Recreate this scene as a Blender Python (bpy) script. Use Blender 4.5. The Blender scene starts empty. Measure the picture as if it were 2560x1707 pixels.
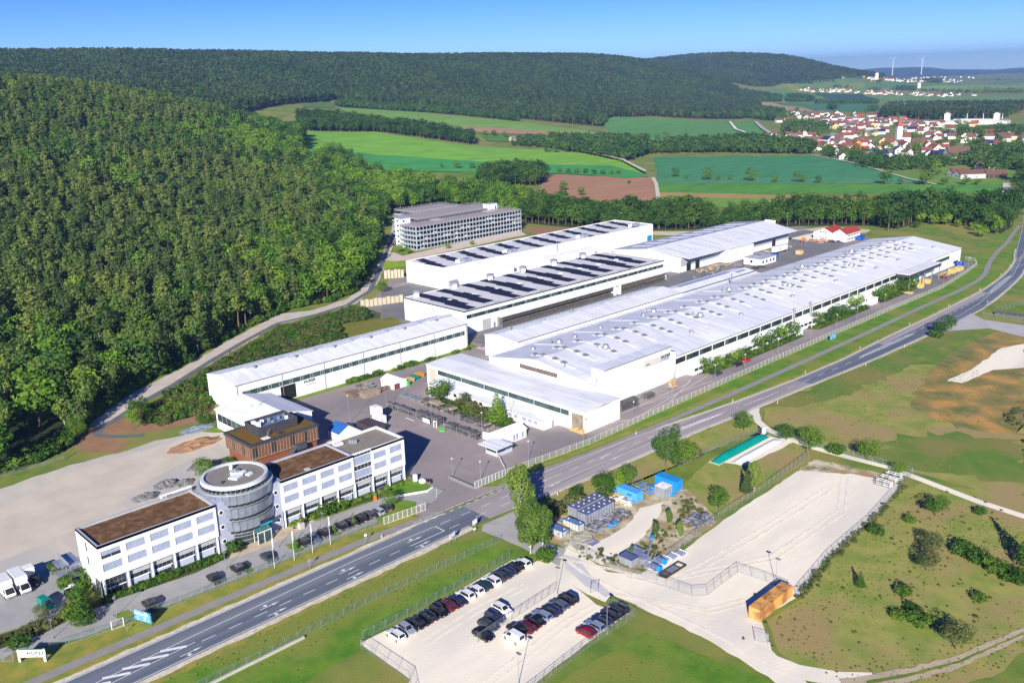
import bpy, math, random
import numpy as np
from mathutils import Vector, Matrix
random.seed(7); rng = np.random.default_rng(11)
SC = bpy.context.scene; COL = SC.collection
BF = [(0,3,2,1),(4,5,6,7),(0,1,5,4),(1,2,6,5),(2,3,7,6),(3,0,4,7)]
# ---------------------------------------------------------------- camera
# world axes follow the factory grid: +Y runs along the long halls, +X across them towards the road; 1 unit = 1 m
FPX, PITCH, ROLL, AZ, HCAM = 2283.0, 0.27962, 0.03053, 0.80327, 100.0
def _w(v):
    x, y, z = v; s, c = math.sin(AZ), math.cos(AZ)
    return np.array([x*c - y*s, x*s + y*c, z])
_r0 = np.array([1, 0, 0.]); _d0 = np.array([0, -math.sin(PITCH), -math.cos(PITCH)])
CR = _w(math.cos(ROLL)*_r0 + math.sin(ROLL)*_d0); CD = _w(-math.sin(ROLL)*_r0 + math.cos(ROLL)*_d0)
CF = _w((0, math.cos(PITCH), -math.sin(PITCH))); CPOS = np.array([0, 0, HCAM])
cam = bpy.data.cameras.new('camera'); camo = bpy.data.objects.new('camera', cam); COL.objects.link(camo)
m = Matrix.Identity(4)
for i in range(3):
    m[i][0] = CR[i]; m[i][1] = -CD[i]; m[i][2] = -CF[i]
m[2][3] = HCAM; camo.matrix_world = m
cam.sensor_width = 36; cam.lens = 36*FPX/2560; cam.clip_start = 1; cam.clip_end = 60000
SC.camera = camo
# ---------------------------------------------------------------- light
SUN_EL = math.radians(23.6)
st = _w((math.sin(math.radians(9.1)), math.cos(math.radians(9.1)), 0))     # way the sunlight travels over the ground
sun = bpy.data.lights.new('sun', 'SUN'); sun.energy = 5.0; sun.angle = math.radians(.5); sun.color = (1, .95, .85)
suno = bpy.data.objects.new('sun', sun); COL.objects.link(suno)
suno.rotation_euler = Vector((st[0]*math.cos(SUN_EL), st[1]*math.cos(SUN_EL), -math.sin(SUN_EL))).to_track_quat('-Z', 'Y').to_euler()
W = bpy.data.worlds.new('World'); SC.world = W; W.use_nodes = True
nt = W.node_tree; bg = nt.nodes['Background']; sky = nt.nodes.new('ShaderNodeTexSky'); sky.sky_type = 'NISHITA'; sky.sun_disc = False
sky.sun_elevation = SUN_EL; sky.sun_rotation = math.atan2(-st[0], -st[1]) % (2*math.pi)
sky.air_density = .5; sky.dust_density = 0; sky.ozone_density = 3.5; sky.altitude = 400
hs_ = nt.nodes.new('ShaderNodeHueSaturation'); hs_.inputs['Saturation'].default_value = 1.3; hs_.inputs['Hue'].default_value = .522
nt.links.new(sky.outputs[0], hs_.inputs['Color']); nt.links.new(hs_.outputs[0], bg.inputs[0]); bg.inputs[1].default_value = .09
VS = SC.view_settings; SC.display_settings.display_device = 'sRGB'
VS.view_transform = 'Standard'; VS.look = 'None'; VS.gamma = 1; VS.use_curve_mapping = False; VS.exposure = .85
# ---------------------------------------------------------------- pixel rays of the photograph (2352 px wide view) to places on the ground
def ray(x, y):
    x, y = x*1.08844, y*1.08844
    return CR*(x - 1280)/FPX + CD*(y - 853.5)/FPX + CF
def P(x, y, z=0.):
    d = ray(x, y); return CPOS + d*((z - HCAM)/d[2])
def Pd(x, y, dist):
    d = ray(x, y); return CPOS + d*(dist/math.hypot(d[0], d[1]))
# ---------------------------------------------------------------- object helpers
ORG = {}
def tag(o, label=None, cat=None, group=None, kind=None):
    if label: o['label'] = label
    if cat: o['category'] = cat
    if group: o['group'] = group
    if kind: o['kind'] = kind
    return o
def thing(name, label, cat, loc=(0, 0, 0), rz=0, group=None):
    o = bpy.data.objects.new(name, None); COL.objects.link(o); o.location = loc; o.rotation_euler.z = rz
    o.empty_display_size = .5; ORG[o.name] = tuple(loc) if rz == 0 else (0, 0, 0)
    return tag(o, label, cat, group)
def link(name, me, parent=None):
    o = bpy.data.objects.new(name, me); COL.objects.link(o)
    if parent: o.parent = parent
    return o
def copy_tree(root, loc, rz=0, label=None, group=None, sc=None):
    r = root.copy(); COL.objects.link(r); r.location = loc; r.rotation_euler.z = rz
    if sc: r.scale = (sc, sc, sc) if not isinstance(sc, tuple) else sc
    if label: r['label'] = label
    if group: r['group'] = group
    for ch in root.children:
        c = ch.copy(); COL.objects.link(c); c.parent = r
        for g in ch.children:
            d = g.copy(); COL.objects.link(d); d.parent = c
    return r
class MB:
    def __init__(s): s.v = []; s.f = []; s.mi = []; s.m = 0
    def face(s, pts):
        n = len(s.v); s.v += [tuple(p) for p in pts]; s.f.append(tuple(range(n, n + len(pts)))); s.mi.append(s.m); return s
    def _fs(s, vs, fs):
        n = len(s.v); s.v += vs; s.f += [tuple(i + n for i in f) for f in fs]; s.mi += [s.m]*len(fs); return s
    def box(s, x0, x1, y0, y1, z0, z1):
        return s._fs([(x0,y0,z0),(x1,y0,z0),(x1,y1,z0),(x0,y1,z0),(x0,y0,z1),(x1,y0,z1),(x1,y1,z1),(x0,y1,z1)],
                     BF)
    def obox(s, c, sx, sy, z0, z1, a=0):
        ca, sa = math.cos(a), math.sin(a); q = []
        for z in (z0, z1):
            for dx, dy in ((-sx,-sy),(sx,-sy),(sx,sy),(-sx,sy)):
                q.append((c[0] + (dx*ca - dy*sa)/2, c[1] + (dx*sa + dy*ca)/2, z))
        return s._fs(q, BF)
    def prism(s, poly, z0, z1):
        n = len(poly); v = [(p[0], p[1], z0) for p in poly] + [(p[0], p[1], z1) for p in poly]
        ar = sum(poly[i][0]*poly[(i+1) % n][1] - poly[(i+1) % n][0]*poly[i][1] for i in range(n))
        f = [tuple(range(n-1, -1, -1)), tuple(range(n, 2*n))] + [(i, (i+1) % n, n + (i+1) % n, n + i) for i in range(n)]
        if ar < 0: f = [tuple(reversed(q)) for q in f]
        return s._fs(v, f)
    def cyl(s, x, y, z0, z1, r, n=10, r2=None):
        r2 = r if r2 is None else r2
        v = [(x + r*math.cos(2*math.pi*i/n), y + r*math.sin(2*math.pi*i/n), z0) for i in range(n)] + [(x + r2*math.cos(2*math.pi*i/n), y + r2*math.sin(2*math.pi*i/n), z1) for i in range(n)]
        return s._fs(v, [tuple(range(n-1, -1, -1)), tuple(range(n, 2*n))] + [(i, (i+1) % n, n + (i+1) % n, n + i) for i in range(n)])
    def tube(s, p, q, r, n=6, r2=None):
        p, q = Vector(p), Vector(q); d = (q - p).normalized(); a = d.orthogonal().normalized(); b = d.cross(a); r2 = r if r2 is None else r2
        v = []
        for c, rr in ((p, r), (q, r2)):
            for i in range(n):
                t = 2*math.pi*i/n; v.append(tuple(c + a*(rr*math.cos(t)) + b*(rr*math.sin(t))))
        return s._fs(v, [tuple(range(n-1, -1, -1)), tuple(range(n, 2*n))] + [(i, (i+1) % n, n + (i+1) % n, n + i) for i in range(n)])
    def ring(s, x, y, z0, z1, r0, r1, n=48, rt0=None, rt1=None):   # hollow ring, inner r0, outer r1
        rt0 = r0 if rt0 is None else rt0; rt1 = r1 if rt1 is None else rt1; v = []
        for rr, z in ((r0, z0), (r1, z0), (rt1, z1), (rt0, z1)):
            v += [(x + rr*math.cos(2*math.pi*i/n), y + rr*math.sin(2*math.pi*i/n), z) for i in range(n)]
        f = []
        for k in range(4):
            k2 = (k+1) % 4
            f += [(k*n + i, k*n + (i+1) % n, k2*n + (i+1) % n, k2*n + i) for i in range(n)]
        return s._fs(v, f)
    def gable(s, x0, x1, y0, y1, ze, zr, axis='y', rp=None, th=.18, ov=0):
        """roof slab, ridge along axis; rp = ridge place across"""
        if axis == 'y':
            rp = (x0+x1)/2 if rp is None else rp
            a0, a1 = x0 - ov, x1 + ov
            k = (zr-ze)/max(rp-x0, .01); k2 = (zr-ze)/max(x1-rp, .01); e0, e1 = ze - k*ov, ze - k2*ov
            pr = [(a0, e0), (rp, zr), (a1, e1), (a1, e1+th), (rp, zr+th), (a0, e0+th)]
            mk = lambda q, t: (q[0], t, q[1]); t0, t1 = y0-ov, y1+ov
        else:
            rp = (y0+y1)/2 if rp is None else rp
            a0, a1 = y0 - ov, y1 + ov
            k = (zr-ze)/max(rp-y0, .01); k2 = (zr-ze)/max(y1-rp, .01); e0, e1 = ze - k*ov, ze - k2*ov
            pr = [(a0, e0), (rp, zr), (a1, e1), (a1, e1+th), (rp, zr+th), (a0, e0+th)]
            mk = lambda q, t: (t, q[0], q[1]); t0, t1 = x0-ov, x1+ov
        n = len(pr); v = [mk(q, t0) for q in pr] + [mk(q, t1) for q in pr]
        f = [(i, (i+1) % n, n + (i+1) % n, n + i) for i in range(n)]
        f += [(0, 1, 4, 5), (1, 2, 3, 4), (n+5, n+4, n+1, n), (n+4, n+3, n+2, n+1)]
        return s._fs(v, f)
    def gwall(s, x0, x1, y0, y1, z0, ze, zr, axis='y', rp=None):
        """closed walls with gable ends"""
        if axis == 'y':
            rp = (x0+x1)/2 if rp is None else rp; pr = [(x0, z0), (x1, z0), (x1, ze), (rp, zr), (x0, ze)]; mk = lambda q, t: (q[0], t, q[1]); t0, t1 = y0, y1
        else:
            rp = (y0+y1)/2 if rp is None else rp; pr = [(y0, z0), (y1, z0), (y1, ze), (rp, zr), (y0, ze)]; mk = lambda q, t: (t, q[0], q[1]); t0, t1 = x0, x1
        v = [mk(q, t0) for q in pr] + [mk(q, t1) for q in pr]
        return s._fs(v, [(4,3,2,1,0), (5,6,7,8,9)] + [(i, (i+1) % 5, 5 + (i+1) % 5, 5 + i) for i in range(5)])
    def hole(s, o, U, wid, hei, rects, depth, N, z=(0, 0, 1)):
        """wall face with openings: o corner, U unit along, N outward; rects (s0,s1,t0,t1)"""
        o, U, N, Z = (np.array(q, float) for q in (o, U, N, z))
        pt = lambda a, b, d=0: tuple(o + U*a + Z*b - N*d)
        ss = sorted({0, wid, *[r[0] for r in rects], *[r[1] for r in rects]}); ts = sorted({0, hei, *[r[2] for r in rects], *[r[3] for r in rects]})
        flip = np.dot(np.cross(U, Z), N) < 0
        def q(pts): s.face(pts[::-1] if flip else pts)
        for i in range(len(ss)-1):
            for j in range(len(ts)-1):
                ms, mt = (ss[i]+ss[i+1])/2, (ts[j]+ts[j+1])/2
                if any(r[0] < ms < r[1] and r[2] < mt < r[3] for r in rects): continue
                q([pt(ss[i], ts[j]), pt(ss[i+1], ts[j]), pt(ss[i+1], ts[j+1]), pt(ss[i], ts[j+1])])
        for a0, a1, b0, b1 in rects:
            q([pt(a0, b0), pt(a1, b0), pt(a1, b0, depth), pt(a0, b0, depth)]); q([pt(a0, b1, depth), pt(a1, b1, depth), pt(a1, b1), pt(a0, b1)])
            q([pt(a0, b0, depth), pt(a0, b1, depth), pt(a0, b1), pt(a0, b0)]); q([pt(a1, b0), pt(a1, b1), pt(a1, b1, depth), pt(a1, b0, depth)])
        return s
    def mesh(s, mats, org=(0, 0, 0), smooth=False):
        me = bpy.data.meshes.new('m'); o = np.array(org, float)
        v = np.array(s.v, float).reshape(-1, 3) - o
        me.from_pydata(v.tolist(), [], s.f)
        for mt in (mats if isinstance(mats, (list, tuple)) else [mats]): me.materials.append(mt)
        if any(s.mi): me.polygons.foreach_set('material_index', s.mi)
        if smooth: me.polygons.foreach_set('use_smooth', [True]*len(s.f))
        return me
    def part(s, name, mats, parent=None, smooth=False):
        org = ORG.get(parent.name, (0, 0, 0)) if parent else (0, 0, 0)
        me = s.mesh(mats, org, smooth); me.name = name
        o = link(name, me, parent); ORG[o.name] = org
        return o
def box(name, mats, parent, *a):
    return MB().box(*a).part(name, mats, parent)
def struct(name, mb, mat):
    o = mb.part(name, mat); o['kind'] = 'structure'; return o
def text_mesh(body, size, mat, name, parent, loc, xdir, up=(0, 0, 1), depth=.03, align='LEFT'):
    cu = bpy.data.curves.new('t', 'FONT'); cu.body = body; cu.size = size; cu.extrude = depth; cu.align_x = align; cu.offset = size*.034; cu.space_character = 1.12
    t = bpy.data.objects.new('t', cu); COL.objects.link(t)
    bpy.context.view_layer.update()
    me = bpy.data.meshes.new_from_object(t.evaluated_get(bpy.context.evaluated_depsgraph_get()))
    bpy.data.objects.remove(t); me.materials.clear(); me.materials.append(mat)
    X, Y = Vector(xdir).normalized(), Vector(up); Z = X.cross(Y)
    org = Vector(ORG.get(parent.name, (0, 0, 0))) if parent else Vector((0, 0, 0))
    M = Matrix((( X[0], Y[0], Z[0], loc[0]-org[0]), (X[1], Y[1], Z[1], loc[1]-org[1]), (X[2], Y[2], Z[2], loc[2]-org[2]), (0, 0, 0, 1)))
    me.transform(M); o = link(name, me, parent); ORG[o.name] = tuple(org); return o
# ---------------------------------------------------------------- materials
MT = {}
def nd(t, k, **kw):
    n = t.nodes.new(k)
    for a, b in kw.items(): setattr(n, a, b)
    return n
def mat(name, c1, c2=None, scale=.3, rough=.8, metal=0, c3=None, scale2=None, bump=0, bscale=None, detail=6, spec=.3, coat=0, lo=.35, hi=.65, stretch=None):
    M = bpy.data.materials.new(name); M.use_nodes = True; t = M.node_tree; b = t.nodes['Principled BSDF']
    b.inputs['Roughness'].default_value = rough; b.inputs['Metallic'].default_value = metal; b.inputs['Specular IOR Level'].default_value = spec; b.inputs['Coat Weight'].default_value = coat
    tc = nd(t, 'ShaderNodeNewGeometry'); src = tc.outputs['Position']
    if stretch:
        mp = nd(t, 'ShaderNodeMapping'); mp.inputs['Scale'].default_value = stretch[:3]
        if len(stretch) > 3: mp.inputs['Rotation'].default_value = (0, 0, stretch[3])
        t.links.new(src, mp.inputs[0]); src = mp.outputs[0]
    if c2 is None: c2 = tuple(x*.88 for x in c1)
    n = nd(t, 'ShaderNodeTexNoise'); n.inputs['Scale'].default_value = scale; n.inputs['Detail'].default_value = detail; n.inputs['Roughness'].default_value = .62
    t.links.new(src, n.inputs['Vector'])
    r = nd(t, 'ShaderNodeValToRGB'); e = r.color_ramp.elements; e[0].position = lo; e[1].position = hi; e[0].color = (*c1, 1); e[1].color = (*c2, 1)
    t.links.new(n.outputs[0], r.inputs[0]); col = r.outputs[0]
    if c3 is not None:
        n2 = nd(t, 'ShaderNodeTexNoise'); n2.inputs['Scale'].default_value = scale2 or scale*.2; n2.inputs['Detail'].default_value = 4; t.links.new(src, n2.inputs['Vector'])
        r2 = nd(t, 'ShaderNodeValToRGB'); r2.color_ramp.elements[0].position = .45; r2.color_ramp.elements[1].position = .62; t.links.new(n2.outputs[0], r2.inputs[0])
        mx = nd(t, 'ShaderNodeMix', data_type='RGBA'); t.links.new(r2.outputs[0], mx.inputs[0]); t.links.new(col, mx.inputs[6]); mx.inputs[7].default_value = (*c3, 1); col = mx.outputs[2]
    t.links.new(col, b.inputs['Base Color'])
    if bump:
        n3 = nd(t, 'ShaderNodeTexNoise'); n3.inputs['Scale'].default_value = bscale or scale*4; n3.inputs['Detail'].default_value = 4; t.links.new(tc.outputs['Position'], n3.inputs['Vector'])
        bp = nd(t, 'ShaderNodeBump'); bp.inputs['Strength'].default_value = .6; bp.inputs['Distance'].default_value = bump
        t.links.new(n3.outputs[0], bp.inputs['Height']); t.links.new(bp.outputs[0], b.inputs['Normal'])
    MT[name] = M; return M
def leafmat(name, c1, c2, c3, stand=.012, trans=.25):
    """foliage: tone differs from tree to tree, stand to stand and clump to clump"""
    M = bpy.data.materials.new(name); M.use_nodes = True; t = M.node_tree; b = t.nodes['Principled BSDF']; b.inputs['Roughness'].default_value = .75; b.inputs['Specular IOR Level'].default_value = .2
    oi = nd(t, 'ShaderNodeObjectInfo'); ge = nd(t, 'ShaderNodeNewGeometry')
    n = nd(t, 'ShaderNodeTexNoise'); n.inputs['Scale'].default_value = stand; n.inputs['Detail'].default_value = 3; t.links.new(ge.outputs['Position'], n.inputs['Vector'])
    n2 = nd(t, 'ShaderNodeTexNoise'); n2.inputs['Scale'].default_value = .8; n2.inputs['Detail'].default_value = 2; t.links.new(ge.outputs['Position'], n2.inputs['Vector'])
    a = nd(t, 'ShaderNodeMath', operation='MULTIPLY_ADD'); t.links.new(oi.outputs['Random'], a.inputs[0]); a.inputs[1].default_value = .75; a.inputs[2].default_value = -.42
    a2 = nd(t, 'ShaderNodeMath', operation='ADD'); t.links.new(a.outputs[0], a2.inputs[0]); t.links.new(n.outputs[0], a2.inputs[1])
    a3 = nd(t, 'ShaderNodeMath', operation='MULTIPLY_ADD'); t.links.new(n2.outputs[0], a3.inputs[0]); a3.inputs[1].default_value = .5; t.links.new(a2.outputs[0], a3.inputs[2])
    r = nd(t, 'ShaderNodeValToRGB'); e = r.color_ramp.elements; e[0].position = .25; e[0].color = (*c1, 1); e[1].position = 1.0; e[1].color = (*c3, 1)
    k = e.new(.62); k.color = (*c2, 1); t.links.new(a3.outputs[0], r.inputs[0]); t.links.new(r.outputs[0], b.inputs['Base Color'])
    tr = nd(t, 'ShaderNodeBsdfTranslucent'); t.links.new(r.outputs[0], tr.inputs[0]); mx = nd(t, 'ShaderNodeMixShader'); mx.inputs[0].default_value = trans
    t.links.new(b.outputs[0], mx.inputs[1]); t.links.new(tr.outputs[0], mx.inputs[2]); t.links.new(mx.outputs[0], t.nodes['Material Output'].inputs[0])
    MT[name] = M; return M
def wiremat(name, c, cover):
    """woven wire: the gaps between the wires are finer than the picture can show"""
    M = bpy.data.materials.new(name); M.use_nodes = True; t = M.node_tree; b = t.nodes['Principled BSDF']; b.inputs['Base Color'].default_value = (*c, 1); b.inputs['Roughness'].default_value = .5
    ge = nd(t, 'ShaderNodeNewGeometry'); n = nd(t, 'ShaderNodeTexNoise'); n.inputs['Scale'].default_value = .8; t.links.new(ge.outputs['Position'], n.inputs['Vector'])
    a = nd(t, 'ShaderNodeMath', operation='MULTIPLY_ADD'); t.links.new(n.outputs[0], a.inputs[0]); a.inputs[1].default_value = .3; a.inputs[2].default_value = cover - .15
    tr = nd(t, 'ShaderNodeBsdfTransparent'); mx = nd(t, 'ShaderNodeMixShader'); t.links.new(a.outputs[0], mx.inputs[0])
    t.links.new(tr.outputs[0], mx.inputs[1]); t.links.new(b.outputs[0], mx.inputs[2]); t.links.new(mx.outputs[0], t.nodes['Material Output'].inputs[0])
    MT[name] = M; return M
white = mat('white_render', (.80, .80, .79), (.75, .755, .75), scale=.15, rough=.7, c3=(.70,.70,.685), scale2=.35, stretch=(1.6, 1.6, .12))
clad = mat('white_cladding', (.80, .80, .80), (.74, .75, .76), scale=.4, rough=.45, stretch=(1, 1, .15))
roofw = mat('white_roof_sheet', (.80, .805, .82), (.73, .74, .77), scale=.10, rough=.55, c3=(.67, .675, .69), scale2=.28, stretch=(.35, 1.6, 1))
roofl = mat('lavender_roof_sheet', (.73, .74, .79), (.66, .67, .73), scale=.12, rough=.55, c3=(.60, .61, .66), scale2=.3, stretch=(.35, 1.6, 1))
roofg = mat('grey_roof_sheet', (.44, .45, .50), (.38, .39, .44), scale=.3, rough=.5)
trim = mat('light_metal_trim', (.55, .58, .62), rough=.4, metal=.3)
gutter = mat('grey_gutter', (.22, .22, .23), rough=.5)
galv = mat('galvanised_steel', (.42, .44, .47), (.32, .34, .37), scale=2, rough=.42, metal=.5)
steel = mat('stainless_sheet', (.50, .52, .58), (.36, .38, .46), scale=.8, rough=.35, metal=.55)
dsteel = mat('dark_steel_stock', (.07, .07, .075), (.16, .14, .13), scale=1.5, rough=.6)
glass = mat('dark_window_glass', (.018, .024, .026), (.035, .045, .05), scale=.3, rough=.12, spec=.6)
gglass = mat('green_strip_glass', (.022, .05, .048), (.06, .10, .10), scale=.22, rough=.2, spec=.5, detail=2)
blind = mat('closed_blue_grey_blind', (.26, .29, .40), (.33, .36, .46), scale=.5, rough=.55)
blindg = mat('grey_blind', (.42, .42, .44), (.34, .34, .37), scale=.6, rough=.6)
pblue = mat('pale_blue_panel', (.46, .50, .60), (.40, .44, .54), scale=.4, rough=.5)
tpanel = mat('tower_steel_panel', (.40, .43, .51), (.27, .30, .38), scale=.35, rough=.36, metal=.55)
greywall = mat('blue_grey_wall', (.36, .38, .47), (.32, .34, .43), scale=.4)
sedum = mat('brown_sedum_roof', (.155, .068, .028), (.095, .048, .02), scale=.9, rough=.95, c3=(.20, .115, .055), scale2=.55, bump=.08, bscale=3)
sedumg = mat('green_brown_sedum', (.20, .075, .015), (.11, .10, .015), scale=.5, rough=.95, bump=.06, bscale=3)
gravroof = mat('grey_gravel_roof', (.27, .24, .20), (.21, .19, .16), scale=.6, rough=.95)
towerroof = mat('tower_gravel_roof', (.20, .185, .165), (.25, .23, .20), scale=.8, rough=.95)
wood = mat('larch_boards', (.19, .085, .045), (.13, .06, .035), scale=.9, rough=.7, stretch=(1, 1, 6))
anth = mat('anthracite_metal', (.045, .045, .05), (.06, .06, .065), scale=.5, rough=.5)
bluepl = mat('blue_plant_deck', (.10, .17, .32), (.14, .22, .38), scale=.8, rough=.35)
solar = mat('solar_panel', (.013, .012, .020), (.022, .021, .032), scale=.6, rough=.45, spec=.22)
redtile = mat('red_roof_tiles', (.36, .045, .03), (.27, .04, .03), scale=.6)
asph = mat('dark_asphalt', (.125,.145,.185), (.10,.118,.155), scale=.5, rough=.9, c3=(.175,.19,.225), scale2=.12, stretch=(4, .04, 1))
asphl = mat('pale_asphalt', (.40,.345,.34), (.33,.29,.29), scale=.4, rough=.9, c3=(.285,.255,.26), scale2=.12, stretch=(4, .04, 1))
yard = mat('brown_grey_yard_asphalt', (.34,.28,.27), (.28,.24,.235), scale=.3, rough=.9, c3=(.235,.21,.215), scale2=.035, detail=8)
yardd = mat('dark_yard_asphalt', (.21,.20,.205), (.165,.165,.17), scale=.15, rough=.9)
pave = mat('grey_paving', (.37, .36, .35), (.31, .305, .30), scale=.3, rough=.9)
paveb = mat('beige_paving', (.58, .47, .34), (.46, .36, .25), scale=.3, rough=.9)
cpath = mat('grey_cycle_path', (.30, .28, .26), (.25, .235, .225), scale=.4, rough=.9)
paint = mat('white_road_paint', (.80, .80, .80), (.68, .68, .68), scale=1.2, rough=.7)
gravel = mat('cream_gravel', (.90,.81,.66), (.82,.73,.58), scale=.5, rough=.95, c3=(.72,.66,.56), scale2=.07, bump=.06, bscale=2.5, stretch=(1, .3, 1, .4), lo=.3, hi=.75)
shoulder = mat('pale_gravel_shoulder', (.70, .64, .52), (.50, .44, .33), scale=.8, rough=.95)
plaza = mat('beige_gravel_plaza', (.60,.53,.43), (.50,.455,.395), scale=.3, rough=.95, c3=(.46,.44,.40), scale2=.03, stretch=(.3, 1, 1, .5), bump=.05, bscale=2)
gravelw = mat('weedy_gravel', (.62, .54, .40), (.20, .19, .07), scale=.28, rough=.95, lo=.42, hi=.62, c3=(.36, .25, .13), scale2=.12)
soil = mat('brown_soil', (.34, .19, .10), (.26, .15, .08), scale=.2, rough=.95, bump=.1, bscale=1)
grass = mat('meadow_grass', (.18,.235,.034), (.10,.18,.022), scale=.13, rough=.95, c3=(.25,.235,.055), scale2=.04, bump=.14, bscale=3.5, detail=12, lo=.38, hi=.62)
dry = mat('dry_meadow', (.33,.31,.08), (.185,.25,.038), scale=.16, rough=.95, c3=(.33,.25,.10), scale2=.06, bump=.14, bscale=3.5, detail=12, lo=.38, hi=.62)
lush = mat('lush_grass', (.07,.19,.010), (.145,.255,.02), scale=.2, rough=.95, c3=(.20,.23,.036), scale2=.06, bump=.14, bscale=3.5, detail=12, lo=.38, hi=.62)
verge = mat('yellow_green_verge', (.32,.27,.05), (.17,.22,.028), scale=.3, rough=.95, bump=.08, bscale=3.5, detail=10, lo=.38, hi=.62)
lawn = mat('bright_lawn', (.26, .40, .02), (.20, .33, .015), scale=.3, rough=.95)
hedgefl = mat('shrub_floor', (.035, .06, .012), (.06, .085, .015), scale=.3, rough=.95)
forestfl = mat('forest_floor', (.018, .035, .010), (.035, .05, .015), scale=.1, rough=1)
heap = mat('rough_fill_earth', (.24,.19,.07), (.10,.14,.03), scale=.22, rough=1, c3=(.46,.26,.07), scale2=.11, bump=.3, bscale=1.6, detail=12, lo=.42, hi=.58)

hollow = mat('green_hollow_grass', (.08,.19,.018), (.15,.205,.035), scale=.16, rough=.95, c3=(.21,.20,.05), scale2=.05, bump=.14, bscale=3.5, detail=12, lo=.38, hi=.62)
rubble = mat('grey_rubble', (.22, .22, .22), (.09, .09, .09), scale=.9, rough=1, bump=.3, bscale=1.5)
blueP = mat('bright_blue_paint', (.015, .27, .72), (.02, .22, .62), scale=.6, rough=.45)
orangeP = mat('faded_orange_paint', (.72, .36, .09), (.62, .30, .09), scale=.5, rough=.6, c3=(.32, .15, .06), scale2=.4)
tealP = mat('teal_membrane', (.0, .25, .21), (.0, .21, .18), scale=.3, rough=.5)
greyP = mat('pale_membrane', (.72, .73, .76), rough=.5)
whiteP = mat('white_paint', (.80, .80, .80), (.76, .76, .77), scale=.6, rough=.35)
blackP = mat('black_paint', (.012, .012, .014), (.016, .016, .018), rough=.25, spec=.5)
rubber = mat('black_rubber', (.018, .018, .018), rough=.9)
timber = mat('weathered_timber', (.26, .19, .13), (.40, .33, .25), scale=1.5, rough=.9)
palew = mat('pale_new_wood', (.62, .44, .20), (.52, .35, .15), scale=.8, rough=.9)
concr = mat('concrete', (.48, .46, .42), (.40, .38, .35), scale=.5, rough=.9)
greenbin = mat('green_plastic', (.05, .38, .06), rough=.5)
yellowP = mat('yellow_fabric', (.75, .62, .02), rough=.8)
redP = mat('red_paint', (.36, .015, .02), rough=.3)
signblue = mat('sign_blue', (.02, .16, .45), (.02, .30, .50), scale=1.2, rough=.5)
tentblue = mat('blue_tarpaulin', (.03, .13, .42), rough=.5)
letters = mat('dark_lettering', (.02, .025, .05), rough=.5)
signgrey = mat('sign_beige', (.60, .57, .52), rough=.5)
bark = mat('brown_bark', (.10, .07, .045), (.15, .11, .075), scale=1, rough=1)
pbark = mat('orange_pine_bark', (.30, .17, .085), (.20, .12, .07), scale=.4, rough=1)
bbark = mat('white_birch_bark', (.62, .60, .54), (.30, .28, .25), scale=1.2, rough=.9)
brickdark = mat('dark_stock_pile', (.05, .05, .055), (.22, .20, .18), scale=1.3, rough=.8)
wire = wiremat('green_wire_mesh', (.16, .27, .22), .15); wireg = wiremat('grey_wire_mesh', (.40, .41, .40), .11); wirew = wiremat('pale_rod_mesh', (.60, .62, .52), .2)
L_beech = leafmat('beech_leaves', (.032,.092,.010), (.082,.19,.016), (.15,.27,.02))
L_dark = leafmat('dark_tree_leaves', (.016,.050,.010), (.040,.100,.016), (.075,.15,.022))
L_lime = leafmat('pale_green_leaves', (.07,.165,.012), (.12,.235,.018), (.18,.29,.026))
L_pine = leafmat('pine_needles', (.042,.080,.018), (.090,.150,.028), (.16,.205,.04), trans=.2)
L_tuft = leafmat('dry_grass_tufts', (.13,.17,.03), (.22,.24,.05), (.34,.31,.09))
L_spruce = leafmat('spruce_needles', (.024,.056,.020), (.055,.098,.026), (.10,.145,.034), trans=.15)
L_birch = leafmat('birch_leaves', (.055,.11,.020), (.10,.175,.028), (.16,.225,.04))
L_shrub = leafmat('shrub_leaves', (.028,.078,.010), (.058,.135,.014), (.11,.19,.02))
L_olive = leafmat('olive_shrub_leaves', (.065,.085,.026), (.115,.135,.042), (.16,.17,.055))
L_far = leafmat('far_wood_leaves', (.020,.070,.018), (.046,.115,.024), (.09,.165,.030), stand=.006)
L_fard = leafmat('far_conifer_needles', (.024,.050,.022), (.046,.078,.028), (.08,.115,.036), stand=.006)
# ================================================================ TERRAIN
CT = [(0,150,1000,18),(-150,140,1000,18),(150,178,1000,18),(350,215,1050,18),(500,228,1080,18),(640,246,1100,18),(690,290,1100,18),(60,300,760,16),(250,400,700,16),(450,420,760,14),(550,340,950,16),
 (0,112,2200,16),(-200,108,2200,16),(270,107,2300,16),(600,115,2400,16),(900,122,2600,16),(1060,134,2700,16),(1200,123,2900,16),(1400,123,3200,16),(1480,133,3400,16),(1100,190,2250,14),(1300,200,2500,14),(500,180,1900,14),
 (1500,133,4500,18),(1580,123,4500,18),(1640,118,4500,18),(1700,118,4500,18),(1800,121,4500,18),(1850,130,4500,18),(1880,140,4500,18),(1960,163,4500,10),
 (760,240,1900,0),(1000,262,1700,0),(1250,275,1850,0),(800,262,1500,0),(720,300,1350,0),(720,345,1150,0),(900,310,1250,0),(900,350,1100,0),(1080,330,1350,0),(850,235,2000,0)]
cp = [tuple(Pd(x, y, d) - np.array([0, 0, s])) for x, y, d, s in CT]
for x, y in ((0,1090),(100,1070),(250,950),(330,900),(420,845),(520,790),(620,735),(740,710),(840,660),(880,560),(900,500),(1000,470),(1100,470),(1250,440),(1500,410),(1100,420),(1300,390),(950,420),(1480,405)):
    cp.append(tuple(P(x, y)))
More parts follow.
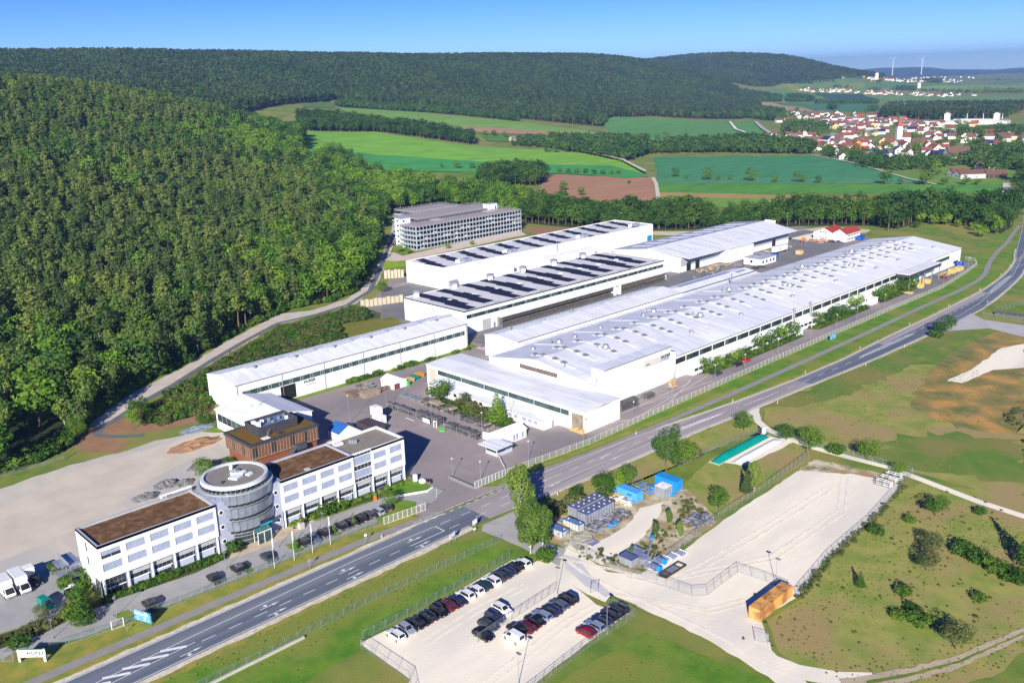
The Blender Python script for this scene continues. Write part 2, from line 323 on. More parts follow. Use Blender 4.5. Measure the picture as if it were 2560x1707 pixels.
for x, ds in ((1360,(1270,)),(1480,(1450,1800)),(1600,(900,2050,2600)),(1740,(900,1500,2100,3000)),(1850,(1200,2200,3300,3800)),(2000,(800,1500,2500,3600,5200,7000)),(2200,(800,2000,4000,7000,10000)),(2500,(600,1500,3000,6000,10000)),(2900,(600,2000,5000,9000))):
    for d in ds:
        q = Pd(x, 700, d); cp.append((q[0], q[1], 0))
for x, d in ((-300,4200),(0,4200),(400,4400),(900,4600),(1300,5200),(1600,7000),(1900,7500),(-600,2500),(-600,900),(-600,300),(-300,150)):
    q = Pd(x, 700, d); cp.append((q[0], q[1], 0 if d > 4000 or d < 400 else 60))
cp = np.array(cp)
GX0, GX1, GY0, GY1, GS = -6500., 2500., -400., 8500., 50.
gx = np.arange(GX0, GX1 + 1, GS); gy = np.arange(GY0, GY1 + 1, GS)
Kd = np.hypot(cp[:, None, 0] - cp[None, :, 0], cp[:, None, 1] - cp[None, :, 1]); wts = np.linalg.solve(Kd + np.eye(len(cp))*-6.0, cp[:, 2])
def inside(poly, X, Y):
    r = np.zeros(X.shape, bool); n = len(poly)
    for i in range(n):
        x0, y0 = poly[i]; x1, y1 = poly[(i+1) % n]
        if y0 == y1: continue
        r ^= ((y0 > Y) != (y1 > Y)) & (X < (x1-x0)*(Y-y0)/(y1-y0) + x0)
    return r
def xyl(*ps): return [tuple(P(x, y)[:2]) for x, y in ps]
edgeA = xyl((-160,1150),(0,1090),(90,1062),(150,1032),(190,982),(240,942),(300,900),(360,864),(420,838),(520,778),(620,729),(665,710),(760,694),(812,674),(842,634),(862,584),(876,524),(892,492))
XX, YY = np.meshgrid(gx, gy); ZZ = np.zeros_like(XX)
for (a, b, _), w_ in zip(cp, wts): ZZ += w_*np.hypot(XX - a, YY - b)
ZZ = np.maximum(ZZ - 2.0, 0)
for _ in range(2):
    ZZ = (ZZ + np.roll(ZZ, 1, 0) + np.roll(ZZ, -1, 0) + np.roll(ZZ, 1, 1) + np.roll(ZZ, -1, 1))/5
SITE = edgeA + xyl((930,482),(1100,468),(1260,436),(1500,408),(2000,420),(2600,440)) + [(600, 900), (900, 0), (0, -900), (-600, -500)]
eg = np.array(edgeA + xyl((930,482),(1100,468))); de = np.min(np.hypot(XX[..., None]-eg[:, 0], YY[..., None]-eg[:, 1]), -1)
ZZ = np.where(inside(SITE, XX, YY), 0, ZZ*np.clip((de-25)/150, 0, 1)); ZZ[ZZ < .6] = 0
ZZ = np.where(XX > -260, ZZ*np.clip((YY-900)/400, 0, 1), ZZ)
def H(x, y):
    x = np.asarray(x, float); y = np.asarray(y, float)
    fx = np.clip((x - GX0)/GS, 0, len(gx) - 1.001); fy = np.clip((y - GY0)/GS, 0, len(gy) - 1.001); i = fx.astype(int); j = fy.astype(int); a = fx - i; b = fy - j
    return ZZ[j, i]*(1-a)*(1-b) + ZZ[j, i+1]*a*(1-b) + ZZ[j+1, i]*(1-a)*b + ZZ[j+1, i+1]*a*b
def HP(x, y):
    """where the photograph's line of sight meets the terrain"""
    d = ray(x, y); hn = math.hypot(d[0], d[1]); ts = np.geomspace(120, 12000, 900)/hn
    px, py, pz = d[0]*ts, d[1]*ts, HCAM + d[2]*ts; g = H(px, py); k = np.argmax(pz <= g)
    if pz[k] > g[k]: k = len(ts) - 1
    return np.array([px[k], py[k], float(g[k])])
# ground sheet, polar round the viewpoint, out to the horizon
FA = math.atan2(CF[1], CF[0]); NA, NR = 280, 300
an = FA + np.radians(np.linspace(58, -58, NA)); rd = np.concatenate([[0.], np.geomspace(60, 18500, NR - 1)])
AX, RR = np.meshgrid(an, rd); gxx, gyy = np.cos(AX)*RR, np.sin(AX)*RR; gz = H(gxx, gyy)
me = bpy.data.meshes.new('ground'); vv = np.stack([gxx, gyy, gz], -1).reshape(-1, 3)
ii = np.arange(NR*NA).reshape(NR, NA); ff = np.stack([ii[:-1, :-1], ii[:-1, 1:], ii[1:, 1:], ii[1:, :-1]], -1).reshape(-1, 4)
me.from_pydata(vv.tolist(), [], ff.tolist()); me.materials.append(grass); me.polygons.foreach_set('use_smooth', [True]*len(ff))
tag(link('ground', me), kind='structure')
# ---------------------------------------------------------------- sheets on the ground
LV = [0]
LZ = lambda lv: .012*lv
def sheet(name, pts, m, lv):
    """flat sheet, pts in (along, across) grid metres, lv layers above the ground"""
    LV[0] += 1; mb = MB(); q = [(v, u, .012*lv + .0009*(LV[0] % 9)) for u, v in pts]
    ar = sum(q[i][0]*q[(i+1) % len(q)][1] - q[(i+1) % len(q)][0]*q[i][1] for i in range(len(q)))
    mb.face(q if ar > 0 else q[::-1]); return struct(name, mb, m)
def uvd(*ps): return [(P(x, y)[1], P(x, y)[0]) for x, y in ps]
def rough(pts, amp, step=3., seed=1):
    """uneven natural edge"""
    r = random.Random(seed); out = []
    for i, a in enumerate(pts):
        b = pts[(i+1) % len(pts)]; d = math.hypot(b[0]-a[0], b[1]-a[1]); n = max(1, int(d/step))
        for k in range(n):
            t = k/n; j = amp if k else 0; out.append((a[0] + (b[0]-a[0])*t + r.uniform(-j, j), a[1] + (b[1]-a[1])*t + r.uniform(-j, j)))
    return out
def clip(poly, x0, x1, y0, y1):
    for ax, lim, sg in ((0, x0, 1), (0, x1, -1), (1, y0, 1), (1, y1, -1)):
        out = []
        for i in range(len(poly)):
            a, b = poly[i-1], poly[i]; da, db = sg*(a[ax]-lim), sg*(b[ax]-lim)
            if da >= 0: out.append(a)
            if (da >= 0) != (db >= 0):
                t = da/(da-db); out.append((a[0]+(b[0]-a[0])*t, a[1]+(b[1]-a[1])*t))
        poly = out
        if len(poly) < 3: return []
    return poly
def drape(name, pts, m, off, cell=25.):
    """sheet that follows the terrain; pts in world x,y"""
    xs, ys = [p[0] for p in pts], [p[1] for p in pts]; mb = MB()
    for i in range(int(min(xs)//cell), int(max(xs)//cell) + 1):
        for j in range(int(min(ys)//cell), int(max(ys)//cell) + 1):
            c = clip(pts, i*cell, (i+1)*cell, j*cell, (j+1)*cell)
            if len(c) < 3: continue
            ar = sum(c[k][0]*c[(k+1) % len(c)][1] - c[(k+1) % len(c)][0]*c[k][1] for k in range(len(c)))
            if abs(ar) < .5: continue
            if ar < 0: c = c[::-1]
            mb.face([(q[0], q[1], float(H(q[0], q[1])) + off) for q in c])
    return struct(name, mb, m)
def hxy(*ps): return [tuple(HP(x, y)[:2]) for x, y in ps]
# main road: left and right edge of the asphalt (along, across)
RL = [(-20,-156.2),(75,-156.2),(118,-156.2),(154,-155.4),(197,-152.2),(238,-146.4),(270,-143.5),(301,-142.0),(338,-142.6),(378,-142.4),(414,-142.7),(440,-143.2),(458,-144.6),(482,-147.4),(505,-151.4),(523,-155.8),(539,-161.0),(575,-171),(626,-185),(700,-207)]
RR_ = [(-20,-146.3),(75,-146.4),(126,-146.5),(153,-144.2),(185,-142.4),(213,-141.2),(232,-139.5),(268,-137.0),(308,-134.0),(327,-133.3),(375,-131.2),(410,-131.6),(442,-134.8),(471,-138.5),(490,-141.8),(510,-146.5),(530,-152.5),(560,-161),(615,-175),(700,-199)]
def at_u(pl, u):
    for a, b in zip(pl, pl[1:]):
        if a[0] <= u <= b[0]: return a[1] + (b[1]-a[1])*(u-a[0])/(b[0]-a[0])
    return pl[0][1] if u < pl[0][0] else pl[-1][1]
def road_piece(name, u0, u1, m, lv, skew=0):
    us = [u0] + sorted({q[0] for q in RL + RR_ if u0 < q[0] < u1}) + [u1]
    return sheet(name, [(u, at_u(RL, u)) for u in us] + [(u + (skew if u in (u0, u1) else 0), at_u(RR_, u)) for u in us[::-1]], m, lv)
sheet('gravel_shoulder', rough([(-20,-157.6),(80,-157.4),(116,-157.2),(126,-157.2),(126,-144.9),(108,-144.7),(80,-145.0),(-20,-145.0)], .3, 2.), shoulder, 8)
sheet('gravel_shoulder', rough([(u, at_u(RL, u)-.7) for u in range(150,560,15)] + [(u, at_u(RR_, u)+.8) for u in range(555,135,-15)], .15, 4.), shoulder, 7)
road_piece('road', -20, 131.8, asph, 11); road_piece('road', 131.8, 269.4, asphl, 11); road_piece('road', 269.4, 700, asph, 11)
sheet('turn_lane_patch', [(328,-142.2),(400,-142.4),(437,-143.0),(437,-139.6),(400,-139.0),(328,-139.2)], asphl, 12)
# painted markings
def strip(mb, pl, w, off=0., z=.18):
    for a, b in zip(pl, pl[1:]):
        d = math.hypot(b[0]-a[0], b[1]-a[1]); n = ((b[1]-a[1])/d*w/2, -(b[0]-a[0])/d*w/2)
        q = [(a[0]-n[0], a[1]-n[1]), (b[0]-n[0], b[1]-n[1]), (b[0]+n[0], b[1]+n[1]), (a[0]+n[0], a[1]+n[1])]
        p = [(v + off, u, z) for u, v in q]
        ar = sum(p[i][0]*p[(i+1) % 4][1] - p[(i+1) % 4][0]*p[i][1] for i in range(4)); mb.face(p if ar > 0 else p[::-1])
def line(name, pl, w=.18, dash=None, lv=14):
    mb = MB()
    if not dash: strip(mb, pl, w, 0, .0128*lv)
    else:
        on, off = dash; L = 0; seg = []
        for a, b in zip(pl, pl[1:]):
            d = math.hypot(b[0]-a[0], b[1]-a[1]); t = 0
            seg.append((a, b, d))
        tot = sum(s[2] for s in seg); s = 0
        def pos(s):
            for a, b, d in seg:
                if s <= d: return (a[0]+(b[0]-a[0])*s/d, a[1]+(b[1]-a[1])*s/d)
                s -= d
            return seg[-1][1]
        while s < tot:
            strip(mb, [pos(s), pos(min(s+on, tot))], w, 0, .0128*lv); s += on + off
    return struct(name, mb, paint)
line('edge_line', [(u, at_u(RL, u)+.35) for u in (-20, 60, 116)]); line('edge_line', [(u, at_u(RL, u)+.35) for u in range(150, 700, 11)])
line('edge_line', [(u, at_u(RR_, u)-.35) for u in (-20, 60, 126)]); line('edge_line', [(u, at_u(RR_, u)-.35) for u in (139, 153, 185, 213, 228)]); line('edge_line', [(u, at_u(RR_, u)-.35) for u in range(236, 395, 11)]); line('edge_line', [(u, at_u(RR_, u)-.35) for u in range(410, 700, 10)])
line('entry_line', [(120,-156.0),(150,-155.4)], .25, (1.2, 1.4)); line('entry_line', [(118,-157.6),(150,-156.2)], .14, (2.6, .6))
line('lane_line', [(-20,-151.0),(34,-151.3),(44,-151.8),(60,-152.6),(74,-152.8),(99,-153.4),(120,-152.6)], .16); line('lane_line', [(-20,-149.7),(44,-149.65),(60,-150.4)], .16)
line('lane_line', [(61,-149.75),(111,-149.5)], .16, (2.8, 2.7)); line('lane_line', [(111,-149.4),(120.2,-149.3)], .2); line('stop_line', [(120.4,-152.5),(120.4,-149.3)], .5, (.5, .4))
line('lane_line', [(122,-149.3),(150,-148.3)], .16, (3, 5)); line('lane_line', [(122,-152.5),(150,-151.4),(198,-148.6)], .16, (3, 3.2)); line('lane_line', [(150,-148.3),(198,-145.9)], .16)
line('lane_line', [(198,-148.3),(232,-143.4),(268,-140.2),(310,-138.0),(330,-137.6)], .16, (4, 5)); line('lane_line', [(235,-143.1),(252,-141.4)], .2)
line('lane_line', [(330,-138.6),(375,-137.0),(400,-138.0),(440,-139.9),(480,-144.6),(540,-158)], .16, (3, 4)); line('lane_line', [(372,-134.4),(390,-134.2),(412,-135.4),(436,-138.3),(480,-143.4),(505,-149),(545,-158.5),(700,-203.5)], .16)
def hatch(a, b, w0, n):
    mb = MB(); s_ = 1 if n < 14 else .5
    (ua, va), (ub, vb) = a, b
    for k in range(n):
        t = (k+.5)/n; u = ua + (ub-ua)*t; v = va + (vb-va)*t; hw = w0*(.35+.65*math.sin(math.pi*min(1, t*1.0))) if n > 14 else w0
        strip(mb, [(u-2.1*s_, v-hw), (u+2.1*s_, v+hw)], .75 if n < 14 else .5)
    return mb
struct('hatched_island', hatch((26,-150.7), (58,-151.4), 1.05, 9), paint); struct('hatched_island', hatch((197,-147.0), (226,-144.0), .8, 18), paint); struct('hatched_island', hatch((308,-138.6), (350,-137.2), 1.1, 20), paint); struct('hatched_island', hatch((437,-139.2), (480,-144.4), 1.3, 22), paint)
def arrow(u, v, L=4.6, turn=0, lv=14):
    mb = MB(); z = .0128*lv; q = lambda a, b: (v + b, u + a, z)
    mb.face([q(0,.09), q(0,-.09), q(L*.62,-.09), q(L*.62,.09)]); mb.face([q(L*.62,.3), q(L*.62,-.3), q(L,0)])
    if turn: s = turn; mb.face([q(L*.3,.0), q(L*.3,.6*s), q(L*.38,.6*s), q(L*.38,0)][::(1 if s > 0 else -1)]); mb.face([q(L*.2,.6*s), q(L*.34,1.1*s), q(L*.48,.6*s)][::(1 if s > 0 else -1)])
    struct('lane_arrow', mb, paint)
for u in (56, 74, 92.6, 110.9): arrow(u, -148.1, 4.4, 1)
for u in (74, 92.7, 111): arrow(u, -151.1, 4.4, -1)
for u, v in ((155,-150.9),(176,-149.4),(154,-147.4),(178,-146.6)): arrow(u + 4, v, -4.4)
# pavements, paths and yards
sheet('verge', rough([(-20,-173),(25,-171),(40,-168.3),(60,-166.2),(84,-164.2),(104,-164.6),(120,-162.6),(121,-157.3),(-20,-157.3)], .25), verge, 3)
PC = [(-20,-160.6),(30,-160.4),(78,-160.0),(105,-159.3)]
def band(name, pl, w, m, lv):
    L, Rr = [], []
    for i, a in enumerate(pl):
        p, q = pl[max(i-1, 0)], pl[min(i+1, len(pl)-1)]; d = math.hypot(q[0]-p[0], q[1]-p[1]); n = (-(q[1]-p[1])/d*w/2, (q[0]-p[0])/d*w/2)
        L.append((a[0]+n[0], a[1]+n[1])); Rr.append((a[0]-n[0], a[1]-n[1]))
    return sheet(name, L + Rr[::-1], m, lv)
band('cycle_path', PC + [(118,-158.2),(126,-157.6)], 2.4, cpath, 9)
sheet('verge', rough([(142,-160.6),(200,-159.0),(300,-159.2),(400,-159.4),(436,-159.2),(468,-162.6),(500,-167),(520,-176),(560,-184),(600,-190),(600,-178),(560,-166.5),(539,-160.5),(505,-151),(458,-144),(400,-142),(300,-141.6),(238,-146),(197,-152),(150,-155.3)], .2, 4.), lush, 3)
sheet('verge', rough([(142,-160.7),(152,-157.5),(200,-154.5),(250,-152.8),(251,-154.2),(200,-156.2),(160,-159.0)], .4, 2.5), verge, 4)
sheet('verge', rough([(160,-154.8),(200,-151.8),(238,-146.2),(300,-142.2),(400,-142.6),(458,-144.4),(505,-151.2),(505,-152.8),(458,-146),(400,-144.4),(300,-144),(238,-147.8),(200,-153.0)], .25, 2.5), verge, 5)
band('cycle_path', [(146,-157.2),(154,-156.2),(177,-154.0),(204,-152.6),(246,-151.6),(288,-151.3),(338,-151.2),(392,-151.6),(436,-151.2),(460,-152.4),(478,-155.2),(500,-161.5),(523,-167),(545,-171.5),(570,-175.6),(640,-191)], 2.3, cpath, 9)
sheet('yard', [(133.5,-182),(133.5,-172.5),(135,-166),(124,-162.6),(121,-160.5),(124,-157.0),(150,-156.3),(142,-161.4),(160,-161.6),(182,-159.2),(207,-159.6),(260,-160.4),(313,-160.4),(436,-160.2),(466,-163.2),(497,-166.8),(506,-171.5),(505,-176),(540,-235),(560,-300),(500,-335),(383,-340),(376,-385),(283,-385),(262,-365),(232,-340),(232,-272),(228,-255),(126,-255),(126,-232),(112,-232),(112,-190)], yard, 2)
sheet('yard', [(230,-272),(232,-256),(380,-256),(425,-269),(425,-244),(500,-244),(540,-252),(548,-290),(505,-300),(505,-275),(390,-275),(372,-272)], yardd, 4)
sheet('yard', [(262,-365),(248,-344),(230,-322),(230,-308),(285,-308),(285,-369)], yardd, 4)
sheet('yard', [(418,-180),(418,-160.6),(436,-160.2),(466,-163.2),(497,-166.8),(506,-171.5),(506,-182)], yardd, 4)
for q in ([(200,-168.5),(252,-163.6)],[(204,-166.6),(246,-168.4)],[(206,-161.2),(255,-168)],[(225,-162),(248,-170)],[(195,-166.2),(206,-161.2)]): line('bay_line', q, .16, None, 5)
line('bay_line', [(160.5,-214.8),(160.5,-210.6)], .5, None, 5); line('bay_line', [(228,-255.6),(228,-249.5)], .3, None, 5)
for k in range(9): line('crossing_bar', [(226.0,-254.8+k*.62),(230.5,-254.8+k*.62)], .3, None, 5)
line('entry_line', [(134.2,-168.6),(130.4,-164.0),(127.4,-163.2)], .14, None, 6)
sheet('driveway', [(-20,-176),(20,-176.6),(41,-175.2),(48,-177.4),(56,-177.2),(72,-174.8),(82,-177.6),(94,-177.6),(102,-176),(122,-174.2),(134,-169.4),(134.5,-166.0),(125,-162.4),(124,-164.4),(104,-165.0),(84,-165.2),(62,-166.6),(46,-167.8),(36,-172.2),(-20,-173)], pave, 5)
sheet('forecourt', rough([(80,-177.5),(94,-179),(102,-179.4),(103,-176.2),(97,-174.6),(88,-173.6),(80,-174.6)], .2, 2.), paveb, 6)
sheet('car_park', [(-20,-205),(30,-204),(46,-202),(52,-200.5),(55,-190),(53,-186),(47.5,-183.0),(46,-178.5),(38,-180.8),(30,-182.4),(-20,-184)], pave, 4)
sheet('gravel_plaza', rough([(-40,-260),(20,-256),(56,-254.6),(75,-257),(91,-255.2),(99,-256.5),(112,-252.5),(117,-246),(113,-232),(106,-226),(102,-208),(104,-190),(54,-190),(50,-199),(-40,-206)], .5, 3.), plaza, 3)
sheet('gravel_plaza', rough([(40,-235),(75,-252),(110,-251),(112,-240),(92,-232),(60,-215),(44,-212)], 1.2, 3.), mat('pale_gravel_plaza', (.64,.55,.44), (.52,.45,.37), scale=.09, rough=.95), 4)
sheet('kerbed_bed', rough([(-20,-182.4),(30,-181.6),(38,-180.2),(46,-178.2),(50,-178.4),(55,-180),(54,-176.6),(48,-176.8),(41,-174.9),(30,-176.2),(-20,-176.0)], .2, 2.), hedgefl, 6)
sheet('flower_bed', rough([(54,-179.6),(80,-179.6),(83,-178),(80,-175.2),(72,-174.6),(54,-177.0)], .2, 2.), hedgefl, 7)
sheet('flower_bed', rough([(96,-179.6),(132,-179.6),(132.6,-175),(122,-174.6),(102,-177.2),(96,-178.6)], .2, 2.), hedgefl, 7)
sheet('lawn', [(123,-175.0),(132.5,-178.5),(134.4,-172.8),(133.6,-169.8),(131,-169.2),(122.6,-173.8)], lush, 9)
sheet('lawn', [(113.5,-166.8),(119,-170.8),(124,-170.0),(125.6,-166),(124,-164.2),(113,-164.4)], lush, 9)
for p in ([(79,-171.6),(81.5,-170.6),(81.2,-166.0),(79.4,-165.6)],[(91.6,-171.4),(94.2,-170.4),(93.4,-165.8),(91.4,-166)],[(102,-171),(104,-170.4),(103.6,-166),(101.8,-166)],[(52.8,-171.4),(55.8,-171.2),(56.2,-168),(53.4,-167.4)]): sheet('planted_island', rough(p, .15, 1.5), lush, 7)
sheet('terrace', [(95,-216),(103,-212),(105,-226),(98,-231)], concr, 5)
sheet('brick_terrace', [(84,-203.5),(92,-204),(96,-217),(86,-213.6)], mat('brown_paving', (.36,.26,.19), (.28,.21,.16), scale=.5), 5)
sheet('soil_patch', rough(uvd((185,1035),(150,1010),(200,985),(240,940),(300,920),(350,960),(430,940),(490,930),(492,965),(360,990),(240,1000),(300,1010),(265,1040)), .6, 3.), soil, 2)
sheet('gravel_track', rough(uvd((190,985),(300,905),(420,845),(520,785),(640,722),(720,712),(800,685),(850,645),(878,590),(905,510),(925,515),(893,590),(868,650),(820,697),(725,725),(640,745),(520,815),(400,885),(320,930),(240,975)), .5, 4.), mat('pale_track_gravel', (.62,.54,.46), (.50,.43,.36), scale=.2), 3)
band('footpath', uvd((330,1000),(262,1003),(222,999),(228,985),(262,966),(330,922),(400,883),(480,832),(560,785),(640,742),(725,723),(800,700),(850,668),(872,620),(895,560),(915,520),(990,505),(1100,505),(1200,520)), 2.6, mat('blue_grey_asphalt', (.15,.165,.17), (.12,.135,.14), scale=.4), 6)
sheet('scrub_slope', rough(uvd((330,935),(420,885),(520,822),(640,750),(730,728),(815,702),(880,720),(915,738),(1060,735),(1080,742),(480,870),(478,945),(370,980),(310,962)), .8, 4.), mat('scrub_floor', (.05,.085,.018), (.11,.12,.03), scale=.12), 4)
sheet('lawn', uvd((780,745),(900,728),(925,740),(800,782)), mat('yellow_moss_lawn', (.20,.19,.02), (.15,.16,.02), scale=.2), 6)
sheet('lawn', uvd((882,598),(930,603),(930,612),(880,618)), lawn, 6)
sheet('terrace', uvd((884,585),(905,580),(925,588),(1190,528),(1210,540),(1180,545),(940,598),(886,602)), mat('pink_gravel', (.66,.55,.46), (.58,.48,.40), scale=.2), 5)
sheet('soil_patch', uvd((1195,530),(1215,521),(1330,523),(1260,545)), soil, 5)
sheet('dirt_track', uvd((1500,532),(1830,530),(1900,520),(2000,528),(1990,535),(1820,545),(1500,540)), mat('cream_track', (.66,.58,.46), (.55,.47,.37), scale=.1), 3)
sheet('gravel_plaza', rough(uvd((1815,548),(1880,532),(1905,545),(1870,556)), .4), gravel, 5)
# the gravel lots across the road
sheet('meadow', rough([(20,-137.5),(66,-136.6),(92,-137.4),(124,-136.0),(124,-130),(83,-128.6),(80,-126),(20,-120)], .3), lush, 2)
sheet('meadow', rough([(20,-144.6),(70,-144.4),(116,-144.6),(126,-140),(125,-136.4),(92,-137.6),(66,-136.8),(20,-137.4)], .3), lush, 3)
sheet('verge', rough([(20,-145.4),(108,-145.2),(117,-145.4),(116,-143.6),(90,-143.8),(60,-143.4),(20,-143.4)], .4, 2.), verge, 4)
sheet('gravel_lot', rough([(81.2,-127.4),(93,-127.0),(110,-127.8),(122,-128.4),(124,-124.6),(116.5,-122.8),(123.2,-124.2),(131.6,-123.4),(131.6,-117),(128,-110),(126,-104),(122.8,-103),(122.6,-107.6),(123.2,-112),(121,-103.8),(122.2,-97.2),(109,-96.6),(96,-95.6),(70,-93),(70,-106),(81,-112)], .12, 2.), gravel, 4)
sheet('gravel_lot', rough([(135.4,-123.6),(131,-123.0),(124.6,-117),(122.8,-107.6),(126,-106.6),(126,-97),(126,-83),(124,-67.6),(120,-55),(121,-52),(127,-62),(131,-71),(138.2,-77.6),(150,-76.4),(168,-79.6),(189,-80.4),(213,-83.2),(216,-92),(214,-106),(199,-106),(184,-105.6),(168,-105.2),(150,-103.6),(146,-104.4),(136,-104.4),(132,-110)], .25, 2.), gravel, 4)
sheet('gravel_yard', rough([(132.8,-122),(133.6,-106),(148,-104.6),(166,-105.6),(171,-112),(176,-121),(160,-134),(140,-134.6),(134,-130)], .6, 2.), gravelw, 3)
sheet('gravel_yard', rough([(133.4,-120.6),(133.4,-112.6),(140,-112.2),(150,-114),(160,-117.5),(166,-121),(160,-123.4),(150,-119.8),(140,-119.8)], .5, 2.), gravel, 5)
sheet('gravel_lot', rough([(128.6,-145.0),(139,-144.6),(136.6,-141),(133.8,-136.6),(131.6,-130.0),(133.4,-123),(126.8,-119),(127,-128),(127,-136.4),(126.4,-143)], .15, 2.), mat('grey_gravel', (.42,.40,.38), (.34,.33,.32), scale=.25), 6)
sheet('worn_gravel', rough([(131,-122),(127,-117.4),(124.6,-110),(124.2,-104),(126,-104),(128.6,-112),(132,-117.6)], .25), mat('bluish_gravel', (.52,.52,.54), (.62,.60,.57), scale=.2), 7)
sheet('weed_strip', rough([(205,-106.4),(214,-106.4),(216.6,-92),(218,-86),(213,-84),(212,-94),(207,-102)], .6, 1.5), gravelw, 6)
sheet('gravel_pad', rough([(194.4,-126.2),(198.6,-117.8),(222,-116.6),(222,-118.6),(219.8,-124.6)], .25), gravel, 5)
band('gravel_path', [(236,-138.6),(229.6,-134.0),(224.6,-127),(222.4,-120),(220.8,-110),(221,-100),(221.6,-90),(219.6,-80),(216.4,-66),(214,-40)], 2.4, gravel, 6)
sheet('gravel_path', [(229,-139.8),(240,-138.8),(235.6,-136.4),(230.6,-132.6),(227.6,-134.4)], gravel, 7)
sheet('meadow', rough([(150,-143.6),(185,-141.8),(226,-139.6),(226,-131),(219,-127),(196,-127.4),(176,-123),(170,-113),(170,-107),(214,-107.6),(220,-112),(222,-128),(160,-135),(136,-136),(138,-143.6)], .4), dry, 2)
sheet('meadow', rough([(212,-82.2),(188,-79.2),(168,-78.4),(150,-75.6),(138.6,-76.6),(131.6,-70),(128,-60),(133,-50),(150,-40),(240,-30),(218,-80)], .4), dry, 2)
sheet('meadow', rough([(222,-118),(230,-131),(241,-137.8),(270,-136.2),(300,-133.8),(330,-100),(300,-60),(223,-60),(223,-90),(222.4,-100)], .4), dry, 2)
sheet('meadow', rough([(240,-137.6),(268,-136.0),(300,-133.0),(330,-131.4),(372,-129.6),(372,-122),(300,-121),(262,-125),(245,-132)], 2., 3.), hollow, 4)
sheet('meadow', rough(uvd((2000,1050),(2060,1010),(2130,990),(2230,1000),(2352,1010),(2352,1110),(2200,1092),(2080,1075)), 3., 3.), hollow, 4)
sheet('meadow', rough([(120,-91),(96,-93),(70,-92),(70,-40),(115,-40),(123,-66)], .3), lush, 2)
band('gravel_path', uvd((1640,1430),(1700,1478),(1760,1514),(1830,1542),(1930,1560),(2010,1562)), 4.2, gravel, 7)
sheet('dirt_track', rough(uvd((1925,1558),(1960,1556),(2080,1535),(2200,1505),(2352,1440),(2352,1465),(2200,1535),(2080,1568),(1990,1588),(1940,1580)), .3, 1.5), mat('tan_track', (.50,.40,.28), (.40,.32,.22), scale=.25), 8)
sheet('grass_centre', rough(uvd((1990,1564),(2080,1548),(2200,1518),(2352,1452),(2352,1456),(2200,1524),(2080,1556),(1990,1572)), .12, 1.2), grass, 10)
sheet('rough_fill', rough(uvd((2090,930),(2130,860),(2200,800),(2280,765),(2352,750),(2352,1000),(2250,990),(2150,965)), 1.2, 3.), heap, 5)
sheet('side_road', uvd((2230,720),(2260,735),(2352,748),(2352,775),(2270,755),(2160,762),(2200,742)), mat('pale_side_road', (.48,.46,.44), (.40,.39,.38), scale=.2), 13)
sheet('gravel_lot', rough(uvd((2352,790),(2300,800),(2230,850),(2175,875),(2210,880),(2280,850),(2352,845)), .4), gravel, 7)
trk = mat('tyre_tracks', (.70,.63,.52), (.85,.78,.66), scale=.5, rough=.95, lo=.35, hi=.55)
for k, pl in enumerate(([(130,-121),(128,-113),(128.2,-100),(128.4,-84),(127,-70)],[(129.6,-121),(137,-99),(146,-97),(170,-96),(200,-95)],[(126,-104),(134,-86),(142,-83)],[(120.6,-103.6),(112,-103.4),(98,-102.6),(88,-101)],[(116.6,-119),(104,-119.4),(90,-118.6)],[(140,-98),(160,-88),(190,-87),(208,-95)])):
    for d in (-.85, .85): band('tyre_track', [(u, v + d + .25*math.sin(u*.3+k)) for u, v in pl], .45, trk, 9)
# far fields, following the terrain
def field(name, pts, c1, c2, off=.5, cell=40., sc=.02): return drape(name, hxy(*pts), mat(name + '_tone', c1, c2, scale=.035, rough=.95, stretch=(1, .12, 1, (len(bpy.data.objects)*.7) % 3), c3=tuple(.8*x for x in c1), scale2=.16, detail=8), off, cell)
field('meadow', [(705,303),(860,305),(1000,325),(1080,336),(1250,345),(1360,355),(1430,372),(1482,404),(1440,410),(1300,400),(1080,388),(940,368),(800,372),(705,372)], (.17,.42,.03), (.24,.45,.035), .5)
field('crop_field', [(705,345),(800,352),(930,362),(1080,372),(1250,380),(1400,382),(1470,400),(1490,408),(1440,411),(1300,401),(1130,398),(1000,396),(800,385),(705,372)], (.05,.29,.06), (.065,.32,.07), .9)
field('meadow', [(1060,396),(1180,400),(1175,430),(1060,415)], (.10,.22,.015), (.12,.24,.02), 1.1)
field('ploughed_field', [(1250,403),(1498,410),(1506,462),(1420,475),(1240,445)], (.44,.235,.12), (.37,.195,.10), .6)
field('meadow', [(770,248),(860,250),(1010,264),(1200,282),(1350,302),(1430,318),(1240,314),(1070,292),(900,280),(790,264)], (.17,.34,.045), (.22,.37,.055), .6)
field('stubble_field', [(1060,291),(1150,296),(1300,304),(1420,312),(1430,320),(1300,312),(1110,308),(1060,298)], (.42,.27,.13), (.36,.23,.11), 1.0)
field('meadow', [(1100,308),(1260,314),(1250,330),(1120,326)], (.08,.20,.02), (.10,.23,.03), 1.0)
field('meadow', [(690,240),(740,233),(770,238),(765,250),(700,248)], (.10,.20,.03), (.13,.22,.04), .7)
field('crop_field', [(1500,362),(1866,358),(1960,375),(2085,411),(1960,410),(1510,408)], (.05,.235,.085), (.06,.26,.095), .1)
field('crop_field', [(1506,408),(1960,410),(2085,411),(2150,424),(1512,424)], (.07,.245,.09), (.085,.27,.10), .15)
field('crop_field', [(1512,424),(2150,426),(2310,424),(2312,446),(1512,446)], (.08,.27,.025), (.11,.30,.03), .2)
field('stubble_field', [(1508,444),(1700,447),(2000,455),(2310,452),(2306,462),(1960,463),(1506,453)], (.44,.28,.10), (.30,.27,.06), .25)
